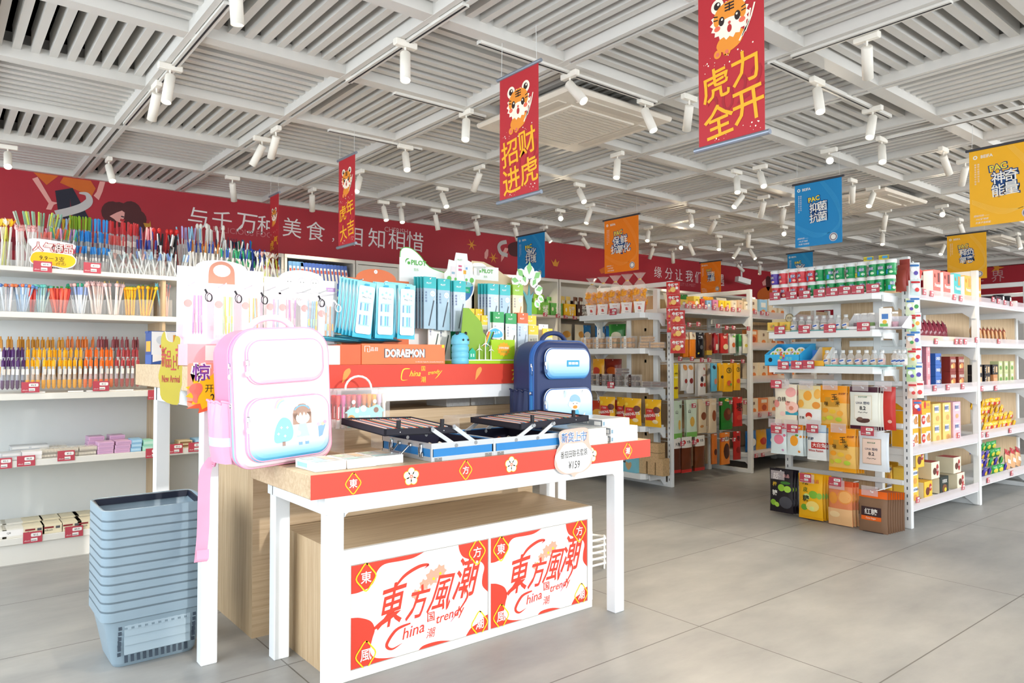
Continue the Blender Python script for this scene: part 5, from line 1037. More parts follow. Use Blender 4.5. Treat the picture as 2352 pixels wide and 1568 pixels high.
for k, c in enumerate(('e05a3a', 'f2c02a', '3fa3d6', '58b045', '2b2f36')): b.lathe([(.0, -.045), (.004, -.04), (.0045, .045)], M(c, .4), (2.245 - 2.245 + k * .008, 0, .05), 6, (.45, 0, 1))
tag(b.build('sample_pens', loc=(2.24, 2.985, 1.245)), 'tilted coloured sample pens behind the lime front box', 'pens')
# panda-faced blue bottle
t = thing('water_bottle', 'small light blue bottle with black ears on the rear table', 'bottle', (2.085, 2.995, RB)); PB_ = M('6fc3dc', .4)
b = MB(); b.lathe([(.04, 0), (.044, .004), (.044, .024), (.041, .028), (.044, .032), (.044, .054), (.041, .058), (.044, .062), (.044, .085), (.04, .09), (.040, .098)], PB_, n=20); b.build('body', t)
b = MB(); b.lathe([(.046, .098), (.047, .115), (.040, .140), (.02, .155), (0, .158)], PB_, n=20)
b.disc(FRONT(-.045, .12, .018), 0, 0, .006, BLACK, .001, 10); b.disc(FRONT(-.045, .12, -.012), 0, 0, .006, BLACK, .001, 10); b.build('lid', t)
for s in (-1, 1): MB().ball((s * .025, -.01, .153), .010, BLACK, 10).build('ear', t)
# paper cutouts on the tray edge
b = MB(); f = FRONT(0); b.slab(f, [(-.02, 0), (.02, 0), (.02, .04), (0, .058), (-.02, .04)], .003, M('1fb08c', .5)); [b.rect(f, u, .012, .008, .016, M('bfe9d8', .5), .0008) for u in (-.012, .003)]; tag(b.build('house_cutout', loc=(2.145, 2.972, RB + .023)), 'tiny teal house cutout at the front of the lime tray', 'cutout')
b = MB(); BKC = M('9fc9d8', .5)
for u in (-.028, .028): b.tube([(u + .021 * math.cos(a), 0, .024 + .021 * math.sin(a)) for a in [2 * PI * k / 16 for k in range(16)]], .002, BKC, 5, True)
for p, q in (((-.028, .024), (-.008, .055)), ((-.008, .055), (.026, .05)), ((.026, .05), (.028, .024)), ((-.028, .024), (.005, .024)), ((.005, .024), (.026, .05)), ((.005, .024), (-.010, .058)), ((.026, .05), (.022, .066))): b.tube([(p[0], 0, p[1]), (q[0], 0, q[1])], .002, BKC, 5)
tag(b.build('bicycle_cutout', loc=(2.515, 2.972, RB + .024)), 'pale blue bicycle cutout at the right end of the lime tray', 'cutout')
LC = ['e9b9c9', 'f4d28a', 'b9d88f', 'c8b9e0', 'a8d4e6']
for k in range(8):
    b = MB(); b.box((-.03, -.004, 0), (.03, .004, .10), M(LC[k % 5] if k < 5 else '9dbb48', .4), .002); f = FRONT(-.004); b.rect(f, -.024, .02, .048, .04, PWHITE, .0006); tag(b.build('note_pack', loc=(2.665 + k * .010, 3.10 - k * .012, RB + .002), rot=(0, 0, -.5)), 'slim pastel pack in the row left of the navy backpack', 'pen pack', 'slim packs by the navy backpack')
b = MB(); b.box((-.035, -.002, 0), (.035, .002, .10), PWHITE); b.disc(FRONT(-.002), 0, .09, .003, INK, .001, 8); b.ribbon(FRONT(-.002), [(.01, .02), (.012, .07)], .008, M('b9a4d8', .5), .001); tag(b.build('header_card', loc=(2.70, 3.06, 1.29)), 'white hanging card with lilac pen right of the tree cutout', 'card')
# small blue and white carton left on the rear table, and hand-lettered signs
t = thing('pen_carton', 'small blue and white carton at the left end of the rear table', 'box', (.90, 3.80, RB)); NB = M('2a4a8c', .45)
b = MB(); b.box((-.075, -.06, 0), (.075, .06, .155), M('f0f2f4', .4), .001, {}); b.box((-.076, -.061, 0), (.076, .061, .045), M('3a5fa8', .45)); b.rect(LEFT(-.075, .06), .0, 0, .12, .155, NB, .0006); b.rect(LEFT(-.075, .06), .015, .06, .09, .05, M('e0a23a', .5), .0012)
f = FRONT(-.061); b.poly(f, [(-.07, .045), (.0, .045), (-.02, .02), (-.07, .01)], PWHITE, .0006); f = FRONT(-.06); b.disc(f, -.035, .115, .02, M('cfd8e0', .4), .0008, 14); b.disc(f, -.03, .085, .01, M('d8574a', .5), .0008, 10); b.disc(f, .0, .065, .012, M('e8b23a', .5), .0008, 10); b.rect(f, .02, .09, .04, .05, M('e8a53a', .5), .001); b.rect(f, .03, .10, .012, .04, M('4f86c8', .5), .0014); b.build('carton', t)
b = MB(); b.box((-.078, -.002, .150), (.078, .065, .160), NB, .001); b.build('lid', t)
def na(b, f):
    for k, (ch, u, v, s) in enumerate((('新', -.048, .165, .085), ('品', -.015, .155, .07), ('上', .018, .14, .06), ('市', .048, .165, .10))): b.text(f, ch, u, v, w=.034, h=s, mat=SRED, fat=.02, z=.001 + k * .0001)
    b.text(f, 'New Arrival', .0, .075, w=.12, h=.03, mat=SRED, fat=.01, z=.0012)
p = onX(392, 905, .775)
b = MB(); f = FRONT(0)
b.slab(f, spline([(-.075, .05), (-.06, -.01), (.045, -.03), (.06, .02), (.085, .08), (.085, .17), (.06, .205), (.06, .24), (.03, .25), (.015, .225), (-.03, .235), (-.045, .27), (-.07, .24), (-.065, .15), (-.085, .09)], 3, True), .004, SIGNG, PWHITE); na(b, f)
tag(b.build('arrival_sign', loc=(.775, p.y, 1.04), rot=(0, 0, -1.23)), 'olive yellow cut-out sign reading New Arrival at the rear table corner', 'sign')
def jb(b, f):
    b.poly(f, star(0, .05, .075, .10, 13, .75), SIGNY, .0008); b.poly(f, star(0, -.0, .06, .10, 9, .4), M('e8663c', .5), .0004)
    for ch, u, c in (('惊', -.04, '7a3fa0'), ('爆', .045, '2f8a4a')): b.text(f, ch, u, .125, h=.078, mat=PWHITE, fat=.10, z=.0012); b.text(f, ch, u, .125, h=.066, mat=M(c, .5), fat=.03, z=.0018)
    b.poly(f, spline([(-.085, .06), (-.07, .08), (-.04, .08), (-.035, .055), (-.05, .03), (-.055, .005), (-.07, .015), (-.07, .035)], 3, True), M('e87a66', .5), .0016)
    b.text(f, '开学大', .025, .062, w=.10, mat=INK, z=.0018); b.text(f, '299', .02, .02, w=.06, h=.04, mat=INK, z=.0018, shear=.2)
b = MB(); f = FRONT(0); b.slab(f, rrect(-.09, -.01, .18, .17, .01), .002, M('efa58c', .5)); jb(b, f); tag(b.build('sale_poster', loc=(.868, RY0 - .008, 1.02)), 'yellow and red sale poster reading 299 half hidden by the pink backpack', 'poster')
# ================================================================ white stationery shelving on the left
SH = M('e4e2db', .45, var=.02); SHB = M('dfe3e3', .55, var=.02)
UX0, UX1, UY0, UY1 = -.75, 2.02, 5.10, 5.53
t = thing('stationery_shelving', 'long white shelving unit full of pens along the left', 'shelving unit', ((UX0 + UX1) / 2, UY0, 0)); o_ = t.location.copy()
def Q(x, y, z): return (x - o_.x, y - o_.y, z)
SZ = [(1.710, 1.738), (1.437, 1.471), (.954, .992), (.563, .602), (.115, .154)]
for z0, z1 in SZ: MB().box(Q(UX0, UY0, z0), Q(UX1, UY1 - .02, z1), SH, .002).build('shelf', t)
MB().box(Q(UX0, UY1 - .018, 0), Q(UX1, UY1, 1.738), SHB).build('back_panel', t)
MB().box(Q(UX0, UY0 + .012, 0), Q(UX1, UY0 + .03, .114), SH).build('kick_board', t)
for x in (UX0, 1.19, UX1 - .02): MB().box(Q(x, UY0 + .012, 0), Q(x + .02, UY1 - .02, 1.709), WOODZ if x == 1.19 else SH).build('side_panel', t)
# ---------------------------------------------------------------- price tags
TAGR, TAGW = M('bd4857', .45), M('f4f1ee', .45); TAGCL = CLEAR('e8e2e4', .3)
def price_tag(txt):
    b = MB(); b.box((-.032, -.0012, 0), (.032, 0, .044), TAGR); f = FRONT(-.0012); b.poly(f, rrect(-.006, .024, .034, .014, .004, 3), TAGW, .0006); b.rect(f, -.006, .006, .022, .012, TAGW, .0006); b.text(f, txt, .010, .031, h=.0075, mat=INK, z=.001); b.text(f, 'elbuch', -.019, .010, w=.018, mat=TAGW, z=.0008); b.rect(f, -.005, .009, .018, .002, INK, .001)
    return tag(b.build('price_tag'), None, 'price tag')
PTAGS = [Proto(price_tag(s)) for s in ('¥9.9', '¥3.5', '¥6.8', '¥12')]
tagn = [0]
def ptag(x, y, z, rz, label, group, sc=1.0):
    sc *= 1.4
    k = tagn[0] % 4; tagn[0] += 1
    return PTAGS[k]((x, y, z), rz, label, group, scale=(sc, sc, sc))
def tags_px(pts, Y, label, group, sc=1.0):
    for x, y in pts: p = onY(x, y, Y); ptag(p.x, Y, p.z - .031 * sc, 0, label, group, sc)
tags_px([(98, 612), (212, 615)], UY0 - .003, 'red price tag under the top pen racks on the left', 'price tags, top left shelf', 1.05)
tags_px([(70, 889), (232, 886), (357, 906)], UY0 - .003, 'red price tag on the gel pen shelf edge', 'price tags, gel pen shelf')
tags_px([(6, 1064), (60, 1058), (152, 1046), (352, 1040), (403, 1030), (449, 1026)], UY0 - .003, 'red price tag on the eraser shelf edge', 'price tags, eraser shelf')
tags_px([(75, 1233), (170, 1220)], UY0 - .003, 'red price tag on the lowest left shelf with cream boxes', 'price tags, lowest left shelf', 1.05)
# ---------------------------------------------------------------- pens
CB = CLEAR('dfe6ea', .45)
def pen(cap, body, head=None, L=.15, capl=.045, r=.0050, ink=None, style=''):
    nm_ = 'click_pen' if style == 'click' else ('novelty_pen' if head else ('capped_pen' if body == 'clear' else 'stick_pen'))
    b = MB(); bm_ = CB if body == 'clear' else M(body, .35)
    b.lathe([(.0015, 0), (r, .010), (r, L - capl)], bm_, n=7)
    if ink: b.lathe([(.0022, .004), (.0022, L - capl)], M(ink, .4), n=6); b.lathe([(r * 1.06, L * .42), (r * 1.06, L * .55)], M('f2f0ec', .4), n=7)
    b.lathe([(r * 1.12, L - capl), (r * 1.12, L - .003), (r * .7, L)], M(cap, .4), n=7); b.box((-.0012, -r * 1.9, L - capl), (.0012, -r, L - .004), M(cap, .4))
    if style == 'click': b.lathe([(.002, L), (.002, L + .012)], M(cap, .4), n=6)
    if head:
        h = M(head, .4)
        if style == 'flower':
            for k in range(5): a = k * 2 * PI / 5; b.add([(0, 0, L), (.018 * math.cos(a - .5), .018 * math.sin(a - .5), L + .018), (.026 * math.cos(a), .026 * math.sin(a), L + .03), (.018 * math.cos(a + .5), .018 * math.sin(a + .5), L + .018)], [(0, 1, 2, 3)], h)
            b.ball((0, 0, L + .008), .006, M('e8b92a', .5), 6)
        elif style == 'carrot': b.lathe([(.006, L * .25), (.011, L * .8), (.010, L), (0, L + .006)], h, n=8); b.ball((0, 0, L + .010), .006, M('3f9a4a', .5), 6)
        else:
            b.ball((0, 0, L + .008), .0125, h, 9, (1, 1, .9))
            if style == 'cat':
                for s in (-1, 1): b.lathe([(.005, 0), (0, .010)], h, (s * .007, 0, L + .016), 5)
                for s in (-1, 1): b.ball((s * .004, -.0115, L + .010), .0016, INK, 5)
            if style == 'fish':
                b.add([(.010, 0, L + .008), (.024, .0, L + .018), (.024, 0, L - .002)], [(0, 1, 2)], h); b.ball((-.006, -.010, L + .011), .002, PWHITE, 5)
            if style == 'fruit': b.add([(0, 0, L + .018), (.010, 0, L + .028), (.004, 0, L + .018)], [(0, 1, 2)], M('5aa843', .5)); b.ball((0, -.001, L + .019), .004, M('5aa843', .5), 5)
            if style == 'horn': b.lathe([(.003, 0), (0, .014)], M('e8c35a', .4), (0, 0, L + .018), 5)
    o = tag(b.build(nm_), None, nm_.replace('_', ' ')); return Proto(o)
PENS = {}; LIVE = [True]
def P_(*a, **k):
    key = str(a) + str(k)
    if key not in PENS: PENS[key] = (a, k)
    if isinstance(PENS[key], tuple) and LIVE[0]: PENS[key] = pen(*a, **k)
    return PENS[key]
rr = random.Random(11)
def cluster(x0, x1, ytop, ybot, Y, protos, n, label, lean=.08, fan=0.0, depth=.03, L=.15, name='pen'):
    a, c = onY(x0, ybot, Y), onY(x1, ybot, Y); zt = onY((x0 + x1) / 2, ytop, Y).z; z = a.z
    s = max(.55, (zt - z) / L)
    for k in range(n):
        u = (k + .5) / n; x = a.x + (c.x - a.x) * u
        o = protos[k % len(protos)]((x + (0 if fan == 0 else 0), Y + rr.uniform(-depth, depth), z), label=label, group=label.replace(' standing', '').replace('pen ', 'pens ', 1), rot=(rr.uniform(-lean, lean) * .5, fan * (u - .5) * 2 + rr.uniform(-lean, lean), rr.uniform(-.6, .6)), scale=(1, 1, s))
def cup(x0, x1, ytop, ybot, Y, label, d=.075, grp=None):
    a, c = onY(x0, ybot, Y), onY(x1, ybot, Y); zt = onY(x0, ytop, Y).z; w = (c.x - a.x) / 2; b = MB(); h = zt - a.z
    for f in ((-w, -d / 2, w, -d / 2 + .002), (-w, d / 2 - .002, w, d / 2), (-w, -d / 2, -w + .002, d / 2), (w - .002, -d / 2, w, d / 2)): b.box((f[0], f[1], 0), (f[2], f[3], h), CLR)
    b.box((-w, -d / 2, 0), (w, d / 2, .003), CLR)
    tag(b.build('pen_cup', loc=((a.x + c.x) / 2, Y, a.z)), label, 'pen cup', grp)
T0 = 1.7388
def yb(x, Y, z=T0):   # image height of a point on a shelf
    v = Vector((onY(x, 600, Y).x, Y, z)) - _C; return 784 - FPX * v.dot(_U) / v.dot(_F)
# top shelf, back to front
S1 = lambda Y, st, x: yb(x, Y, T0 + st)
cluster(62, 122, 487, S1(5.40, .10, 90), 5.40, [P_('a9b7a9', 'c5cdc4'), P_('b9c2b2', 'clear'), P_('c9d65a', 'clear'), P_('8fb9a8', 'd6dad2')], 22, 'grey green pen fanned out at the back of the top left rack', .06, .30)
cluster(125, 158, 503, S1(5.42, .10, 140), 5.42, [P_('e8c53a', 'e9e6dc'), P_('b5bcc0', 'clear'), P_('8fb0d8', 'f0f0ee')], 10, 'mixed pale pen left of the lime capped row', .1)
cluster(160, 205, 497, S1(5.42, .10, 180), 5.42, [P_('8fb32f', 'clear', ink='5a6472')], 13, 'lime capped pen in the back row of the clear rack', .03)
cluster(207, 246, 504, S1(5.42, .10, 225), 5.42, [P_('3f9ee0', 'clear', ink='5a6472')], 11, 'blue capped pen in the back row of the clear rack', .05)
cluster(247, 317, 510, S1(5.42, .10, 280), 5.42, [P_('c8454a', 'clear', ink='8a5a5e')], 19, 'red capped pen in the back row of the clear rack', .04)
cluster(112, 172, 525, S1(5.33, .06, 140), 5.33, [P_('f07a4a', 'clear'), P_('7fc06a', 'clear'), P_('e6a0c8', 'e8e2d8'), P_('e8d23a', 'clear'), P_('9a7ac8', 'clear'), P_('5ab9a8', 'e8e8e4')], 16, 'mixed colour pen in the second row of the clear rack', .2)
cluster(178, 247, 533, S1(5.33, .06, 210), 5.33, [P_('2f8fdc', 'clear', ink='39455a')], 18, 'blue capped pen in the second row of the clear rack', .07)
cluster(250, 283, 541, S1(5.33, .06, 265), 5.33, [P_('d0605e', 'clear', ink='9a6a6e')], 9, 'red capped pen in the second row of the clear rack', .05)
cluster(78, 120, 532, S1(5.30, .03, 100), 5.30, [P_('e87a72', 'e89a92'), P_('f0a49a', 'clear')], 10, 'coral pen leaning in the left cup of the top rack', .22)
cluster(75, 178, 562, S1(5.24, .02, 120), 5.24, [P_('b05a58', 'clear'), P_('e06a9a', 'clear'), P_('d88a84', 'c9867e')], 22, 'rose pen behind the popular goods sign', .2)
cluster(172, 252, 567, S1(5.24, .02, 210), 5.24, [P_('3a97e4', 'clear', ink='4a566a')], 20, 'blue capped pen in the front row of the clear rack', .12)
cluster(318, 352, 522, S1(5.42, .08, 335), 5.42, [P_('f2a3ae', 'e9b6b4'), P_('3f5fb0', 'clear'), P_('f0c4c0', 'clear')], 9, 'pale pink pen at the back right of the clear rack', .12)
cluster(318, 356, 551, S1(5.33, .05, 335), 5.33, [P_('39489a', 'clear', ink='7a8490')], 12, 'navy capped clear pen in the middle of the top shelf', .1)
cluster(352, 414, 536, S1(5.42, .10, 380), 5.42, [P_('d82a2a', 'c9352f', head='e0322e', r=.005)], 9, 'red pen with round red head at the back of the top shelf', .1)
cluster(360, 408, 538, S1(5.30, .04, 385), 5.30, [P_('14161c', 'f0f0ee'), P_('f0f0ee', '16181e'), P_('20242c', '2a2e36')], 12, 'black and white pen in the middle cup of the top shelf', .2)
cluster(415, 460, 522, S1(5.40, .10, 440), 5.40, [P_('b9aee0', 'e9e8f0'), P_('9ad0e8', 'f2f4f6')], 12, 'lavender pen at the back right of the top shelf', .15)
cluster(452, 520, 527, S1(5.42, .10, 480), 5.42, [P_('f0ece4', 'f4f2ee', head='e9e4da'), P_('eceae4', 'f4f2ee')], 13, 'white pen with pale animal head at the back of the top shelf', .12)
cluster(430, 500, 558, S1(5.28, .05, 470), 5.28, [P_('2b4fa8', 'f1f1ee', style='click'), P_('c87f3a', 'f1f1ee', style='click')], 16, 'white click pen with navy tip, left part of the click pen rows', .2)
cluster(500, 565, 553, S1(5.36, .09, 530), 5.36, [P_('1d2740', 'f2f2f0', style='click'), P_('f2f2f0', 'eef0f0')], 15, 'white and black click pen in the rear click pen row', .2)
cluster(500, 585, 575, S1(5.26, .05, 540), 5.26, [P_('2a9a6a', 'f1f2ef', style='click'), P_('2f5fc0', 'f1f2ef', style='click')], 20, 'white click pen with green tip behind the white stands', .25)
cluster(520, 590, 600, S1(5.20, .02, 550), 5.20, [P_('1f8a58', 'eef0ec', style='click'), P_('f0efe9', 'e9e9e2', style='click')], 18, 'green tipped click pen in the front row by the white stands', .25)
cluster(553, 575, 552, S1(5.40, .08, 565), 5.40, [P_('1fa06a', '2a5fc0'), P_('2a5fc0', '1fa06a')], 6, 'blue and green pen standing high behind the click pens', .15)
cluster(562, 602, 572, S1(5.26, .03, 580), 5.26, [P_('22409a', '22409a')], 12, 'solid royal blue pen right of the click pens', .2)
cluster(250, 330, 580, S1(5.18, .005, 290), 5.18, [P_('9fb0b6', 'clear'), P_('c9a8a4', 'clear'), P_('b9c4c6', 'd4d8d8')], 16, 'silver clear pen leaning low in the front cups', .5)
cluster(320, 420, 580, S1(5.18, .005, 370), 5.18, [P_('6a86c0', 'clear'), P_('9cc0d8', 'clear'), P_('c4ccd0', 'clear')], 22, 'light blue clear pen leaning in the front cups', .4)
cluster(0, 24, 520, S1(5.26, .003, 12), 5.26, [P_('f3e9d0', 'f3f1ea', head='f2d24a', style='flower'), P_('d8cf5a', 'cfd04a', head='efe9c8', style='flower'), P_('f0efe6', 'f3f1ea', head='f5b81f', style='flower')], 8, 'tall lily flower pen at the far left of the top shelf', .1)
cluster(37, 82, 530, S1(5.22, .003, 60), 5.22, [P_('efe9e6', 'f1efeb', head='eeb6b4', style='cat')], 9, 'white pen with pink cat head beside the flower pens', .06)
cluster(592, 645, 592, S1(5.22, .003, 620), 5.22, [P_('e9e9e0', 'f2f1ea', head='f1ece4', style='flower'), P_('dfe35a', 'd6e04a', head='f4eadf', style='flower'), P_('f1ece8', 'f1efe9', head='efb9b4', style='flower')], 11, 'drooping tulip pen at the right end of the top shelf', .35)
for x0, x1, yt, Y, l in ((35, 84, 562, 5.22, 'around the pink cat pens'), (0, 26, 555, 5.26, 'around the lily pens'), (78, 120, 545, 5.30, 'around the coral pens'), (415, 462, 560, 5.38, 'around the lavender pens'), (590, 650, 615, 5.22, 'around the tulip pens')): cup(x0, x1, yt, yb(x0, Y), Y, 'clear acrylic cup ' + l)
def steps(x0, x1, label, n=3, z=T0, Y0=5.18, dY=.085, dz=.045, hh=.07):
    a, c = onY(x0, 600, 5.2).x, onY(x1, 600, 5.2).x; b = MB()
    for k in range(n): y = Y0 + dY * k; b.box((a, y, z + dz * k), (c, y + .003, z + dz * k + hh), CLR); b.box((a, y, z + dz * k), (c, y + dY, z + dz * k + .003), CLR)
    for x in (a, c - .003): b.box((x, Y0, z), (x + .003, Y0 + dY * n, z + dz * n), CLR)
    m = Vector(((a + c) / 2, Y0, z)); b.v = [(p[0] - m.x, p[1] - m.y, p[2] - m.z) for p in b.v]
    tag(b.build('pen_rack', loc=m), label, 'pen rack')
steps(90, 250, 'clear stepped acrylic rack behind the popular goods sign'); steps(255, 400, 'clear stepped acrylic rack in the middle of the top shelf'); steps(425, 600, 'clear stepped acrylic rack holding the click pens')
# second shelf: novelty pens in clear cups
T1 = 1.4718
for xc, hw, top, pr2, n, l in ((18, 16, 650, [P_('cfd8e4', 'd5dde8', head='4f79c0', style='fish'), P_('d8d4d8', 'e2dede', head='e07a4a', style='fish')], 7, 'blue fish topped pen at the left end of the second shelf'), (50, 17, 651, [P_('cfd8e4', 'a9c4e0', head='e8794a', style='fish'), P_('9fbfe0', 'c6d6e8', head='5b86c8', style='fish')], 8, 'orange fish topped pen on the second shelf'), (73, 9, 656, [P_('d84a42', 'd8453e', head='d8453e', style='carrot')], 4, 'dark red carrot pen left of the teal whales'), (93, 16, 652, [P_('a8d4cf', 'cfe4e2', head='67bdb4'), P_('8fb0d8', '9fc8d8', head='6fc4bc')], 9, 'teal whale topped pen on the second shelf'),
                        (137, 26, 655, [P_('f0604a', 'ef6a50', head='ef654c', style='carrot'), P_('c93a3a', 'c93a3a', head='c83c3a', style='carrot')], 13, 'coral carrot pen on the second shelf'), (182, 20, 650, [P_('8fa8e0', 'dfe8f2', head='2f9a7a'), P_('a8bce8', 'e6eef6', head='e9b6b0')], 10, 'white pen with green hat head on the second shelf'), (222, 18, 648, [P_('f0dcd8', 'f3e6e2', head='f1c9c6', style='cat')], 11, 'pink cat pen on the second shelf'), (261, 19, 650, [P_('f2dedb', 'f4e8e4', head='f0cfd0', style='horn')], 11, 'pink unicorn pen on the second shelf'),
                        (298, 16, 658, [P_('f4b41c', 'f5b71f', head='f7bb22', style='fruit')], 8, 'yellow fruit pen, left bunch on the second shelf'), (332, 17, 656, [P_('f4b41c', 'f5b71f', head='f7bb22', style='fruit')], 9, 'yellow fruit pen, right bunch on the second shelf'), (378, 14, 652, [P_('7ac9de', '8fd4e4', head='7fcfe2', style='cat'), P_('eab9b4', 'efc8c2', head='e9b4b4')], 8, 'sky blue cat pen right of the divider on the second shelf')):
    Y = 5.19; cluster(xc - hw * .55, xc + hw * .55, top + 8, yb(xc, Y, T1 + .003), Y, pr2, n, l, .10, .16, .02)
    cup(xc - hw, xc + hw, 688, yb(xc, Y, T1), Y, 'clear acrylic cup around the ' + l.split(' on the')[0].split(' at the')[0].replace(' pen', ' pens').split(',')[0] + (' right bunch' if 'right bunch' in l else ', second shelf'))
# third shelf: gel pens in a stepped rack
T2 = .9925
COLS = ((0, 58, '4d2463', 'purple'), (58, 190, 'f2ae00', 'yellow'), (190, 262, 'f0701a', 'orange'), (262, 322, 'a8383c', 'dark red'))
COLB = ((0, 150, 'c98a2a', 'amber'), (150, 215, 'd9762f', 'burnt orange'), (215, 322, '9a4a4e', 'maroon'))
for row, (Y, dz, ytop, cols) in enumerate(((5.17, .022, 822, COLS), (5.25, .050, 797, COLS), (5.33, .080, 772, COLB))):
    for x0, x1, c, nm in cols:
        n = max(3, round((x1 - x0) / 11.6)); 
        if (c, 'g') not in PENS:
            b = MB(); m_ = M(c, .35); b.lathe([(.002, 0), (.0075, .008), (.0078, .045)], m_, n=8); b.lathe([(.0078, .045), (.0078, .112)], CB, n=8); b.lathe([(.005, .045), (.005, .080)], M(c, .5), n=6); b.lathe([(.0045, .08), (.0045, .112)], M('d9d2c6', .5), n=6); b.box((-.0052, -.0083, .072), (.0052, -.0070, .10), M('ece9e2', .5)); b.lathe([(.0070, .112), (.0070, .140), (.004, .144)], m_, n=8); b.lathe([(.003, .144), (.003, .154)], m_, n=6); b.box((.004, -.009, .10), (.007, -.007, .145), m_)
            PENS[(c, 'g')] = Proto(tag(b.build('gel_pen'), None, 'pen'))
        for k in range(n):
            p = onY(x0 + (x1 - x0) * (k + .5) / n, 850, Y); h = (onY(x0, ytop, Y).z - T2 - dz) / .154; l = nm + ' gel pen in the %s row of the gel pen rack' % ('front', 'middle', 'back')[row]
            PENS[(c, 'g')]((p.x, Y + rr.uniform(-.004, .004), T2 + dz), label=l, group=nm + ' gel pens, %s row' % ('front', 'middle', 'back')[row], rot=(rr.uniform(-.02, .06), rr.uniform(-.03, .03), rr.uniform(-.4, .4)), scale=(1.4, 1.4, h))
a, c = onY(-2, 880, 5.15).x, onY(322, 880, 5.15).x; b = MB(); ac = CLEAR('f0e6da', .07)
for k in range(3): b.box((a, 5.148 + .08 * k, T2 + .015 + .03 * k), (c, 5.151 + .08 * k, T2 + .075 + .03 * k), ac); b.box((a, 5.151 + .08 * k, T2 + .015 + .03 * k), (c, 5.228 + .08 * k, T2 + .018 + .03 * k), ac)
b.box((a, 5.146, T2), (c, 5.149, T2 + .015), ac); b.v = [(p[0] - a, p[1] - 5.15, p[2] - T2) for p in b.v]; tag(b.build('gel_pen_rack', loc=(a, 5.15, T2)), 'clear stepped rack holding the gel pens', 'pen rack')
for i, x in enumerate((82, 190, 230, 270, 320)):
    p = onZ(x, 902, T2 + .002); b = MB(); b.box((-.05, -.004, 0), (.05, .004, .008), PWHITE, .002); tag(b.build('label_strip', loc=(p.x, 5.112, T2 + .0005)), 'white label strip lying at the front of the gel pen shelf, ' + ('leftmost', 'second', 'third', 'fourth', 'rightmost')[i], 'label strip')
# signs on the top shelf
b = MB(); f = FRONT(0); b.slab(f, spline([(-.12, .03), (-.11, 0), (-.05, -.02), (0, -.012), (.06, -.022), (.11, 0), (.122, .04), (.10, .07), (.11, .10), (.10, .135), (-.10, .15), (-.125, .12), (-.10, .08)], 3, True), .003, PWHITE, PWHITE)
b.poly(f, spline([(-.115, .03), (-.105, .004), (-.05, -.014), (0, -.006), (.06, -.016), (.105, .004), (.116, .036), (.09, .062), (0, .07), (-.09, .068)], 3, True), SIGNY, .0008)
b.text(f, '人气商品', 0, .102, w=.215, h=.062, mat=M('b8343c', .5), fat=.075, z=.0012); b.text(f, '人气商品', 0, .102, w=.205, h=.056, mat=M('f6e6e0', .5), fat=.015, z=.0018); b.text(f, '9.9－3支', -.005, .036, w=.13, mat=INK, z=.0014, rot=-.03); b.text(f, '(任选)', .04, .006, w=.05, mat=INK, z=.0014)
p = onY(123, 590, UY0 + .02); tag(b.build('promotion_sign', loc=(p.x, UY0 + .035, T0 + .026)), 'pink and yellow cloud sign reading 9.9 for 3 on the top left shelf', 'sign')
# fourth shelf: erasers and leads in flat boxes
T3, T4 = .6028, .1548
def flat(name, c, w, d, h, side=None, end=None):
    b = MB(); b.box((-w / 2, -d / 2, 0), (w / 2, d / 2, h), M(c, .4), .0012, None)
    if side: b.rect(FRONT(-d / 2), -w * .42, h * .25, w * .84, h * .5, M(side, .4), .0006)
    if end: b.rect(TOP(h), -w * .4, -d * .35, w * .8, d * .7, CLEAR(end, .5), .0006)
    return Proto(tag(b.build(name), None, 'box'))
def tubes(name):
    b = MB(); w, d, h = .095, .11, .026; b.box((-w / 2, -d / 2, 0), (w / 2, d / 2, h), CLEAR('efe9dc', .35), .001)
    for k in range(6): b.lathe([(.007, -d * .47), (.007, d * .47)], M('efe6d4', .5), (-w * .42 + k * w * .168, 0, .013), 8, (0, 1, 0))
    return Proto(tag(b.build(name), None, 'eraser pack'))
FB = {'grey': flat('eraser_box', 'c9ccce', .10, .12, .022, 'e4e4e2'), 'white': flat('eraser_box', 'eeeceb', .10, .12, .022), 'pink': flat('eraser_box', 'd9aed0', .088, .12, .024, 'c9a0c4'), 'blue': flat('eraser_box', '8fbfe0', .062, .12, .026, 'b5d8ee'), 'mint': flat('eraser_box', '9fdcc4', .062, .12, .034, 'c4ead9'), 'card': flat('eraser_box', 'd9c9a4', .085, .12, .022, '8a6a4a')}; TB = tubes('eraser_pack')
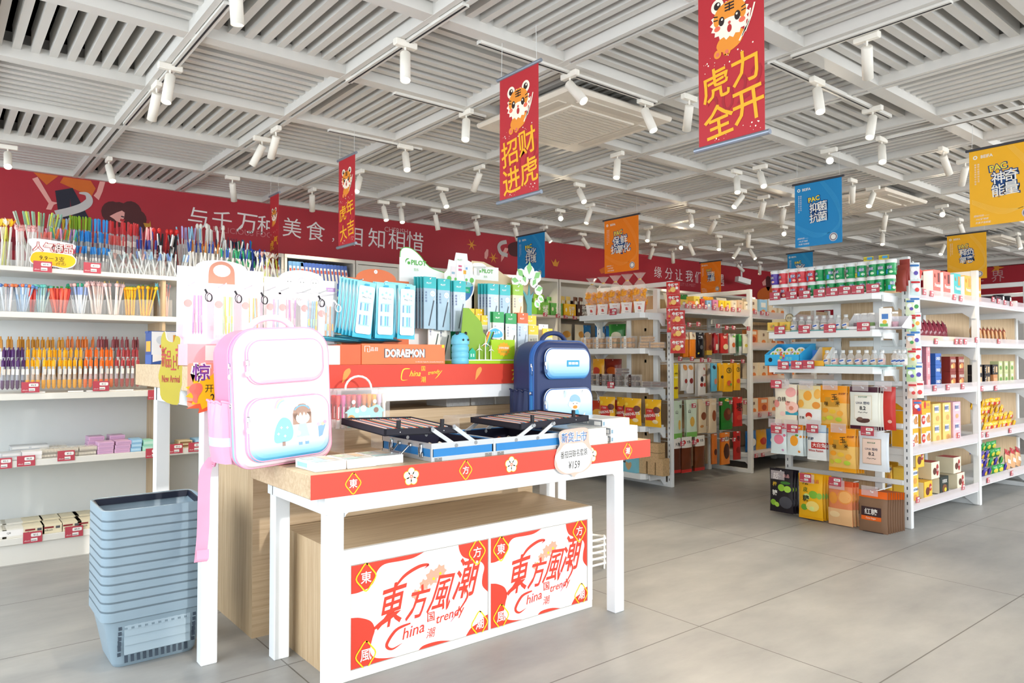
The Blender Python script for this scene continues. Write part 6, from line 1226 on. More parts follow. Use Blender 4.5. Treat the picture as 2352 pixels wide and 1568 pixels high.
for kind, x, y_off, lay, l in (('grey', 22, .0, 2, 'grey eraser box at the left end of the eraser shelf'), ('white', 70, 0, 2, 'white eraser box next to the grey ones'), ('grey', 42, .14, 3, 'clear grey box in the rear pile on the eraser shelf'), ('grey', 85, .14, 3, 'clear grey box in the second rear pile on the eraser shelf'), ('tube', 113, 0, 2, 'pack of round erasers, first pile'), ('tube', 155, 0, 2, 'pack of round erasers, second pile'), ('tube', 198, 0, 2, 'pack of round erasers, third pile'), ('tube', 130, .14, 2, 'pack of round erasers, rear pile'), ('pink', 238, 0, 3, 'lilac eraser box, left front pile'), ('pink', 277, 0, 3, 'lilac eraser box, right front pile'), ('pink', 214, .14, 4, 'lilac eraser box, left rear pile'), ('pink', 262, .14, 4, 'lilac eraser box, right rear pile'), ('blue', 308, 0, 3, 'light blue eraser box pile'), ('mint', 335, 0, 2, 'mint green eraser box pile'), ('card', 362, .02, 2, 'tan eraser box left of the table leg'), ('card', 420, .03, 2, 'tan lead box seen between the table legs'), ('blue', 452, .03, 2, 'light blue box seen between the table legs')):
    p = onY(x, 1040, UY0 + .07 + y_off); hh = {'grey': .0225, 'white': .0225, 'pink': .0245, 'blue': .0265, 'mint': .0345, 'card': .0225, 'tube': .0265}[kind]
    for k in range(lay): (TB if kind == 'tube' else FB[kind])((p.x + .003 * k, UY0 + .072 + y_off, T3 + hh * k), rr.uniform(-.03, .03), l + ', ' + ('bottom', 'second', 'third', 'top')[k] + ' layer')
# lowest shelf: cream cartons in two rows
b = MB(); b.box((-.052, -.075, 0), (.052, .075, .052), M('eadfc0', .45), .001); f = FRONT(-.075); b.rect(f, -.045, .03, .05, .010, M('8f2f30', .5), .0008); b.text(f, 'elbuch', -.02, .020, w=.04, mat=INK, z=.0008); b.rect(f, .015, .026, .022, .014, M('5a5a5e', .5), .0008); b.rect(TOP(.052), -.045, .05, .08, .004, M('5a4038', .5), .0006)
CBX = Proto(tag(b.build('cream_carton'), None, 'box'))
b = MB(); b.box((-.052, -.075, 0), (.052, .075, .052), M('e9e6dc', .45), .001); b.rect(FRONT(-.075), -.05, .012, .1, .034, PWHITE, .0006); b.text(FRONT(-.075), 'QB', -.02, .03, h=.012, mat=INK, z=.001); CBW = Proto(tag(b.build('cream_carton'), None, 'box'))
WH5 = ('far left', 'second from the left', 'third from the left', 'fourth from the left', 'fifth from the left', 'behind the baskets')
for r_ in range(2):
    for k, x in enumerate((-12, 27, 75, 117, 160, 195)): p = onY(x, 1215, UY0 + .09); (CBW if k < 2 else CBX)((p.x + r_ * .01, UY0 + .085 + r_ * .165, T4 + r_ * .004), 0, 'cream carton on the lowest shelf, %s row, %s' % (('front', 'rear')[r_], WH5[k]))
# ================================================================ tall bookcases along the red wall
BW = M('d9d4c9', .5, var=.02)
def bookcase(x0, x1, label, closed=False, shelves=(1.69, 1.38, 1.05, .7, .35)):
    w = x1 - x0; y0, y1 = 6.12, 6.485; t = thing('bookcase', label, 'bookcase', ((x0 + x1) / 2, y0, 0)); d = y1 - y0
    MB().box((-w / 2, .002, 2.075), (w / 2, d, 2.108), BW, .002).build('top_panel', t); MB().box((-w / 2, d - .015, 0), (w / 2, d, 2.075), BW).build('back_panel', t)
    for s in (-1, 1): MB().box((s * w / 2 - (.0 if s < 0 else .022), .0, 0), (s * w / 2 + (.022 if s < 0 else .0), d - .015, 2.075), BW, .001).build('side_panel', t)
    if closed: MB().box((-w / 2 + .022, .003, .05), (w / 2 - .022, .02, 2.07), BW, .002).build('door', t)
    else:
        for z in shelves: MB().box((-w / 2 + .022, .003, z - .028), (w / 2 - .022, d - .016, z), BW).build('shelf', t)
    return t
bx = lambda x: onY(x, 600, 6.12).x
bookcase(1.55, bx(652), 'tall white bookcase behind the tulip pens', shelves=(1.76, 1.42, 1.1)); bookcase(bx(654), bx(816), 'tall white bookcase holding a row of blue binders', shelves=(1.76, 1.42, 1.1, .7)); bookcase(bx(818), bx(918), 'tall white bookcase with a closed door', True); bookcase(bx(920), bx(1090), 'tall white bookcase behind the white lettered pen stand'); bookcase(bx(1092), bx(1283), 'tall white bookcase behind the tree cutout'); bookcase(bx(1285), bx(1460), 'tall white bookcase behind the snack bags'); bookcase(bx(1462), bx(1610), 'tall white bookcase behind the hanging red snack strip'); bookcase(bx(1612), bx(1735), 'tall white bookcase under the small orange banner')
def binder(c):
    b = MB(); b.box((-.017, -.14, 0), (.017, .13, .29), M(c, .45), .003); f = FRONT(-.14); b.rect(f, -.010, .12, .020, .13, M('dcd7cc', .5), .0006); b.rect(f, -.008, .20, .016, .03, M('b5503f', .5), .001); b.disc(f, 0, .06, .009, M('c9ccd2', .3), .0008, 12); b.disc(f, 0, .06, .005, BLACK, .001, 10); return Proto(tag(b.build('ring_binder'), None, 'binder'))
BN = [binder('3f5ea8'), binder('5f8fc0'), binder('7a6a9a')]
x0, x1 = bx(666), bx(808); n = 17
for k in range(n): BN[0 if k > 3 else 1]((x0 + (x1 - x0) * (k + .5) / n, 6.275, 1.7605), label='blue ring binder leaning in the open bookcase' if k > 3 else 'light blue ring binder at the left end of the binder row', group='blue ring binders' if k > 3 else 'light blue ring binders', rot=(0, -.14 if k > 3 else -.03, 0))
x0, x1 = bx(600), bx(648)
for k in range(6): BN[2 if k < 3 else 1]((x0 + (x1 - x0) * (k + .5) / 6, 6.275, 1.7605), label='ring binder in the bookcase behind the tulip pens', group='binders behind the tulip pens', rot=(0, -.05, 0))
x0, x1 = bx(926), bx(945)
for k in range(2): BN[1]((x0 + (x1 - x0) * k, 6.275, 1.6905), label='ring binder at the left edge of the bookcase by the white stand', group='binders by the white stand')
# ================================================================ food gondolas
GW = M('e6e9ea', .42, var=.02); GLIP = CLEAR('e9dfe2', .28)
def gondola(Y0, name_label, posts, longz, endz, end_lbl, pan_y):
    t = thing('gondola_shelving', name_label, 'shelving unit', ((posts[0] + posts[-1]) / 2, Y0 + .48, 0)); o = t.location.copy(); D = .96
    q = lambda x, y, z: (x - o.x, y - o.y, z)
    for i, x in enumerate(posts):
        for y in (Y0, Y0 + D - .05):
            b = MB(); b.box(q(x - .02, y, 0), q(x + .02, y + .05, 1.92), GW, .004)
            if i == 0:
                for k in range(34): b.rect(LEFT(x - .0205 - o.x, y + .03 - o.y, .06 + k * .053), 0, 0, .008, .022, M('4c5258', .5), .0006)
            b.build('post', t)
        for z in (1.895, .02): MB().box(q(x - .018, Y0 + .04, z - .02), q(x + .018, Y0 + D - .04, z + .022), GW, .003).build('frame_bar', t)
    for i in range(len(posts) - 1):
        x0, x1 = posts[i] + .021, posts[i + 1] - .021
        MB().box(q(x0 + .10, Y0 + D / 2 - .012, .06), q(x1 - .10, Y0 + D / 2 + .012, 1.80), WOODZ).build('back_panel', t)
        for x in (x0 + .08, x1 - .08): MB().box(q(x - .025, Y0 + D / 2 - .03, .0), q(x + .025, Y0 + D / 2 + .03, 1.82), GW, .003).build('upright', t)
        for side in (0, 1):
            for z in (longz[i] if side == 0 else LZ):
                y0, y1 = (Y0 + .012, Y0 + D / 2 - .032) if side == 0 else (Y0 + D / 2 + .032, Y0 + D - .012)
                b = MB(); b.box(q(x0, y0, z - .045), q(x1, y1, z), GW, .003)
                if side == 0: b.box(q(x0, y0 - .004, z - .035), q(x1, y0 - .001, z + .035), GLIP)
                b.build('shelf', t)
                for x in (x0 + .012, x1 - .012):
                    b = MB(); yy = (y0, y1) if side == 0 else (y1, y0); b.slab(Fr(q(x + .006, 0, z - .046), (0, 1, 0), (0, 0, 1)), [(yy[0] - o.y * 0, 0), (yy[1], 0), (yy[1], -.05), (yy[0] + (.10 if side == 0 else -.10), -.05), (yy[0] + (.03 if side == 0 else -.03), -.10), (yy[0], -.10)][::1 if side == 0 else -1], .008, GW); b.build('bracket', t)
    # end panel of wood between two uprights
    xe = posts[0] + .03
    MB().box(q(xe, pan_y[0], .06), q(xe + .02, pan_y[1], 1.80), WOODZ).build('end_panel', t)
    for y in pan_y: MB().box(q(xe - .012, y - .028, 0), q(xe + .03, y + .028, 1.86), GW, .003).build('upright', t)
    for z in endz:
        b = MB(); X0, X1 = posts[0] - .32, posts[0] - .022; ya, yb_ = Y0 + .09, Y0 + D - .05
        b.slab(Fr(q(0, 0, z), (1, 0, 0), (0, 1, 0)), [(X0, ya + .03), (X0 + .04, ya), (X1, ya), (X1, yb_), (X0, yb_)], .05, GW); b.build('end_shelf', t)
        for y in (Y0 + .075, Y0 + D - .05):
            b = MB(); b.slab(Fr(q(0, y, z - .02), (1, 0, 0), (0, 0, 1)), [(X0 + .08, 0), (X0 + .08, -.045), (X1 - .07, -.045), (X1 - .02, -.10), (X1 + .01, -.10), (X1 + .01, 0)], .012, GW); b.build('bracket', t)
    return t
LZ = (1.67, 1.33, .97, .55, .155)
g2 = gondola(2.2, 'white food gondola nearest the right side with gum jars on its end', (5.4, 6.7, 8.0, 9.3), (LZ, (1.67, 1.33, .97, .57, .19), LZ), (1.66, 1.40, 1.14), '', (2.44, 2.74))
g1 = gondola(4.3, 'white food gondola in the middle with popcorn bags on its end', (5.4, 6.7, 8.0, 9.3), ((1.67,), (1.66, 1.33, .98, .60, .20), LZ), (1.62, 1.29, .93, .574, .14), '', (4.52, 4.86))
# ---------------------------------------------------------------- generic packages
def art(b, f, w, h, blobs=(), texts=(), rects=(), z=.001):
    k = 0
    for (u, v, ww, hh, c) in rects: b.rect(f, (u - ww / 2) * w, (v - hh / 2) * h, ww * w, hh * h, M(c, .4), z + k * .0006); k += 1
    for (u, v, a, c_, col) in blobs: b.disc(f, u * w, v * h, a * w, M(col, .4), z + k * .0003, 14, c_ * w); k += 1
    for (s, u, v, hh, col, *r) in texts: b.text(f, s, u * w, v * h, h=hh * h, mat=M(col, .4), z=z + .0012 + k * .0003, fat=.025, rot=r[0] if r else 0); k += 1
def bag(name, w, h, d, base, top=None, bot=None, blobs=(), texts=(), rects=(), rough=.28, cat='snack bag', seed=1, fin=.012, wob=.05):
    b = MB(); f = pillow(b, w, h, d, M(base, rough, var=.05), nx=8, ny=9, fin=fin, wob=wob, seed=seed)
    if top: b.rect(f, -w / 2 * .97, h * (1 - top[1]), w * .97, h * top[1] - .001, M(top[0], rough), .0006)
    if bot: b.rect(f, -w / 2 * .97, .001, w * .97, h * bot[1], M(bot[0], rough), .0006)
    art(b, f, w, h, blobs, texts, rects); b.disc(Fr((0, -.004, h - .012), (1, 0, 0), (0, 0, 1)), 0, 0, .005, M('f4f4f4', .3), .003, 8)
    return Proto(tag(b.build(name), None, cat))
def carton(name, w, d, h, base, blobs=(), texts=(), rects=(), side=None, topc=None, cat='box'):
    b = MB(); b.box((-w / 2, -d / 2, 0), (w / 2, d / 2, h), M(base, .4), .0012); art(b, FRONT(-d / 2), w, h, blobs, texts, rects)
    if side: b.rect(LEFT(-w / 2, d / 2), d * .04, h * .04, d * .92, h * .92, M(side, .4), .0008)
    if topc: b.rect(TOP(h), -w * .47, -d * .47, w * .94, d * .94, M(topc, .4), .0006)
    return Proto(tag(b.build(name), None, cat))
WN = -PI / 2
ORDW = ('front', 'second', 'third', 'fourth', 'fifth', 'sixth', 'seventh', 'eighth')
def ex(x, y=800, X=5.12): return onX(x, y, X).y
def hookrail(t, z, Y0):
    o = t.location; MB().box((5.37 - o.x, Y0 + .05 - o.y, z), (5.395 - o.x, Y0 + .92 - o.y, z + .035), GW, .003).build('hook_rail', t)
def hang_end(pr, xpx, ztop, h, n, label, t, X=5.115, dx=.034, lean=.0, tagpx=True):
    y = ex(xpx, 900, X)
    for k in range(n): pr((X + dx * k, y - .003 * k, ztop - h - .003 * k), WN, label + ((', front one' if k == 0 else ', behind the front one') if n > 1 else ''), None if k == 0 else 'bags behind: ' + label, rot=(lean, 0, WN))
    o = t.location; b = MB(); b.tube([(5.372 - o.x, y - o.y, ztop - .006), (X - .03 - o.x, y - o.y, ztop - .008), (X - .04 - o.x, y - o.y, ztop + .004)], .004, GW, 6); b.box((X - .045 - o.x, y - .05 - o.y, ztop - .03), (X - .042 - o.x, y + .06 - o.y, ztop + .036), GLIP); b.build('hook', t)
for z in (1.0, .70, .30): hookrail(g2, z, 2.2)
GB = 'hanging bag on the end of the right gondola'
hang_end(bag('candy_bag', .185, .30, .03, 'efe6d2', blobs=[(.25, .80, .22, .2, 'eda9a4'), (-.38, .5, .14, .16, 'e8988f'), (.3, .42, .26, .24, 'f2c4b6'), (.12, .52, .1, .1, 'e9a090'), (-.1, .25, .12, .1, 'f4d0c6'), (.28, .40, .1, .09, 'd98a70')], texts=[('白桃', -.12, .62, .12, '3a2a22'), ('软糖', .18, .55, .04, '6a4a3a')], rects=[(.28, .27, .5, .085, '2f9ab0')], seed=2), 1805, 1.0, .30, 2, 'cream white-peach candy bag', g2)
hang_end(bag('candy_bag', .185, .30, .03, 'f1dfa4', bot=('eef0ee', .42), blobs=[(-.05, .75, .18, .2, 'f0a83a'), (.35, .8, .14, .2, 'f3b64c'), (-.35, .55, .14, .16, 'efb048'), (.3, .52, .16, .14, 'e8983a'), (.0, .26, .14, .13, 'c93a2c'), (.0, .20, .11, .08, 'f4e0cc')], texts=[('芒果', -.3, .20, .07, '4a3a30')], seed=3), 1860, .995, .30, 2, 'pale yellow mango candy bag', g2)
CORN = bag('candy_bag', .20, .31, .04, 'e9bb62', top=('f09a12', .40), bot=('f2a516', .09), blobs=[(-.28, .42, .12, .09, 'f0a028'), (.0, .40, .13, .08, 'efc23a'), (.27, .36, .11, .10, 'f0a838'), (-.1, .25, .13, .08, 'c9cf3a'), (.22, .22, .12, .08, 'b4cf3f'), (-.33, .22, .09, .08, 'd4c63c')], rects=[(-.02, .62, .5, .22, 'c9922c')], texts=[('玉', .08, .74, .13, '3a2a12', .1), ('米', .2, .60, .10, '3a2a12'), ('味', -.22, .58, .10, '3a2a12', -.1), ('皮皮糖', .34, .82, .05, '8a3a1a')], seed=4)
hang_end(CORN, 1915, 1.0, .31, 4, 'orange corn candy bag in the top hanging row', g2)
hang_end(bag('candy_bag', .20, .30, .03, 'eceee4', top=('4a2030', .13), bot=('4a2030', .08), rects=[(0, .52, .62, .56, 'e4dcc4'), (0, .52, .58, .52, 'f2f0e6')], blobs=[(.0, .22, .24, .10, '5a3a36'), (-.1, .25, .1, .06, '7a5a50')], texts=[('UHA 悠哈', 0, .62, .07, '2a3a5a'), ('8.2', 0, .50, .09, '1f1f28'), ('特浓牛奶糖', 0, .76, .04, '5a8a6a'), ('～·～', 0, .40, .03, '26262e')], seed=5), 1984, 1.0, .30, 4, 'white and maroon milk candy bag marked 8.2', g2)
hang_end(bag('candy_bag', .12, .30, .03, 'c8322c', blobs=[(.2, .2, .12, .1, 'e8b8a8')], seed=6), 2037, 1.0, .30, 1, 'plain red candy bag', g2, X=5.2)
hang_end(bag('candy_bag', .135, .235, .025, 'dbeaee', top=('d9647c', .17), blobs=[(.05, .48, .30, .28, 'e8859c'), (.38, .62, .08, .08, 'd9708a'), (.28, .14, .07, .07, 'd9a0c8')], texts=[('维生素C软糖', 0, .90, .07, 'f6f0ee')], seed=7), 1788, .70, .235, 3, 'small white and pink peach gummy bag', g2, X=5.10)
hang_end(bag('candy_bag', .135, .235, .025, 'dbeaee', top=('ef8a1c', .17), blobs=[(.0, .48, .24, .30, 'f2a32c'), (.16, .66, .10, .06, '6aa84a'), (.38, .62, .07, .07, 'ef9a3a'), (.28, .14, .07, .07, 'e8913a')], texts=[('维生素C软糖', 0, .90, .07, 'f6f0ee')], seed=8), 1825, .70, .235, 4, 'small white and orange mango gummy bag', g2, X=5.10)
hang_end(bag('candy_bag', .15, .26, .03, 'edf1f2', top=('c9dfee', .22), rects=[(.12, .42, .7, .18, 'c2352e'), (.1, .80, .85, .012, '3a78b0')], texts=[('大白兔', .16, .43, .12, 'f6f2ee'), ('White Rabbit', 0, .27, .06, 'b02a2a'), ('奶糖', -.25, .60, .09, '2a3a5a')], seed=9), 1875, .71, .26, 2, 'white milk candy bag with red lettering block', g2, X=5.10)
hang_end(CORN, 1933, .70, .31, 4, 'orange corn candy bag in the middle hanging row', g2, X=5.08)
hang_end(bag('candy_bag', .19, .27, .035, 'e6ecf2', rects=[(0, .50, .68, .66, 'c9b09a'), (0, .50, .64, .62, 'f2d6c6')], texts=[('UHA 悠哈', 0, .56, .07, '2a3a5a'), ('8.2', 0, .44, .09, '1f1f28'), ('特浓牛奶糖', 0, .72, .04, '5a8a6a'), ('～·～', 0, .32, .03, '26262e')], seed=10), 2003, .69, .27, 2, 'white milk candy bag with pink label marked 8.2', g2, X=5.10)
hang_end(bag('candy_bag', .195, .33, .035, '1f1a22', blobs=[(.05, .58, .15, .14, '8fc23a'), (.30, .56, .14, .13, 'a3cf4a'), (-.30, .22, .13, .12, '8cbf3a'), (-.15, .18, .10, .10, 'a8d24e'), (.22, .25, .26, .24, '4a4a52'), (.22, .70, .2, .06, '3f7a2f')], texts=[('話', -.18, .84, .14, 'f2efe8'), ('梅', -.22, .65, .11, 'e8c23a'), ('糖', -.22, .45, .13, 'f2efe8'), ('良品', .25, .86, .08, 'd8a0a0')], seed=11), 1793, .305, .285, 3, 'black plum candy bag with green plums', g2, X=5.10, dx=.036)
hang_end(bag('candy_bag', .19, .33, .035, 'f2b61c', bot=('f0ae16', .05), blobs=[(.15, .56, .18, .15, '7fb83a'), (.38, .54, .1, .12, '8fc24a'), (-.12, .50, .14, .12, 'cfe08a'), (-.22, .26, .14, .12, '6aa834'), (.12, .30, .26, .2, 'f6dc7a'), (.1, .25, .1, .08, 'e0e890')], texts=[('陳', -.14, .84, .15, '2a2a1a'), ('皮', -.16, .66, .11, '2f6a2a'), ('糖', -.14, .46, .15, '1f2a1a'), ('良品', .24, .86, .08, 'c85a3a')], seed=12), 1860, .31, .30, 4, 'yellow citrus candy bag with green fruit', g2, X=5.10, dx=.036)
hang_end(bag('candy_bag', .18, .31, .035, 'e88a5a', top=('d9552c', .10), bot=('f0c08a', .38), blobs=[(.22, .66, .30, .28, 'f09a4a'), (.22, .66, .25, .23, 'f5b46a'), (-.25, .62, .18, .24, 'ec9a3c'), (-.2, .25, .22, .12, 'f4d4a0')], seed=13), 1928, .295, .29, 3, 'translucent orange slice candy bag', g2, X=5.10, dx=.04)
hang_end(bag('sugar_bag', .20, .33, .026, '8a6a52', top=('ef6a1c', .15), bot=('ef6a1c', .09), rects=[(-.05, .56, .68, .20, '3a2428'), (-.05, .425, .68, .085, 'ef6a1c'), (.0, .12, .7, .06, '2c2024')], texts=[('红糖', -.05, .565, .13, 'f4efe8'), ('Cane Sugar', -.05, .425, .045, 'f4d8c0')], rough=.22, seed=14), 2003, .285, .33, 8, 'brown cane sugar bag with orange ends', g2, X=5.09, dx=.030)
# gum jars
def jar(body, dark, nm):
    b = MB(); m_ = M(body, .3); b.lathe([(.028, 0), (.032, .004), (.032, .03), (.0295, .045), (.033, .075), (.033, .082)], m_, n=16); b.lathe([(.034, .082), (.0345, .086), (.0345, .104), (.031, .108), (0, .108)], WHITE, n=16)
    f = FRONT(-.0325); 
    for (u, v, r, c) in ((0, .052, .018, dark),): b.disc(Fr((0, -.0312, 0), (1, 0, 0), (0, 0, 1), lambda u, v: -.9 * (.032 - math.sqrt(max(1e-6, .032 ** 2 - min(u * u, .0009))))), u, v, r, M(c, .4), .002, 14, .013)
    ff = Fr((0, -.0312, 0), (1, 0, 0), (0, 0, 1), lambda u, v: -.9 * (.032 - math.sqrt(max(1e-6, .032 ** 2 - min(u * u, .0009)))))
    b.text(ff, '益达', 0, .053, w=.036, h=.020, mat=PWHITE, z=.0032, fat=.03); b.rect(ff, -.026, .008, .014, .03, M('2f9ad8', .4), .0022); b.disc(ff, .010, .020, .012, M('cfe9c8' if body.startswith('1') else 'f4c0a8', .4), .0024, 12, .009)
    return Proto(tag(b.build('gum_jar'), None, 'gum jar'))
JG, JR, JP = jar('1f9a58', '1a4a8a', 'g'), jar('d8424a', '2a3a8a', 'r'), jar('5a3fa0', '3a2a8a', 'p')
CN = ('leftmost', 'second', 'third', 'fourth', 'fifth', 'sixth', 'seventh', 'eighth', 'ninth', 'tenth', 'eleventh', 'twelfth', 'thirteenth'); LY = ('bottom', 'second', 'third', 'top')
for r_, (xs, cols) in enumerate((([1783, 1803, 1825, 1846, 1866, 1886, 1910, 1932, 1955, 1978, 2003, 2022, 2045], 'RRRRGGGGGGGGG'), ([1781, 1800, 1822, 1843, 1864, 1884, 1905, 1930, 1955, 1980, 2008, 2026, 2048], 'PRRRRGGGGGGGG'))):
    for k, (x, c) in enumerate(zip(xs, cols)):
        y = ex(x, 660, 5.135); {'G': JG, 'R': JR, 'P': JP}[c]((5.135, y, 1.661 + r_ * .1085), WN + rr.uniform(-.9, .9), {'G': 'green', 'R': 'red', 'P': 'purple'}[c] + ' gum jar, ' + CN[k] + ' from the left in the ' + ('lower', 'upper')[r_] + ' row')
for k, (x, z, l) in enumerate(((1995, 1.879, 'on the jar lids, left'), (2030, 1.879, 'on the jar lids, right'), (1975, 1.770, 'between the two jar rows'))):
    b = MB(); pillow(b, .07, .03, .02, M('e8d24a', .3), nx=5, ny=5); b.rect(FRONT(-.011), -.005, .006, .035, .018, M('3f9ad0', .3), .001); tag(b.build('gum_sachet', loc=(5.12, ex(x, 600, 5.12), z + .001), rot=(0, 0, WN)), 'yellow and blue gum sachet lying ' + l, 'sachet')
for k in range(3): b = MB(); pillow(b, .07, .15, .02, M('a8443c', .35), nx=5, ny=6, wob=.2, seed=k); tag(b.build('snack_pouch', loc=(5.25 + k * .03, ex(2068, 640, 5.25) - .005, 1.661 + .04 * k), rot=(0, 0, WN)), 'dark red pouch right of the gum jars, ' + ('front', 'middle', 'rear')[k], 'snack bag')
# candy bottles, tins, display trays
BOT = CLEAR('f4f4f4', .22)
def bottle(cand):
    b = MB(); b.lathe([(.020, 0), (.024, .004), (.024, .062), (.013, .078), (.013, .086)], BOT, n=12); b.lathe([(.0145, .086), (.0145, .104), (0, .105)], M('e9edee', .25, .3), n=12); b.lathe([(.0215, .003), (.0215, .045)], M(cand, .5, var=.3, scale=160), n=12)
    ff = Fr((0, -.0243, .028), (1, .0, .25), (-.25, 0, 1)); b.rect(ff, -.017, -.010, .034, .020, M('e9eef4', .4), .0006); b.rect(ff, -.015, -.004, .030, .011, M('3a5fb0', .4), .001); return Proto(tag(b.build('candy_bottle'), None, 'candy bottle'))
BT = [bottle('e6dcd6'), bottle('e9c9a8'), bottle('f0b8b0')]
for k in range(8): BT[k % 3]((5.115, ex(1824 + k * 17, 740, 5.115), 1.408), WN, 'clear candy bottle with blue label, %s in the row on the second end shelf' % (CN[k]), None)
for k in range(8): BT[(k + 1) % 3]((5.115, ex(1900 + k * 18, 820, 5.115), 1.152), WN, 'clear candy bottle with blue label, %s in the row on the third end shelf' % (CN[k]), None)
for k in range(3): BT[0]((5.13, ex(2056 + k * 10, 820, 5.13), 1.152), WN, 'clear candy bottle right of the third shelf row, ' + ('left', 'middle', 'right')[k])
def traybox(xa, xb, z, hh, c, label, back=0.0, X=5.09, d=.16, side=None):
    ya, yb2 = ex(xa, 800, X), ex(xb, 800, X); w = ya - yb2; b = MB(); m_ = M(c, .4); b.box((-w / 2, 0, 0), (w / 2, .002, hh), m_); b.box((-w / 2, 0, 0), (w / 2, d, .002), m_)
    for s in (-1, 1): b.slab(Fr((s * w / 2, 0, 0), (0, 1, 0), (0, 0, 1)), [(0, 0), (d, 0), (d, max(hh, back)), (d * .75, max(hh, back)), (0, hh)], .002, M(side or c, .4))
    b.box((-w / 2, d - .002, 0), (w / 2, d, max(hh, back)), m_)
    o = b.build('display_tray', loc=(X, (ya + yb2) / 2, z + .001), rot=(0, 0, WN)); return tag(o, label, 'display tray')
traybox(1815, 1950, 1.40, .006, '6cc9cc', 'turquoise tray under the bottle row on the second end shelf', X=5.085); traybox(1895, 2050, 1.14, .010, '6fd0d0', 'turquoise tray under the bottle row on the third end shelf', X=5.085)
traybox(1945, 2012, 1.40, .022, 'e8e9ec', 'white tray of candy jars on the second end shelf', .12); traybox(2030, 2072, 1.40, .012, 'e6e4ee', 'white tray at the right end of the second end shelf', .09, X=5.1)
for k, (x, c) in enumerate(((1968, '7a4a5a'), (1986, 'e8853a'), (2002, '7fae5a'), (2056, 'b98a9a'))):
    b = MB(); b.lathe([(.022, 0), (.024, .003), (.024, .075), (.018, .088), (.018, .100)], CLR, n=12); b.lathe([(.0215, .003), (.0215, .045)], M(c, .5, var=.35, scale=120), n=12); b.lathe([(.019, .1), (.019, .112), (0, .113)], PWHITE, n=12); tag(b.build('candy_jar', loc=(5.15, ex(x, 740, 5.15), 1.405), rot=(0, 0, WN)), 'clear candy jar with ' + ('purple', 'orange', 'green', 'rose')[k] + ' sweets on the second end shelf', 'candy jar')
b = MB(); b.box((-.035, 0, 0), (.035, .05, .13), PWHITE, .001); f = FRONT(0); b.rect(f, -.018, .055, .04, .035, M('3f78c0', .4), .0008); b.disc(f, .0, .035, .014, M('e8b83a', .4), .001, 12); b.rect(f, -.03, .004, .05, .02, M('6ab85a', .4), .0008); tag(b.build('candy_carton', loc=(5.09, ex(2032, 740, 5.09), 1.412), rot=(0, 0, WN + .2)), 'white carton with blue label standing on the second end shelf', 'box')
TIN = carton('candy_tin', .085, .05, .062, 'ecc85a', blobs=[(.0, .5, .3, .26, 'e8b84a'), (-.05, .45, .16, .14, 'c98a5a'), (.12, .55, .1, .1, '8aa05a')], cat='tin')
for k, x in enumerate((1778, 1806)): TIN((5.13, ex(x, 740, 5.13), 1.415), WN, 'yellow candy tin at the left of the second end shelf, ' + ('left', 'right')[k])
b = MB(); b.box((-.10, 0, 0), (.06, .003, .10), M('d9c9a0', .5)); b.lathe([(.035, 0), (.035, .004)], M('8a7a5a', .5), (.05, .0, .105), 18, (0, -1, 0)); b.lathe([(.028, .004), (.028, .005)], M('cfc3a4', .5), (.05, 0, .105), 18, (0, -1, 0)); b.text(FRONT(-.006, .105, .05), '岁月', 0, 0, w=.036, mat=INK, z=.0002); tag(b.build('header_board', loc=(5.20, ex(1800, 730, 5.2), 1.405), rot=(0, 0, WN)), 'tan header board with round seal behind the yellow tins', 'display board'); traybox(1762, 1816, 1.40, .012, 'dccfa2', 'cream tray under the yellow tins', X=5.085)
traybox(1757, 1836, 1.14, .085, '35aee6', 'bright blue display tray of lollipop cups', .17, X=5.06, d=.24)
bq = MB(); f = FRONT(0); bq.disc(f, -.10, .045, .017, BLACK, .001, 14); [bq.disc(f, u, v, .011, M(c, .4), .0012, 8) for u, v, c in ((-.01, .085, 'e0553a'), (.012, .075, 'f2913a'), (-.012, .062, 'a9cf4a'), (.008, .058, '8a5ab0'))]; bq.disc(f, -.025, .035, .014, M('f2d0b4', .4), .001, 10); bq.text(f, '风车', .055, .055, h=.026, mat=M('8fe0c0', .4)); bq.text(f, '水果棒棒糖', .065, .025, w=.10, mat=PWHITE); bq.disc(f, .11, .03, .014, M('e8c83a', .4), .001, 10); bq.add([f.p(-.14, .002, .0004), f.p(.14, .002, .0004), f.p(.14, .004, .0004), f.p(-.14, .004, .0004)], [(0, 1, 2, 3)], M('2a8fd0', .4))
tag(bq.build('printed_label', loc=(5.0585, ex(1797, 820, 5.06), 1.141), rot=(0, 0, WN)), 'printed sticker with coloured windmill on the blue lollipop tray', 'sticker')
for k, x in enumerate((1782, 1808, 1832)):
    for q_ in range(2):
        b = MB(); b.lathe([(.030, 0), (.042, .03), (.044, .034)], CLEAR('e8eef0', .3), (0, 0, 0), 18, (0, -1, .25)); b.lathe([(.043, .034), (.043, .0345)], M('e9eef0', .35), (0, 0, 0), 18, (0, -1, .25))
        fr_ = Fr((0, -.0345, .0086), (1, 0, 0), (0, .25, 1))
        for a in range(6): b.disc(fr_, .024 * math.cos(a * PI / 3), .024 * math.sin(a * PI / 3), .010, M(('e86a5a', 'f2b83a', '8fc84a', '8a5ab8', 'f2903a', 'e85a7a')[a], .4), .0008, 8)
        tag(b.build('candy_cup', loc=(5.145 + q_ * .065, ex(x, 800, 5.145) - .005, 1.205 + q_ * .028), rot=(0, 0, WN)), 'clear lollipop cup in the bright blue tray, %s row, %s' % (('front', 'rear')[q_], ('left', 'middle', 'right')[k]), 'candy cup')
traybox(1838, 1862, 1.14, .045, '4f8fd8', 'blue carton tray beside the lollipop tray', .12, side='b9c9e8'); traybox(1864, 1893, 1.14, .04, 'f0b83a', 'yellow carton tray left of the bottle row', .14, side='e6e6e6')
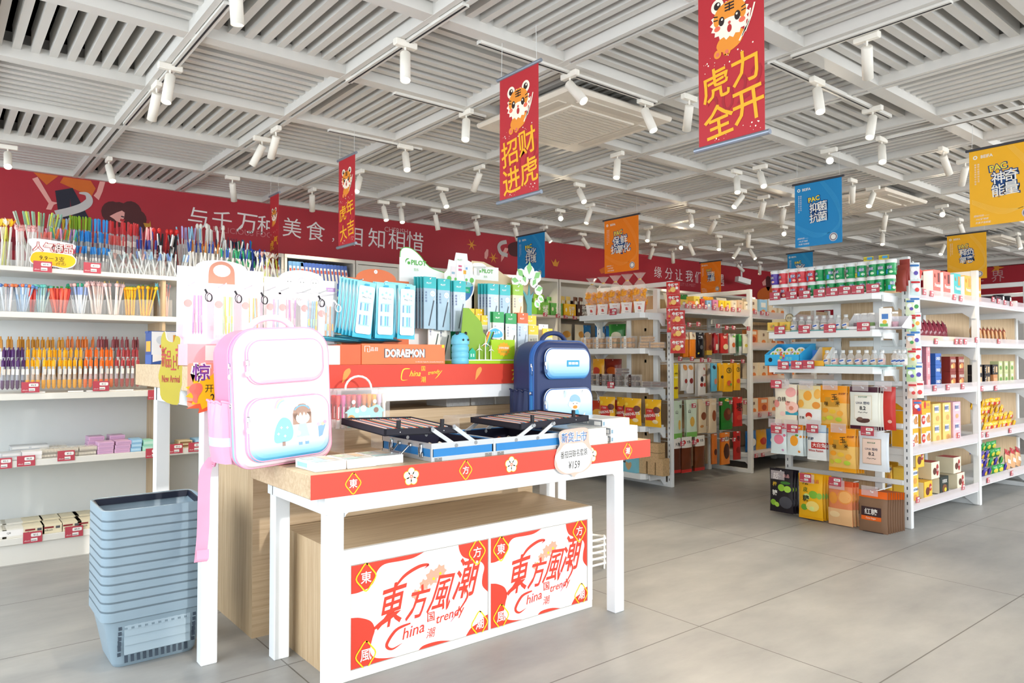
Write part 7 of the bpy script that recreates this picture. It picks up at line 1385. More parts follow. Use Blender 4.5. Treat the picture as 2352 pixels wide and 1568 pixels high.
# price tags of the right gondola end
def tags_end(pts, X, label, group, Y=None):
    for x, y in pts: p = onX(x, y, X); ptag(X, p.y, p.z - .03, WN, label, group)
tags_end([(1780, 680), (1818, 678), (1848, 676), (1882, 673), (1911, 670), (1940, 667), (1970, 665), (2005, 662)], 5.074, 'red price tag on the gum jar shelf edge', 'price tags, gum jar shelf'); tags_end([(1791, 758), (1847, 756), (1906, 754), (1983, 750)], 5.074, 'red price tag on the second end shelf of the right gondola', 'price tags, second end shelf'); tags_end([(1799, 839), (1830, 838), (1857, 837)], 5.05, 'red price tag on the third end shelf below the blue tray', 'price tags, third end shelf')
tags_end([(1783, 882)], 5.0695, 'red price tag above the white-peach candy bag', None); tags_end([(1783, 986), (1820, 984), (1866, 984), (1992, 990)], 5.0552, 'red price tag on the middle hanging row of the right gondola', 'price tags, middle hook row'); tags_end([(1850, 1097), (1918, 1106)], 5.0552, 'red price tag on the lowest hanging row of the right gondola', 'price tags, lowest hook row')
# ---------------------------------------------------------------- long side of the right gondola
def lx(x, y, Y=2.24): return onY(x, y, Y).x
FZ = {}
def franz(c, c2): return carton('wafer_box', .13, .075, .20, c, blobs=[(-.28, .78, .12, .12, c2)], texts=[('Franzzi', 0, .42, .14, 'f6f0ea'), ('9', -.28, .78, .14, c)], rects=[(.22, .72, .3, .36, c2), (0, .12, .5, .03, 'f0d8d0')], side='e9ecef')
FP, FT, FO = franz('d9655e', '5a2a2c'), franz('3fb0b4', 'd98a4a'), franz('eba93a', 'd98f3a')
for k, (x, pr2, nm) in enumerate(((2142, FP, 'pink'), (2165, FP, 'pink'), (2189, FT, 'teal'), (2213, FO, 'amber'), (2236, FO, 'amber'))): pr2((lx(x + 10, 680), 2.275, 1.671), 0, nm + ' wafer box on the top shelf of the right gondola, ' + ('first', 'second', 'third', 'fourth', 'fifth')[k] + ' from the left')
for k in range(4): b = MB(); pillow(b, .09, .20, .03, M('c8382f', .3), nx=5, ny=6, wob=.15, seed=k); b.disc(FRONT(-.016), .0, .11, .022, M('e9e0d8', .4), .003, 12); tag(b.build('snack_pouch', loc=(5.50 + k * .06, 2.30, 1.671), rot=(.2, .25, 0)), 'red pouch leaning at the left of the wafer boxes, ' + ('first', 'second', 'third', 'fourth')[k], 'snack bag')
b = MB(); b.box((-.22, -.1, 0), (.22, .1, .035), M('e8c84a', .4), .001); b.rect(FRONT(-.1), -.21, .003, .16, .03, M('8fc24a', .4), .0008); b.rect(FRONT(-.1), -.02, .003, .12, .03, M('9fc8d8', .4), .0008); tag(b.build('snack_tray', loc=(lx(2168, 770), 2.34, 1.331)), 'green and yellow low snack tray on the second shelf', 'display tray')
MB_ = bag('snack_pouch', .10, .14, .03, '7a1f34', blobs=[(0, .5, .2, .2, '9a3048')], rough=.2, seed=21); TB2 = bag('snack_pouch', .11, .15, .03, 'd9a878', top=('b8262e', .3), rects=[(0, .4, .6, .2, 'efe4d4')], rough=.2, seed=22)
for k in range(6): MB_((lx(2170 + k * 10, 765), 2.40, 1.367), 0, 'maroon pouch leaning on the second shelf, %s' % CN[k], rot=(-.2, .35, 0))
for k in range(9): TB2((lx(2262 + k * 9, 770), 2.33, 1.331), 0, 'tan and red pouch in the leaning row by the right edge, %s' % CN[k], rot=(-.1, .35, .3))
OREO = carton('biscuit_box', .13, .07, .088, '1f6fc8', blobs=[(.38, .5, .10, .24, '2a1a20')], texts=[('OREO', -.05, .6, .26, 'f4f6f8')], rects=[(.0, .25, .4, .08, 'e9a0b0')], side='2a7ad0'); OREP = carton('biscuit_box', .07, .07, .088, 'e8929a', rects=[(0, .5, .5, .5, 'f2c0c4')], texts=[('奥利奥', 0, .5, .2, 'f6f2f0', 1.57)]); OREB = carton('biscuit_box', .11, .07, .088, '2a63b8', blobs=[(.35, .5, .10, .24, '3a2420')], texts=[('OREO', -.1, .55, .26, 'f4f6f8')])
for z in range(4):
    OREO((lx(2118, 860), 2.30, .971 + z * .0885), 0, 'blue cookie box, left column, %s layer' % LY[z]); OREP((lx(2141, 860), 2.30, .971 + z * .0885), 0, 'pink ended cookie box, %s layer' % LY[z])
    if z < 3: OREB((lx(2164, 860), 2.30, .971 + z * .0885), 0, 'blue and brown cookie box, %s layer' % LY[z])
PIE = carton('pie_box', .11, .07, .12, '8a2f24', blobs=[(.1, .4, .3, .2, 'c9803a'), (-.2, .35, .2, .15, 'e8c07a')], texts=[('好丽友派', 0, .72, .2, 'f4efe6')])
for k in range(4): PIE((lx(2194 + (k % 2) * 19, 860), 2.29, .971 + (k // 2) * .1205), 0, 'brown pie box beside the cookie boxes, %s %s' % (('lower', 'upper')[k // 2], ('left', 'right')[k % 2]))
WAF = carton('wafer_carton', .165, .12, .135, 'f0ece4', blobs=[(-.28, .40, .2, .2, 'd0342c'), (.2, .4, .16, .13, 'd99a5a'), (.3, .5, .1, .14, 'c47f42')], rects=[(0, .88, 1.0, .24, 'f2b01c'), (-.25, .78, .5, .2, 'f2b01c'), (.28, .28, .3, .12, 'c9874a')], texts=[('嘉顿', -.28, .42, .18, 'f6efe6')], side='f2b01c', topc='f2b01c'); WFL = carton('wafer_carton', .165, .12, .055, 'f2b01c', blobs=[(-.1, .5, .12, .16, 'd0342c')], rects=[(.25, .5, .3, .4, 'c9874a')], topc='f2b01c')
for k in range(2):
    for z in range(2): WAF((lx(2105 + k * 29, 1000), 2.32, .551 + z * .136), 0, 'yellow and white wafer carton, %s column, %s' % (('left', 'right')[k], ('bottom', 'middle')[z]))
    WFL((lx(2105 + k * 29, 1000), 2.32, .551 + .2725), 0, 'flat yellow wafer carton topping the %s column' % ('left', 'right')[k])
BIS = carton('biscuit_carton', .15, .12, .15, 'f2cf7a', blobs=[(.1, .25, .2, .14, 'e0a860')], rects=[(-.02, .72, .5, .36, 'eef0f2')], texts=[('脆脆饼', -.02, .74, .2, '3a5a9a')], topc='e9b84a'); BIP = carton('biscuit_carton', .15, .12, .15, 'edbcc8', blobs=[(.0, .25, .2, .12, 'e0a878')], rects=[(0, .70, .5, .36, 'f2eef0')], texts=[('脆脆饼', 0, .72, .2, '3a5a9a')], topc='e9b0c0')
for k, (x, pr2, nm) in enumerate(((2159, BIS, 'cream'), (2182, BIS, 'cream'), (2205, BIP, 'pink'))):
    for z in range(2): pr2((lx(x, 1000), 2.32, .551 + z * .1505), 0, '%s biscuit carton, %s, %s layer' % (nm, ('left', 'middle', 'right')[k], ('lower', 'upper')[z]))
QP = carton('pie_carton', .15, .13, .125, 'eee6cc', blobs=[(.22, .5, .16, .3, 'a82a2c'), (-.12, .45, .2, .18, '5a2e22')], texts=[('Q帝', .22, .52, .2, 'f6f0e6')], side='e9dfc0', topc='a8302c'); QY = carton('pie_carton', .14, .13, .125, 'f0c23a', blobs=[(-.1, .42, .24, .22, '6a3020'), (.25, .62, .16, .2, 'b8322c')], texts=[('Q帝', .25, .62, .16, 'f6f0e6')], side='efe6c8', topc='e9b02c'); QB_ = carton('pie_carton', .16, .13, .13, '25302c', blobs=[(0, .3, .28, .2, '7a4a2a'), (.1, .22, .14, .1, 'd8c83a')], texts=[('好丽友', 0, .74, .22, 'f0efe8')], side='efe9d0', topc='2a2a28'); QC = carton('biscuit_carton', .11, .13, .12, 'f2c64a', rects=[(0, .74, .6, .3, 'e8eef2')], blobs=[(0, .26, .28, .2, 'e0a048')], texts=[('CUSTARD', 0, .74, .14, '2f5a9a')], topc='efb82c')
for k, (x, pr2, z, l) in enumerate(((2103, QC, 0, 'yellow custard carton, lower, by the front post'), (2103, QC, .1205, 'yellow custard carton, upper, by the front post'), (2133, QY, 0, 'yellow chocolate pie carton on the lowest shelf'), (2170, QB_, 0, 'black chocolate pie carton on the lowest shelf'), (2208, QP, 0, 'white and red pie carton, lower right'), (2150, QP, .1312, 'white and red pie carton, upper left'), (2200, QP, .1312, 'white and red pie carton, upper right'), (2115, QY, .2415, 'yellow pie carton on top of the custard cartons'))): pr2((lx(x + 6, 1120), 2.325, .156 + z), 0, l)
for k in range(2):
    for z in range(2): QC((5.62 + k * .22, 2.52, .156 + z * .1205), 0, 'yellow custard carton in the rear row of the lowest shelf, %s %s' % (('lower', 'upper')[z], ('left', 'right')[k]))
    WFL((5.55 + k * .2, 2.52, .551 + k * .0), 0, 'flat yellow carton in the rear of the wafer shelf, ' + ('left', 'right')[k])
# second bay by the right edge
BLK = carton('chocolate_box', .13, .07, .085, '221c20', rects=[(.2, .5, .3, .6, 'd9b48a'), (-.2, .5, .12, .7, 'c9a070')], texts=[('巧', -.35, .5, .4, 'e8e2da')]); TAN = carton('chocolate_box', .10, .07, .085, 'c98a5a', rects=[(0, .5, .8, .3, 'e0a878')]); GRN = carton('tea_box', .09, .07, .10, 'c9cf9a', blobs=[(0, .4, .3, .2, '6a9a4a')], rects=[(0, .75, .6, .2, 'f0e8c8')])
for z in range(2):
    for k, (x, pr2) in enumerate(((2258, BLK), (2276, BLK), (2294, BLK if z else TAN))): pr2((lx(x, 860), 2.30, .971 + z * .0865), 0, 'dark chocolate box near the right edge, %s layer, %s' % (('lower', 'upper')[z], ('left', 'middle', 'right')[k]))
    for k in range(3): GRN((lx(2312 + k * 13, 860), 2.32, .971 + z * .1005), 0, 'green and cream tea box near the right edge, %s layer, %s' % (('lower', 'upper')[z], ('left', 'middle', 'right')[k]))
YS, PS, GS_ = bag('snack_sachet', .09, .085, .03, 'edb828', blobs=[(.1, .5, .25, .2, 'c23a2a')], texts=[('味', -.2, .5, .3, 'f6efe0')], seed=31), bag('snack_sachet', .09, .085, .03, '4a3a9a', blobs=[(0, .5, .3, .22, 'e0b83a')], seed=32), bag('snack_sachet', .09, .085, .03, '2f9a4a', blobs=[(0, .5, .3, .22, 'd8cf4a')], seed=33)
for z in range(4):
    for k in range(7 - z // 2): YS((lx(2268 + k * 11, 1000), 2.27 + .03 * z, .571 + z * .062), 0, 'yellow and red snack sachet in the pile on the fourth shelf', 'yellow sachet pile', rot=(.25, rr.uniform(-.2, .2), rr.uniform(-.3, .3)))
for z in range(4):
    for k in range(5): (PS if k < 2 or (z + k) % 4 == 0 else GS_)((lx(2266 + k * 12, 1090), 2.27 + .03 * z, .191 + z * .062), 0, ('purple' if k < 2 or (z + k) % 4 == 0 else 'green') + ' candy sachet in the pile on the lowest shelf', ('purple' if k < 2 or (z + k) % 4 == 0 else 'green') + ' sachet pile', rot=(.25, rr.uniform(-.2, .2), rr.uniform(-.3, .3)))
for k in range(3): TB2((lx(2330 + k * 12, 1075), 2.29, .191), 0, 'maroon topped pouch right of the green sachets, ' + ('left', 'middle', 'right')[k], rot=(-.12, .25, 0), scale=(1.2, 1, 1.2))
DBX = carton('energy_bar_box', .22, .12, .075, '3a2430', rects=[(.05, .5, .5, .4, 'e9e9ee')], texts=[('七力架', .05, .5, .28, 'b02a3a')]); DBX((lx(2300, 690), 2.32, 1.671), .1, 'dark energy bar box on the top shelf by the right edge')
for k in range(2): b = MB(); b.lathe([(.03, 0), (.042, .10), (.045, .105)], M('1f1d22', .3), n=14); b.rect(FRONT(-.041), -.02, .02, .04, .07, M('dfe4e0', .4), .002); tag(b.build('noodle_cup', loc=(lx(2322 + k * 16, 690), 2.34, 1.671)), 'black cup with pale label on the top shelf by the right edge, ' + ('left', 'right')[k], 'cup')
for k in range(3): b = MB(); pillow(b, .12, .08, .05, M('c88a80', .3), nx=5, ny=5, wob=.2, seed=k); tag(b.build('snack_pouch', loc=(lx(2262 + k * 9, 690), 2.30, 1.671), rot=(-1.1, 0, .3)), 'pinkish pouch lying beside the amber wafer box, ' + ('left', 'middle', 'right')[k], 'snack bag')
def tags_long(pts, Y, label, group):
    for x, y in pts:
        p = onY(x, y, Y); ptag(p.x, Y, p.z - .022, 0, label, group, .68)
        if 'hooks' in label: o = g1.location; b = MB(); b.tube([(p.x - o.x, 4.65 - o.y, p.z + .004), (p.x - o.x, Y - o.y, p.z + .004)], .003, GW, 5); b.build('label_arm', g1)
Y2 = 2.203
tags_long([(2109, 667), (2123, 670), (2140, 674), (2192, 682), (2207, 685)], Y2, 'red price tag under the wafer boxes', 'price tags, wafer box shelf'); tags_long([(2150, 783), (2196, 784), (2206, 784), (2217, 784)], Y2, 'red price tag under the low snack tray', 'price tags, snack tray shelf'); tags_long([(2102, 892), (2113, 892), (2147, 891), (2177, 889), (2211, 887)], Y2, 'red price tag under the blue cookie boxes', 'price tags, cookie shelf'); tags_long([(2096, 1018), (2201, 999)], Y2, 'red price tag under the wafer cartons', 'price tags, wafer carton shelf'); tags_long([(2108, 1147), (2212, 1118)], Y2, 'red price tag under the pie cartons', 'price tags, pie shelf')
tags_long([(2281, 687), (2293, 691), (2308, 694), (2323, 697), (2243, 780), (2294, 783), (2255, 892), (2287, 891), (2255, 998), (2268, 997), (2320, 988), (2270, 1102), (2324, 1086)], Y2, 'red price tag on the second bay of the right gondola', 'price tags, second bay right')
# hanging strips of small bags at the corner posts
def strip_bags(name, x, y, ztop, n, w, h, cols, txt, label, rz=-.9, dz=.012):
    t = thing(name, label, 'snack strip', (x, y, ztop - n * (h + .002)), rz)
    for k in range(n):
        b = MB(); f = pillow(b, w, h, .022, M(cols[k % len(cols)], .25, var=.05), nx=6, ny=7, fin=.006, wob=.06, seed=k)
        if txt: b.text(f, txt, 0, h * .74, w=w * .75, mat=PWHITE, fat=.05, z=.002); b.disc(f, 0, h * .38, w * .2, M('f2c46a', .4), .0016, 12); b.disc(f, -w * .25, h * .28, w * .1, M('e8a03a', .4), .0018, 10); b.disc(f, w * .28, h * .5, w * .1, PWHITE, .0018, 10)
        else:
            b.disc(f, -w * .1, h * .55, w * .26, M('e9ecee', .4), .0016, 12); b.disc(f, w * .1, h * .35, w * .2, M(('5a4aa8', 'd83a3a', '3f9a4a', 'e8a83a')[k % 4], .4), .0018, 12); b.rect(f, -w * .4, h * .75, w * .8, h * .12, M(('3f78b8', 'c8323a')[k % 2], .4), .0014)
        b.build('pouch', t).location = (.006 * (k % 2), -.004 * k if txt else .0, (n - 1 - k) * (h + .002))
    b = MB(); b.tube([(0, .0, n * (h + .002) - .004), (.01, .05, n * (h + .002) + .012)], .002, CHROME, 6); b.build('hanger', t)
    return t
p = onX(1556, 650, 5.33); strip_bags('snack_strip', 5.35, 4.25, 1.905, 4, .125, .115, ['c92f2c'], '牛奶糖', 'upper red strip of joined milk candy sachets on the middle gondola corner', -1.0); strip_bags('snack_strip', 5.35, 4.20, 1.64, 3, .135, .13, ['c5302e'], '牛奶糖', 'lower red strip of joined milk candy sachets on the middle gondola corner', -.9)
strip_bags('snack_strip', 5.36, 2.155, 1.87, 6, .075, .115, ['dfe9ec', 'cfe4e4', 'e6e6ee'], None, 'white and blue strip of joined candy sachets on the right gondola corner', -.8); strip_bags('snack_strip', 5.34, 2.175, 1.62, 6, .06, .115, ['d8e2c0', 'b9d6a0', 'e0c8b8'], None, 'green and white strip of joined sachets left of the blue strip', -1.1); strip_bags('snack_strip', 5.37, 2.15, 1.165, 2, .08, .12, ['e4ecd8', 'e9e6dc'], None, 'short strip with orange fruit sachet low on the right gondola corner', -.8); strip_bags('snack_strip', 5.37, 2.15, .91 + .0, 1, .06, .10, ['d84a42'], None, 'small red sachet at the foot of the corner strips', -.8)
# ================================================================ middle gondola, end display
CEL = CLEAR('f6f4ee', .20); CHEESE = M('f0a32c', .55, var=.08, scale=60)
def popcorn():
    t = thing('popcorn_bag', None, 'snack bag'); b = MB()
    def sq(z, w, d): return [(-w, -d, z), (w, -d, z), (w, d, z), (-w, d, z)]
    R_ = sq(0, .038, .028) + sq(.09, .048, .036); b.add(R_, [(0, 1, 5, 4)], M('e9e4de', .4)); b.add(R_, [(1, 2, 6, 5), (3, 0, 4, 7)], M('d9503c', .4)); b.add(R_, [(2, 3, 7, 6), (3, 2, 1, 0)], M('e9e4de', .4)); f = Fr((0, -.0325, .042), (1, 0, 0), (0, -.089, 1)); b.text(f, 'a', 0, -.004, h=.026, mat=M('c23a2c', .4), fat=.06, z=.001); b.text(f, 'Ayoole', 0, .026, w=.04, mat=M('c23a2c', .4), z=.001); b.rect(f, -.015, -.032, .03, .004, M('8a8a8a', .4), .001); b.build('cone', t)
    b = MB(); r2 = random.Random(2)
    for k in range(60): b.ball((r2.uniform(-.047, .047), r2.uniform(-.036, .036), .075 + .115 * (k / 60) + r2.uniform(0, .01)), .0155, CHEESE, 7)
    o = b.build('cheese_balls', t); o['kind'] = 'stuff'
    b = MB(); n = 14; prof = [(.050, .085), (.062, .13), (.062, .19), (.045, .235), (.018, .265), (.012, .275), (.03, .30), (.05, .325)]
    vs = [(r * (1 + (.18 if i > 3 else .05) * math.sin(k * 5)) * math.cos(2 * PI * k / n), .72 * r * (1 + (.18 if i > 3 else .05) * math.cos(k * 4)) * math.sin(2 * PI * k / n), z) for i, (r, z) in enumerate(prof) for k in range(n)]
    b.add(vs, [(i * n + k, i * n + (k + 1) % n, (i + 1) * n + (k + 1) % n, (i + 1) * n + k) for i in range(len(prof) - 1) for k in range(n)], CEL, False); b.lathe([(.013, .268), (.014, .272), (.013, .277)], M('d9b45a', .4), n=10); b.build('cellophane', t)
    return t
PC = Proto(popcorn())
for k, x in enumerate((1360, 1386, 1414, 1441, 1470)): PC((5.135, ex(x, 700, 5.135), 1.621), WN + .55, 'cellophane bag of orange cheese balls in a paper cone, %s of five' % ('leftmost', 'second from left', 'middle one', 'fourth from left', 'rightmost')[k], scale=(1.12, 1.12, 1.14))
def cookie_box(c, c2, lab):
    b = MB(); w, d, h = .125, .10, .115
    for f in ((-w / 2, -d / 2, 0, w / 2, -d / 2 + .002, h), (-w / 2, d / 2 - .002, 0, w / 2, d / 2, h), (-w / 2, -d / 2, 0, -w / 2 + .002, d / 2, h), (w / 2 - .002, -d / 2, 0, w / 2, d / 2, h), (-w / 2, -d / 2, h - .002, w / 2, d / 2, h)): b.box(f[:3], f[3:], CLR)
    for z in (.028, .08):
        for x in (-.038, 0, .038):
            for y in (-.028, .02): b.ball((x, y, z), .021, M(c, .6, var=.25, scale=70), 8, (1, 1, 1.1))
    f = FRONT(-d / 2); b.rect(f, -.016, 0, .032, h, M(c2, .5), .001); [b.text(f, ch, 0, h * (.68 - .16 * k), h=.015, mat=M('efe6d8' if c2 != 'f1efe9' else '3a3a3a', .5), z=.0014) for k, ch in enumerate(lab)]; b.disc(f, 0, h * .18, .006, M('b5763a', .5), .0016, 8)
    return Proto(tag(b.build('cookie_box'), None, 'cookie box'))
CKA, CKB = cookie_box('d9a25a', 'f1efe9', '宫廷酥'), cookie_box('5a3a2a', '3a2222', '巧克力')
for k, x in enumerate((1352, 1380, 1411, 1444)): CKA((5.14, ex(x, 780, 5.14), 1.291), WN, 'clear box of pale cookies with white label, %s of the row' % ('first', 'second', 'third', 'fourth')[k])
for k, x in enumerate((1358, 1388, 1418, 1455)): CKB((5.14, ex(x, 870, 5.14), .931), WN, 'clear box of chocolate cookies, %s of the row' % ('first', 'second', 'third', 'fourth')[k])
def stackbox(c):
    b = MB(); w, d, h = .11, .10, .055
    for k in range(2): b.box((-w / 2 + .004, -d / 2 + .004, .004 + k * .026), (w / 2 - .004, d / 2 - .004, .024 + k * .026), M(c, .6, var=.25, scale=70), .008)
    for f in ((-w / 2, -d / 2, 0, w / 2, -d / 2 + .002, h), (-w / 2, -d / 2, 0, -w / 2 + .002, d / 2, h), (w / 2 - .002, -d / 2, 0, w / 2, d / 2, h), (-w / 2, -d / 2, h - .002, w / 2, d / 2, h)): b.box(f[:3], f[3:], CLR)
    return Proto(tag(b.build('biscuit_pack'), None, 'biscuit pack'))
SA, SB = stackbox('e0b070'), stackbox('6a4434')
for k, (x, z) in enumerate(((1485, 0), (1510, 0), (1488, .056))): SA((5.18, ex(x, 780, 5.18), 1.291 + z), WN, 'clear pack of pale biscuits right of the cookie boxes, ' + ('lower left', 'lower right', 'upper')[k])
for k, (x, z) in enumerate(((1492, 0), (1514, 0), (1430, .116))): SB((5.18, ex(x, 870, 5.18), .931 + z), WN, 'clear pack of dark biscuits on the chocolate shelf, ' + ('lower left', 'lower right', 'on top of the boxes')[k])
DK = bag('snack_bag', .19, .25, .05, 'f0b81c', blobs=[(.3, .62, .18, .16, '6a3424'), (-.28, .78, .10, .08, 'f6d24a'), (.22, .2, .16, .1, 'f4e0b0')], rects=[(-.05, .45, .62, .42, 'c9302c')], texts=[('DARKNUTS', -.04, .42, .11, 'f6f2ea', .12), ('巧克力', -.1, .58, .07, 'f6efe6')], seed=41, wob=.03)
for k, (x, dx_) in enumerate(((1395, 0), (1424, .05), (1455, -.01), (1500, .0))): DK((5.13 + dx_, ex(x, 950, 5.13), .575), WN + (.1, -.1, .15, 0)[k], 'yellow and red nut snack bag on the middle gondola end, ' + ('leftmost', 'second, half hidden', 'third, pushed forward', 'rightmost')[k])
GRA = carton('granola_pack', .085, .09, .155, 'c2a27a', rects=[(0, .5, .96, .94, 'c9a880')], cat='granola pack')
GRA.o.data.materials[0] = M('b89a70', .6, var=.55, scale=150); GRA.o.data.materials[1] = M('c6a67c', .6, var=.6, scale=170)
for k, x in enumerate((1483, 1503, 1522)): GRA((5.17, ex(x, 1080, 5.17), .141), WN, 'clear pack of granola bars standing on the lowest end shelf, ' + ('left', 'middle', 'right')[k])
for k in range(2): GRA((5.17, ex(1505, 1010, 5.17), .2985 + .087 * k), WN, 'clear pack of granola bars lying across the others, ' + ('lower', 'upper')[k], rot=(0, PI / 2, WN)).location.y += .08
b = MB(); b.box((-.09, -.05, 0), (.09, .05, .15), M('7ec4d8', .4), .001); f = FRONT(-.05); b.poly(f, spline([(.0, .02), (-.035, .06), (-.03, .095), (0, .085), (.03, .095), (.035, .06)], 4, True), M('c9a87a', .6), .001); b.rect(f, -.085, .085, .05, .04, M('26303c', .5), .001); b.text(f, '谷物', -.06, .105, h=.018, mat=PWHITE, z=.0015); tag(b.build('granola_carton', loc=(5.13, ex(1452, 1080, 5.13), .141), rot=(0, 0, WN)), 'light blue granola carton with heart-shaped bowl on the lowest end shelf', 'box')
tags_end([(1408, 716)], 5.074, 'red price tag under the cheese ball bags', None); tags_end([(1403, 884)], 5.074, 'red price tag under the chocolate cookie boxes', None)
# things seen through the open half of the gondola end (shelf side facing the red wall)
BGB = [bag('snack_bag', .2, .22, .06, c, blobs=[(0, .45, .3, .2, c2)], seed=50 + i, wob=.08) for i, (c, c2) in enumerate((('1f6fb8', 'e8e6e0'), ('e8e0c8', 'd9a04a'), ('e0a020', 'c03a28'), ('c83a1c', 'e8b03a'), ('3a8a3a', 'e8e0c0'), ('8a2a1c', 'e8702a')))]
NM = ('blue', 'cream', 'yellow', 'red orange', 'green', 'dark red')
for k, (c, x, z, y) in enumerate(((0, 1345, 1.3805, 6.27), (0, 1378, 1.3805, 6.27), (0, 1400, 1.3805, 6.30), (1, 1298, 1.3805, 6.22), (1, 1330, 1.3805, 6.22), (4, 1418, 1.331, 5.12), (2, 1375, .971, 5.12), (5, 1408, .971, 5.10), (3, 1412, .551, 5.10), (3, 1375, .551, 5.12))):
    p = onY(x, 800, y); BGB[c]((p.x, y, z), (rr.uniform(-.3, .3) if k < 5 else WN + rr.uniform(-.4, .3)), NM[c] + ' snack bag ' + ('on the bookcase shelf beyond the cookies, left', 'on the bookcase shelf beyond the cookies, middle', 'on the bookcase shelf beyond the cookies, right', 'above the blue backpack handle, left', 'above the blue backpack handle, right', 'beside the upright, behind the cookies', 'behind the chocolate cookies, left', 'behind the chocolate cookies, right', 'behind the nut bags, right', 'behind the nut bags, left')[k])
# snack bars on the bookcase shelf by the red wall
def barbox(c, c2, t_):
    b = MB(); w, d, h = .19, .16, .14; b.box((-w / 2, -d / 2, 0), (w / 2, -d / 2 + .003, h), M(c, .4)); b.box((-w / 2, d / 2 - .003, 0), (w / 2, d / 2, h * 1.4), M(c, .4)); b.box((-w / 2, -d / 2, 0), (w / 2, d / 2, .003), M(c, .4))
    for s in (-1, 1): b.box((s * w / 2 - (.0 if s < 0 else .003), -d / 2, 0), (s * w / 2 + (.003 if s < 0 else 0), d / 2, h), M(c, .4))
    f = FRONT(-d / 2); b.text(f, t_[0], .03, h * .65, w=w * .45, mat=M('f2f0e6', .4), fat=.03, z=.001); b.text(f, t_[1], .03, h * .35, w=w * .45, mat=M('f2f0e6', .4), fat=.03, z=.001); b.disc(f, -w * .32, h * .5, .014, M('efe6c8', .4), .001, 10, .024); return Proto(tag(b.build('bar_carton'), None, 'box'))
def snackbar(c): b = MB(); pillow(b, .05, .20, .022, M(c, .3), nx=4, ny=6, fin=.012); b.disc(FRONT(-.012), 0, .14, .012, M('efe8d0', .4), .001, 10, .022); b.disc(FRONT(-.012), 0, .08, .010, M('e8863a', .4), .001, 10); return Proto(tag(b.build('snack_bar'), None, 'snack bar'))
BBX = {'green': (barbox('6fae3a', '', ('小球', '藻')), snackbar('8fc23a')), 'leaf': (barbox('5fa84a', '', ('小球', '藻')), snackbar('6fb84a')), 'yellow': (barbox('f0bc1c', '', ('口袋', '饼')), snackbar('f2cf6a')), 'brown': (barbox('4a2a1c', '', ('粗', '粮')), snackbar('7a4a2c'))}
for k, (x, c) in enumerate(((1236, 'green'), (1266, 'leaf'), (1297, 'yellow'), (1326, 'brown'))):
    p = onY(x, 700, 6.20); BBX[c][0]((p.x + .02, 6.21, 1.6905), 0, c + ' carton of snack bars on the bookcase shelf, %s from the left' % ('first', 'second', 'third', 'fourth')[k])
    for q_ in range(4): BBX[c][1]((p.x - .045 + q_ * .044, 6.20 + (q_ % 2) * .02, 1.695), 0, c + ' snack bar standing in its carton by the red wall', c + ' snack bars', scale=(.9, 1, 1.15 - .1 * (k == 1)))
tags_long([(1252, 722), (1281, 725), (1299, 727), (1320, 729)], 6.112, 'red price tag on the bookcase shelf of snack bars', 'price tags, snack bar shelf')
# ---------------------------------------------------------------- middle gondola, long side
def gx(x, y, Y=4.34): return onY(x, y, Y).x
def hang_long(pr, xpx, ztop, h, n, label, Y=4.33, t=g1, rot=0.0):
    x = gx(xpx, 900, Y); o = t.location
    for k in range(n): pr((x + .006 * k, Y + .018 * k, ztop - h - .002 * k), 0, label + (', front' if k == 0 and n > 1 else (', rear' if n > 1 else '')), None if k == 0 else label + ', rear ones', rot=(0, rot * (1 + k * .2), rr.uniform(-.1, .1)))
    b = MB(); b.tube([(x - o.x, Y + .30 - o.y, ztop - .006), (x - o.x, Y - .025 - o.y, ztop - .008)], .004, GW, 6); b.build('hook', t)
HR = lambda z: MB().box((5.43 - g1.location.x, 4.64 - g1.location.y, z), (6.67 - g1.location.x, 4.665 - g1.location.y, z + .03), GW).build('hook_rail', g1)
for z in (1.46, 1.155, .80, .45): HR(z)
sb = lambda c, w=.12, h=.2, d=.03, **k: bag('snack_bag', w, h, d, c, **k)
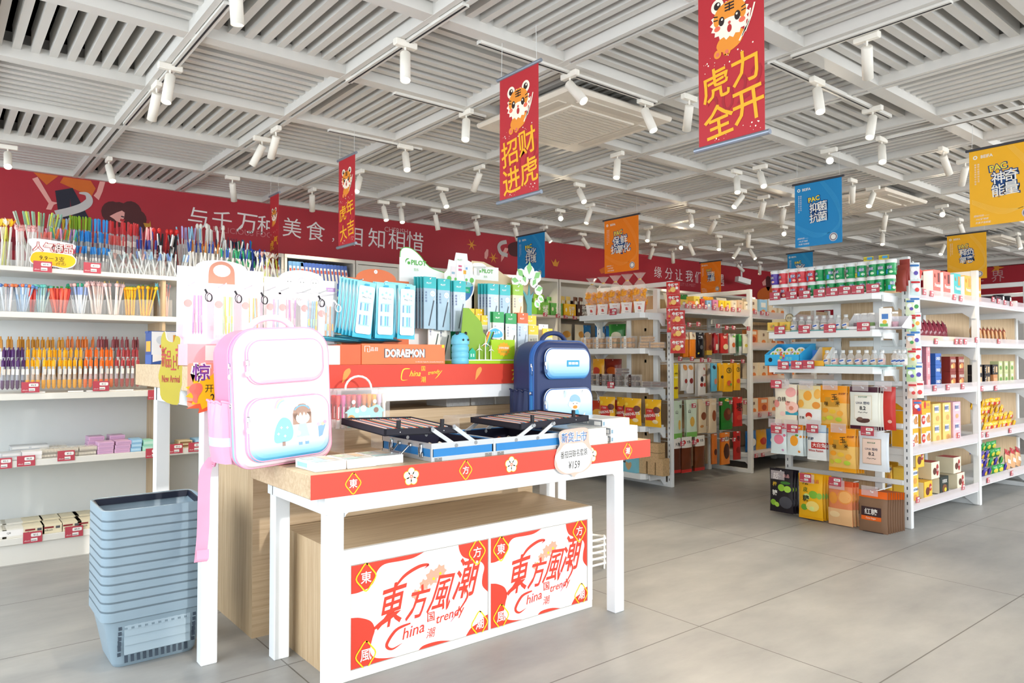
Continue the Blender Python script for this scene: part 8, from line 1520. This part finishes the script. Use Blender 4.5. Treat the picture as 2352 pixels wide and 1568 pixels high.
ROWS = [
 (1.45, 'top hanging row', [(1575, sb('e8821c', .09, .24, top=('efe0c4', .3), texts=[('鸡', 0, .85, .12, '8a3a1a')], seed=61), 3, 'orange drumstick bag'), (1591, sb('ef8a20', .10, .25, top=('f0e2c8', .28), texts=[('鸡', 0, .86, .12, '8a3a1a')], seed=62), 2, 'wider orange drumstick bag'), (1607, sb('1d1c22', .12, .24, blobs=[(.1, .4, .2, .18, '5a5a60'), (-.2, .15, .1, .08, 'e0c83a')], texts=[('黑鸭', 0, .8, .12, 'd8dce0')], rough=.15, seed=63), 4, 'black duck snack bag'), (1629, sb('8a5232', .10, .22, bot=('e8c24a', .2), blobs=[(0, .35, .3, .25, '6a3020')], seed=64), 2, 'brown meat snack bag'), (1645, sb('b8262c', .06, .20, rects=[(0, .3, .6, .3, 'e8d8c8')], seed=65), 3, 'narrow red snack bag'), (1664, sb('c8322e', .13, .20, blobs=[(.05, .32, .32, .22, 'edd8a8')], texts=[('锅巴', 0, .8, .14, 'f6e8d8')], seed=66), 2, 'red bag with pale snack window'), (1683, sb('e8e4dc', .10, .20, blobs=[(0, .42, .25, .25, 'd9652c'), (.1, .85, .2, .1, '7ab84a')], seed=67), 2, 'white bag with carrot coloured print'), (1700, sb('3f8a4a', .05, .22, top=('4fae5a', .35), bot=('d8dce0', .4), seed=68), 5, 'slim green topped snack bag'), (1712, sb('e9e6d4', .09, .2, blobs=[(0, .4, .28, .2, 'd8c84a')], seed=69), 1, 'pale snack bag by the gondola post')]),
 (1.15, 'second hanging row', [(1550, sb('efd41c', .10, .33, blobs=[(0, .3, .3, .12, '8a4a1c'), (0, .6, .3, .1, 'f6ee9a')], texts=[('oho', 0, .72, .06, '3a2a12')], seed=71), 3, 'tall yellow bag at the gondola corner'), (1572, sb('dcdcd8', .11, .26, blobs=[(.0, .85, .28, .26, 'd9924a'), (.05, .35, .2, .2, '9a2a22')], seed=72), 2, 'silver bag with sausage print'), (1585, sb('e2e2e4', .12, .29, blobs=[(0, .86, .3, .2, 'df9a50'), (.0, .42, .24, .22, '8a1f1c')], seed=73), 3, 'white bag with round bun print'), (1612, sb('e9e6e2', .14, .31, blobs=[(.15, .82, .1, .1, 'c84a3a'), (-.15, .5, .16, .2, '2a2024'), (.2, .32, .18, .14, 'd9482c'), (-.2, .32, .18, .14, 'b02a22')], texts=[('小肉枣', .1, .62, .06, 'b02a2a')], seed=74), 3, 'white bag with red meat print'), (1640, sb('6cc0e0', .10, .28, blobs=[(-.1, .85, .24, .2, '1f2a3a'), (.05, .35, .24, .3, 'e08a6a')], seed=75), 2, 'sky blue sausage bag'), (1656, sb('f0b41c', .08, .28, blobs=[(0, .5, .3, .2, '3a2a14')], seed=76), 3, 'yellow sausage bag, left'), (1672, sb('f4b81c', .14, .29, blobs=[(0, .74, .28, .2, '2a2418'), (0, .74, .22, .15, 'f4c42c'), (0, .3, .24, .2, 'e0603a'), (.2, .25, .1, .1, '5a9a3a')], texts=[('肠', 0, .74, .1, '2a2418')], seed=77), 2, 'yellow sausage bag, middle'), (1693, sb('f4b81c', .12, .28, blobs=[(0, .76, .28, .2, '2a2418'), (0, .76, .22, .15, 'f4c42c'), (0, .34, .26, .2, 'e0603a')], texts=[('肠', 0, .76, .1, '2a2418')], seed=78), 2, 'yellow sausage bag, right')]),
 (.80, 'third hanging row', [(1556, sb('c9dcc4', .14, .36, bot=('7fbf5a', .14), blobs=[(.05, .36, .14, .34, 'dcb45a')], texts=[('山', -.25, .7, .1, '2a3a2a'), ('笋', .2, .84, .1, '2a3a2a')], seed=81), 2, 'pale green bamboo shoot bag, left'), (1588, sb('d4e4d0', .16, .36, bot=('86c862', .14), blobs=[(-.05, .42, .2, .30, 'd9ae50')], texts=[('山', -.3, .7, .1, '2a3a2a'), ('尖', .25, .84, .1, 'b03a3a')], seed=82), 3, 'pale green bamboo shoot bag, right'), (1613, sb('e4d2b0', .14, .33, blobs=[(0, .5, .3, .28, '8a4420'), (-.2, .2, .2, .1, 'c98a4a')], seed=83), 2, 'cream bag with brown meat print, left'), (1636, sb('e8d4b4', .13, .34, blobs=[(.05, .5, .24, .42, '9a4a1e'), (0, .85, .3, .1, 'f0e2cc')], seed=84), 2, 'cream bag with brown meat print, right'), (1668, sb('2f7a2c', .19, .32, bot=('2f8a34', .22), blobs=[(0, .48, .34, .34, '6a3018'), (.1, .55, .15, .14, '9a5028'), (0, .92, .2, .06, 'd8c84a')], seed=85), 3, 'green date snack bag'), (1695, sb('c9302c', .13, .30, blobs=[(0, .3, .3, .2, 'd84a3a')], texts=[('枣', 0, .66, .3, '1f1a1a')], seed=86), 2, 'red date bag with black lettering')]),
 (.45, 'lowest hanging row', [(1553, sb('5a2c1c', .12, .33, top=('e8e2da', .30), bot=('c9302c', .09), texts=[('大鱼', 0, .82, .1, '2a2a2a')], seed=91), 2, 'red edged jerky bag at the corner'), (1576, sb('6a341c', .155, .34, top=('e9e4dc', .30), bot=('c9302c', .09), blobs=[(-.28, .86, .12, .12, 'c9302c')], texts=[('大鱼', .1, .86, .08, '2a2a2a')], rough=.15, seed=92), 2, 'red edged jerky bag in the middle'), (1606, sb('6f3a1e', .155, .34, top=('e9e4dc', .30), bot=('c9302c', .09), blobs=[(-.28, .86, .12, .12, 'c9302c')], texts=[('大鱼', .1, .86, .08, '2a2a2a')], rough=.15, seed=93), 3, 'red edged jerky bag, right of three'), (1640, sb('d8742c', .08, .30, blobs=[(0, .4, .3, .4, '5a2a18')], seed=94), 2, 'narrow orange bag'), (1665, sb('e8852c', .16, .32, blobs=[(0, .42, .32, .5, '4a2418'), (0, .80, .3, .14, 'ece2d4')], texts=[('千丝素肉', 0, .82, .1, '2a1a14')], seed=95), 2, 'orange vegetarian meat bag'), (1692, sb('b92c28', .11, .29, blobs=[(0, .35, .3, .3, '8a1f1c')], texts=[('枣', 0, .76, .18, '1f1a1a')], seed=96), 2, 'dark red date bag')])]
for zt, rn, items in ROWS:
    for x, pr2, n, l in items: hang_long(pr2, x, zt, pr2.o.dimensions.z or .2, n, l + ', ' + rn.replace('hanging ', '') + ' of the middle gondola')
tags_long([(1564, 746), (1583, 745), (1604, 744), (1649, 748), (1669, 752), (1685, 752), (1719, 754), (1562, 823), (1589, 823), (1612, 826), (1629, 826), (1682, 829), (1706, 829)], 4.275, 'red price tag on the upper hooks of the middle gondola', 'price tags, upper hooks'); tags_long([(1593, 931), (1625, 926), (1655, 926), (1679, 923), (1711, 923), (1567, 1018), (1595, 1015), (1660, 1009), (1686, 1009)], 4.275, 'red price tag on the lower hooks of the middle gondola', 'price tags, lower hooks')
XC = [('e9c23a', .10), ('ef7f2c', .13), ('e8d04a', .09), ('c8342c', .06), ('8fbfe0', .07), ('e08ab0', .09), ('f2d02c', .08), ('f4cf2a', .08), ('ece0c4', .09), ('e6c8a4', .09), ('e8d6b4', .09)]
for k, (c, w) in enumerate(XC):
    h = (.09, .08, .13, .11, .10, .11, .11, .11, .12, .13, .12)[k]; pr2 = carton('snack_box', w, .09, h, c, blobs=[(0, .5, .25, .22, ('f6efe0', 'e8b89a')[k % 2])], texts=[('好吃', 0, .72, .14, '4a2a1a')]); pr2((gx(1571 + k * 14.3, 700), 4.38, 1.671), rr.uniform(-.1, .1), ('yellow', 'orange', 'pale yellow', 'red', 'light blue', 'pink', 'bright yellow', 'second bright yellow', 'cream', 'peach', 'beige')[k] + ' snack box on the top shelf of the middle gondola')
for k in range(5): BGB[(1, 4, 1, 2, 1)[k]]((gx(1580 + k * 30, 690), 4.52, 1.671), 0, ('cream', 'green', 'cream', 'yellow', 'cream')[k] + ' bag behind the snack boxes on the top shelf, %s' % CN[k], scale=(.9, .8, .8), rot=(-.3, 0, 0))
tags_long([(1578, 702), (1593, 703), (1606, 703), (1620, 704), (1640, 706), (1657, 708), (1670, 709), (1683, 710), (1697, 711)], 4.302, 'red price tag under the snack boxes of the middle gondola', 'price tags, snack box shelf')
BE = carton('pastry_box', .15, .09, .17, 'ecdcc0', blobs=[(0, .25, .26, .16, 'e8843a')], texts=[('酥', 0, .7, .2, '7a3a1a')]); BE2 = carton('pastry_box', .15, .09, .17, 'e88a4a', blobs=[(0, .4, .3, .22, 'b8481c')], rects=[(0, .8, .7, .2, 'efe2cc')]); BE3 = carton('pastry_box', .15, .09, .17, '9cc8e0', rects=[(0, .65, .6, .3, 'f0ece2')], blobs=[(0, .25, .24, .14, 'e89a4a')])
for s_, z in enumerate((1.661, 1.331, .981, .601)):
    for k in range(5): (BE3 if (s_ == 0 and k == 1) else (BE2 if (s_ + k) % 3 == 1 else BE))((6.82 + k * .19, 4.40, z), 0, ('blue' if (s_ == 0 and k == 1) else ('orange' if (s_ + k) % 3 == 1 else 'cream')) + ' pastry box in the second bay of the middle gondola, %s shelf, %s' % (('top', 'second', 'third', 'fourth')[s_], CN[k]))
for k in range(5): BGB[(0, 2, 0, 1, 3)[k]]((6.85 + k * .2, 4.42, .205), 0, NM[(0, 2, 0, 1, 3)[k]] + ' bag on the lowest shelf of the second bay, ' + CN[k])
tags_long([(1734, 716), (1750, 718), (1762, 720), (1772, 882), (1784, 882), (1745, 952), (1768, 950), (1737, 1046), (1752, 1044)], 4.302, 'red price tag in the second bay of the middle gondola', 'price tags, second bay middle')
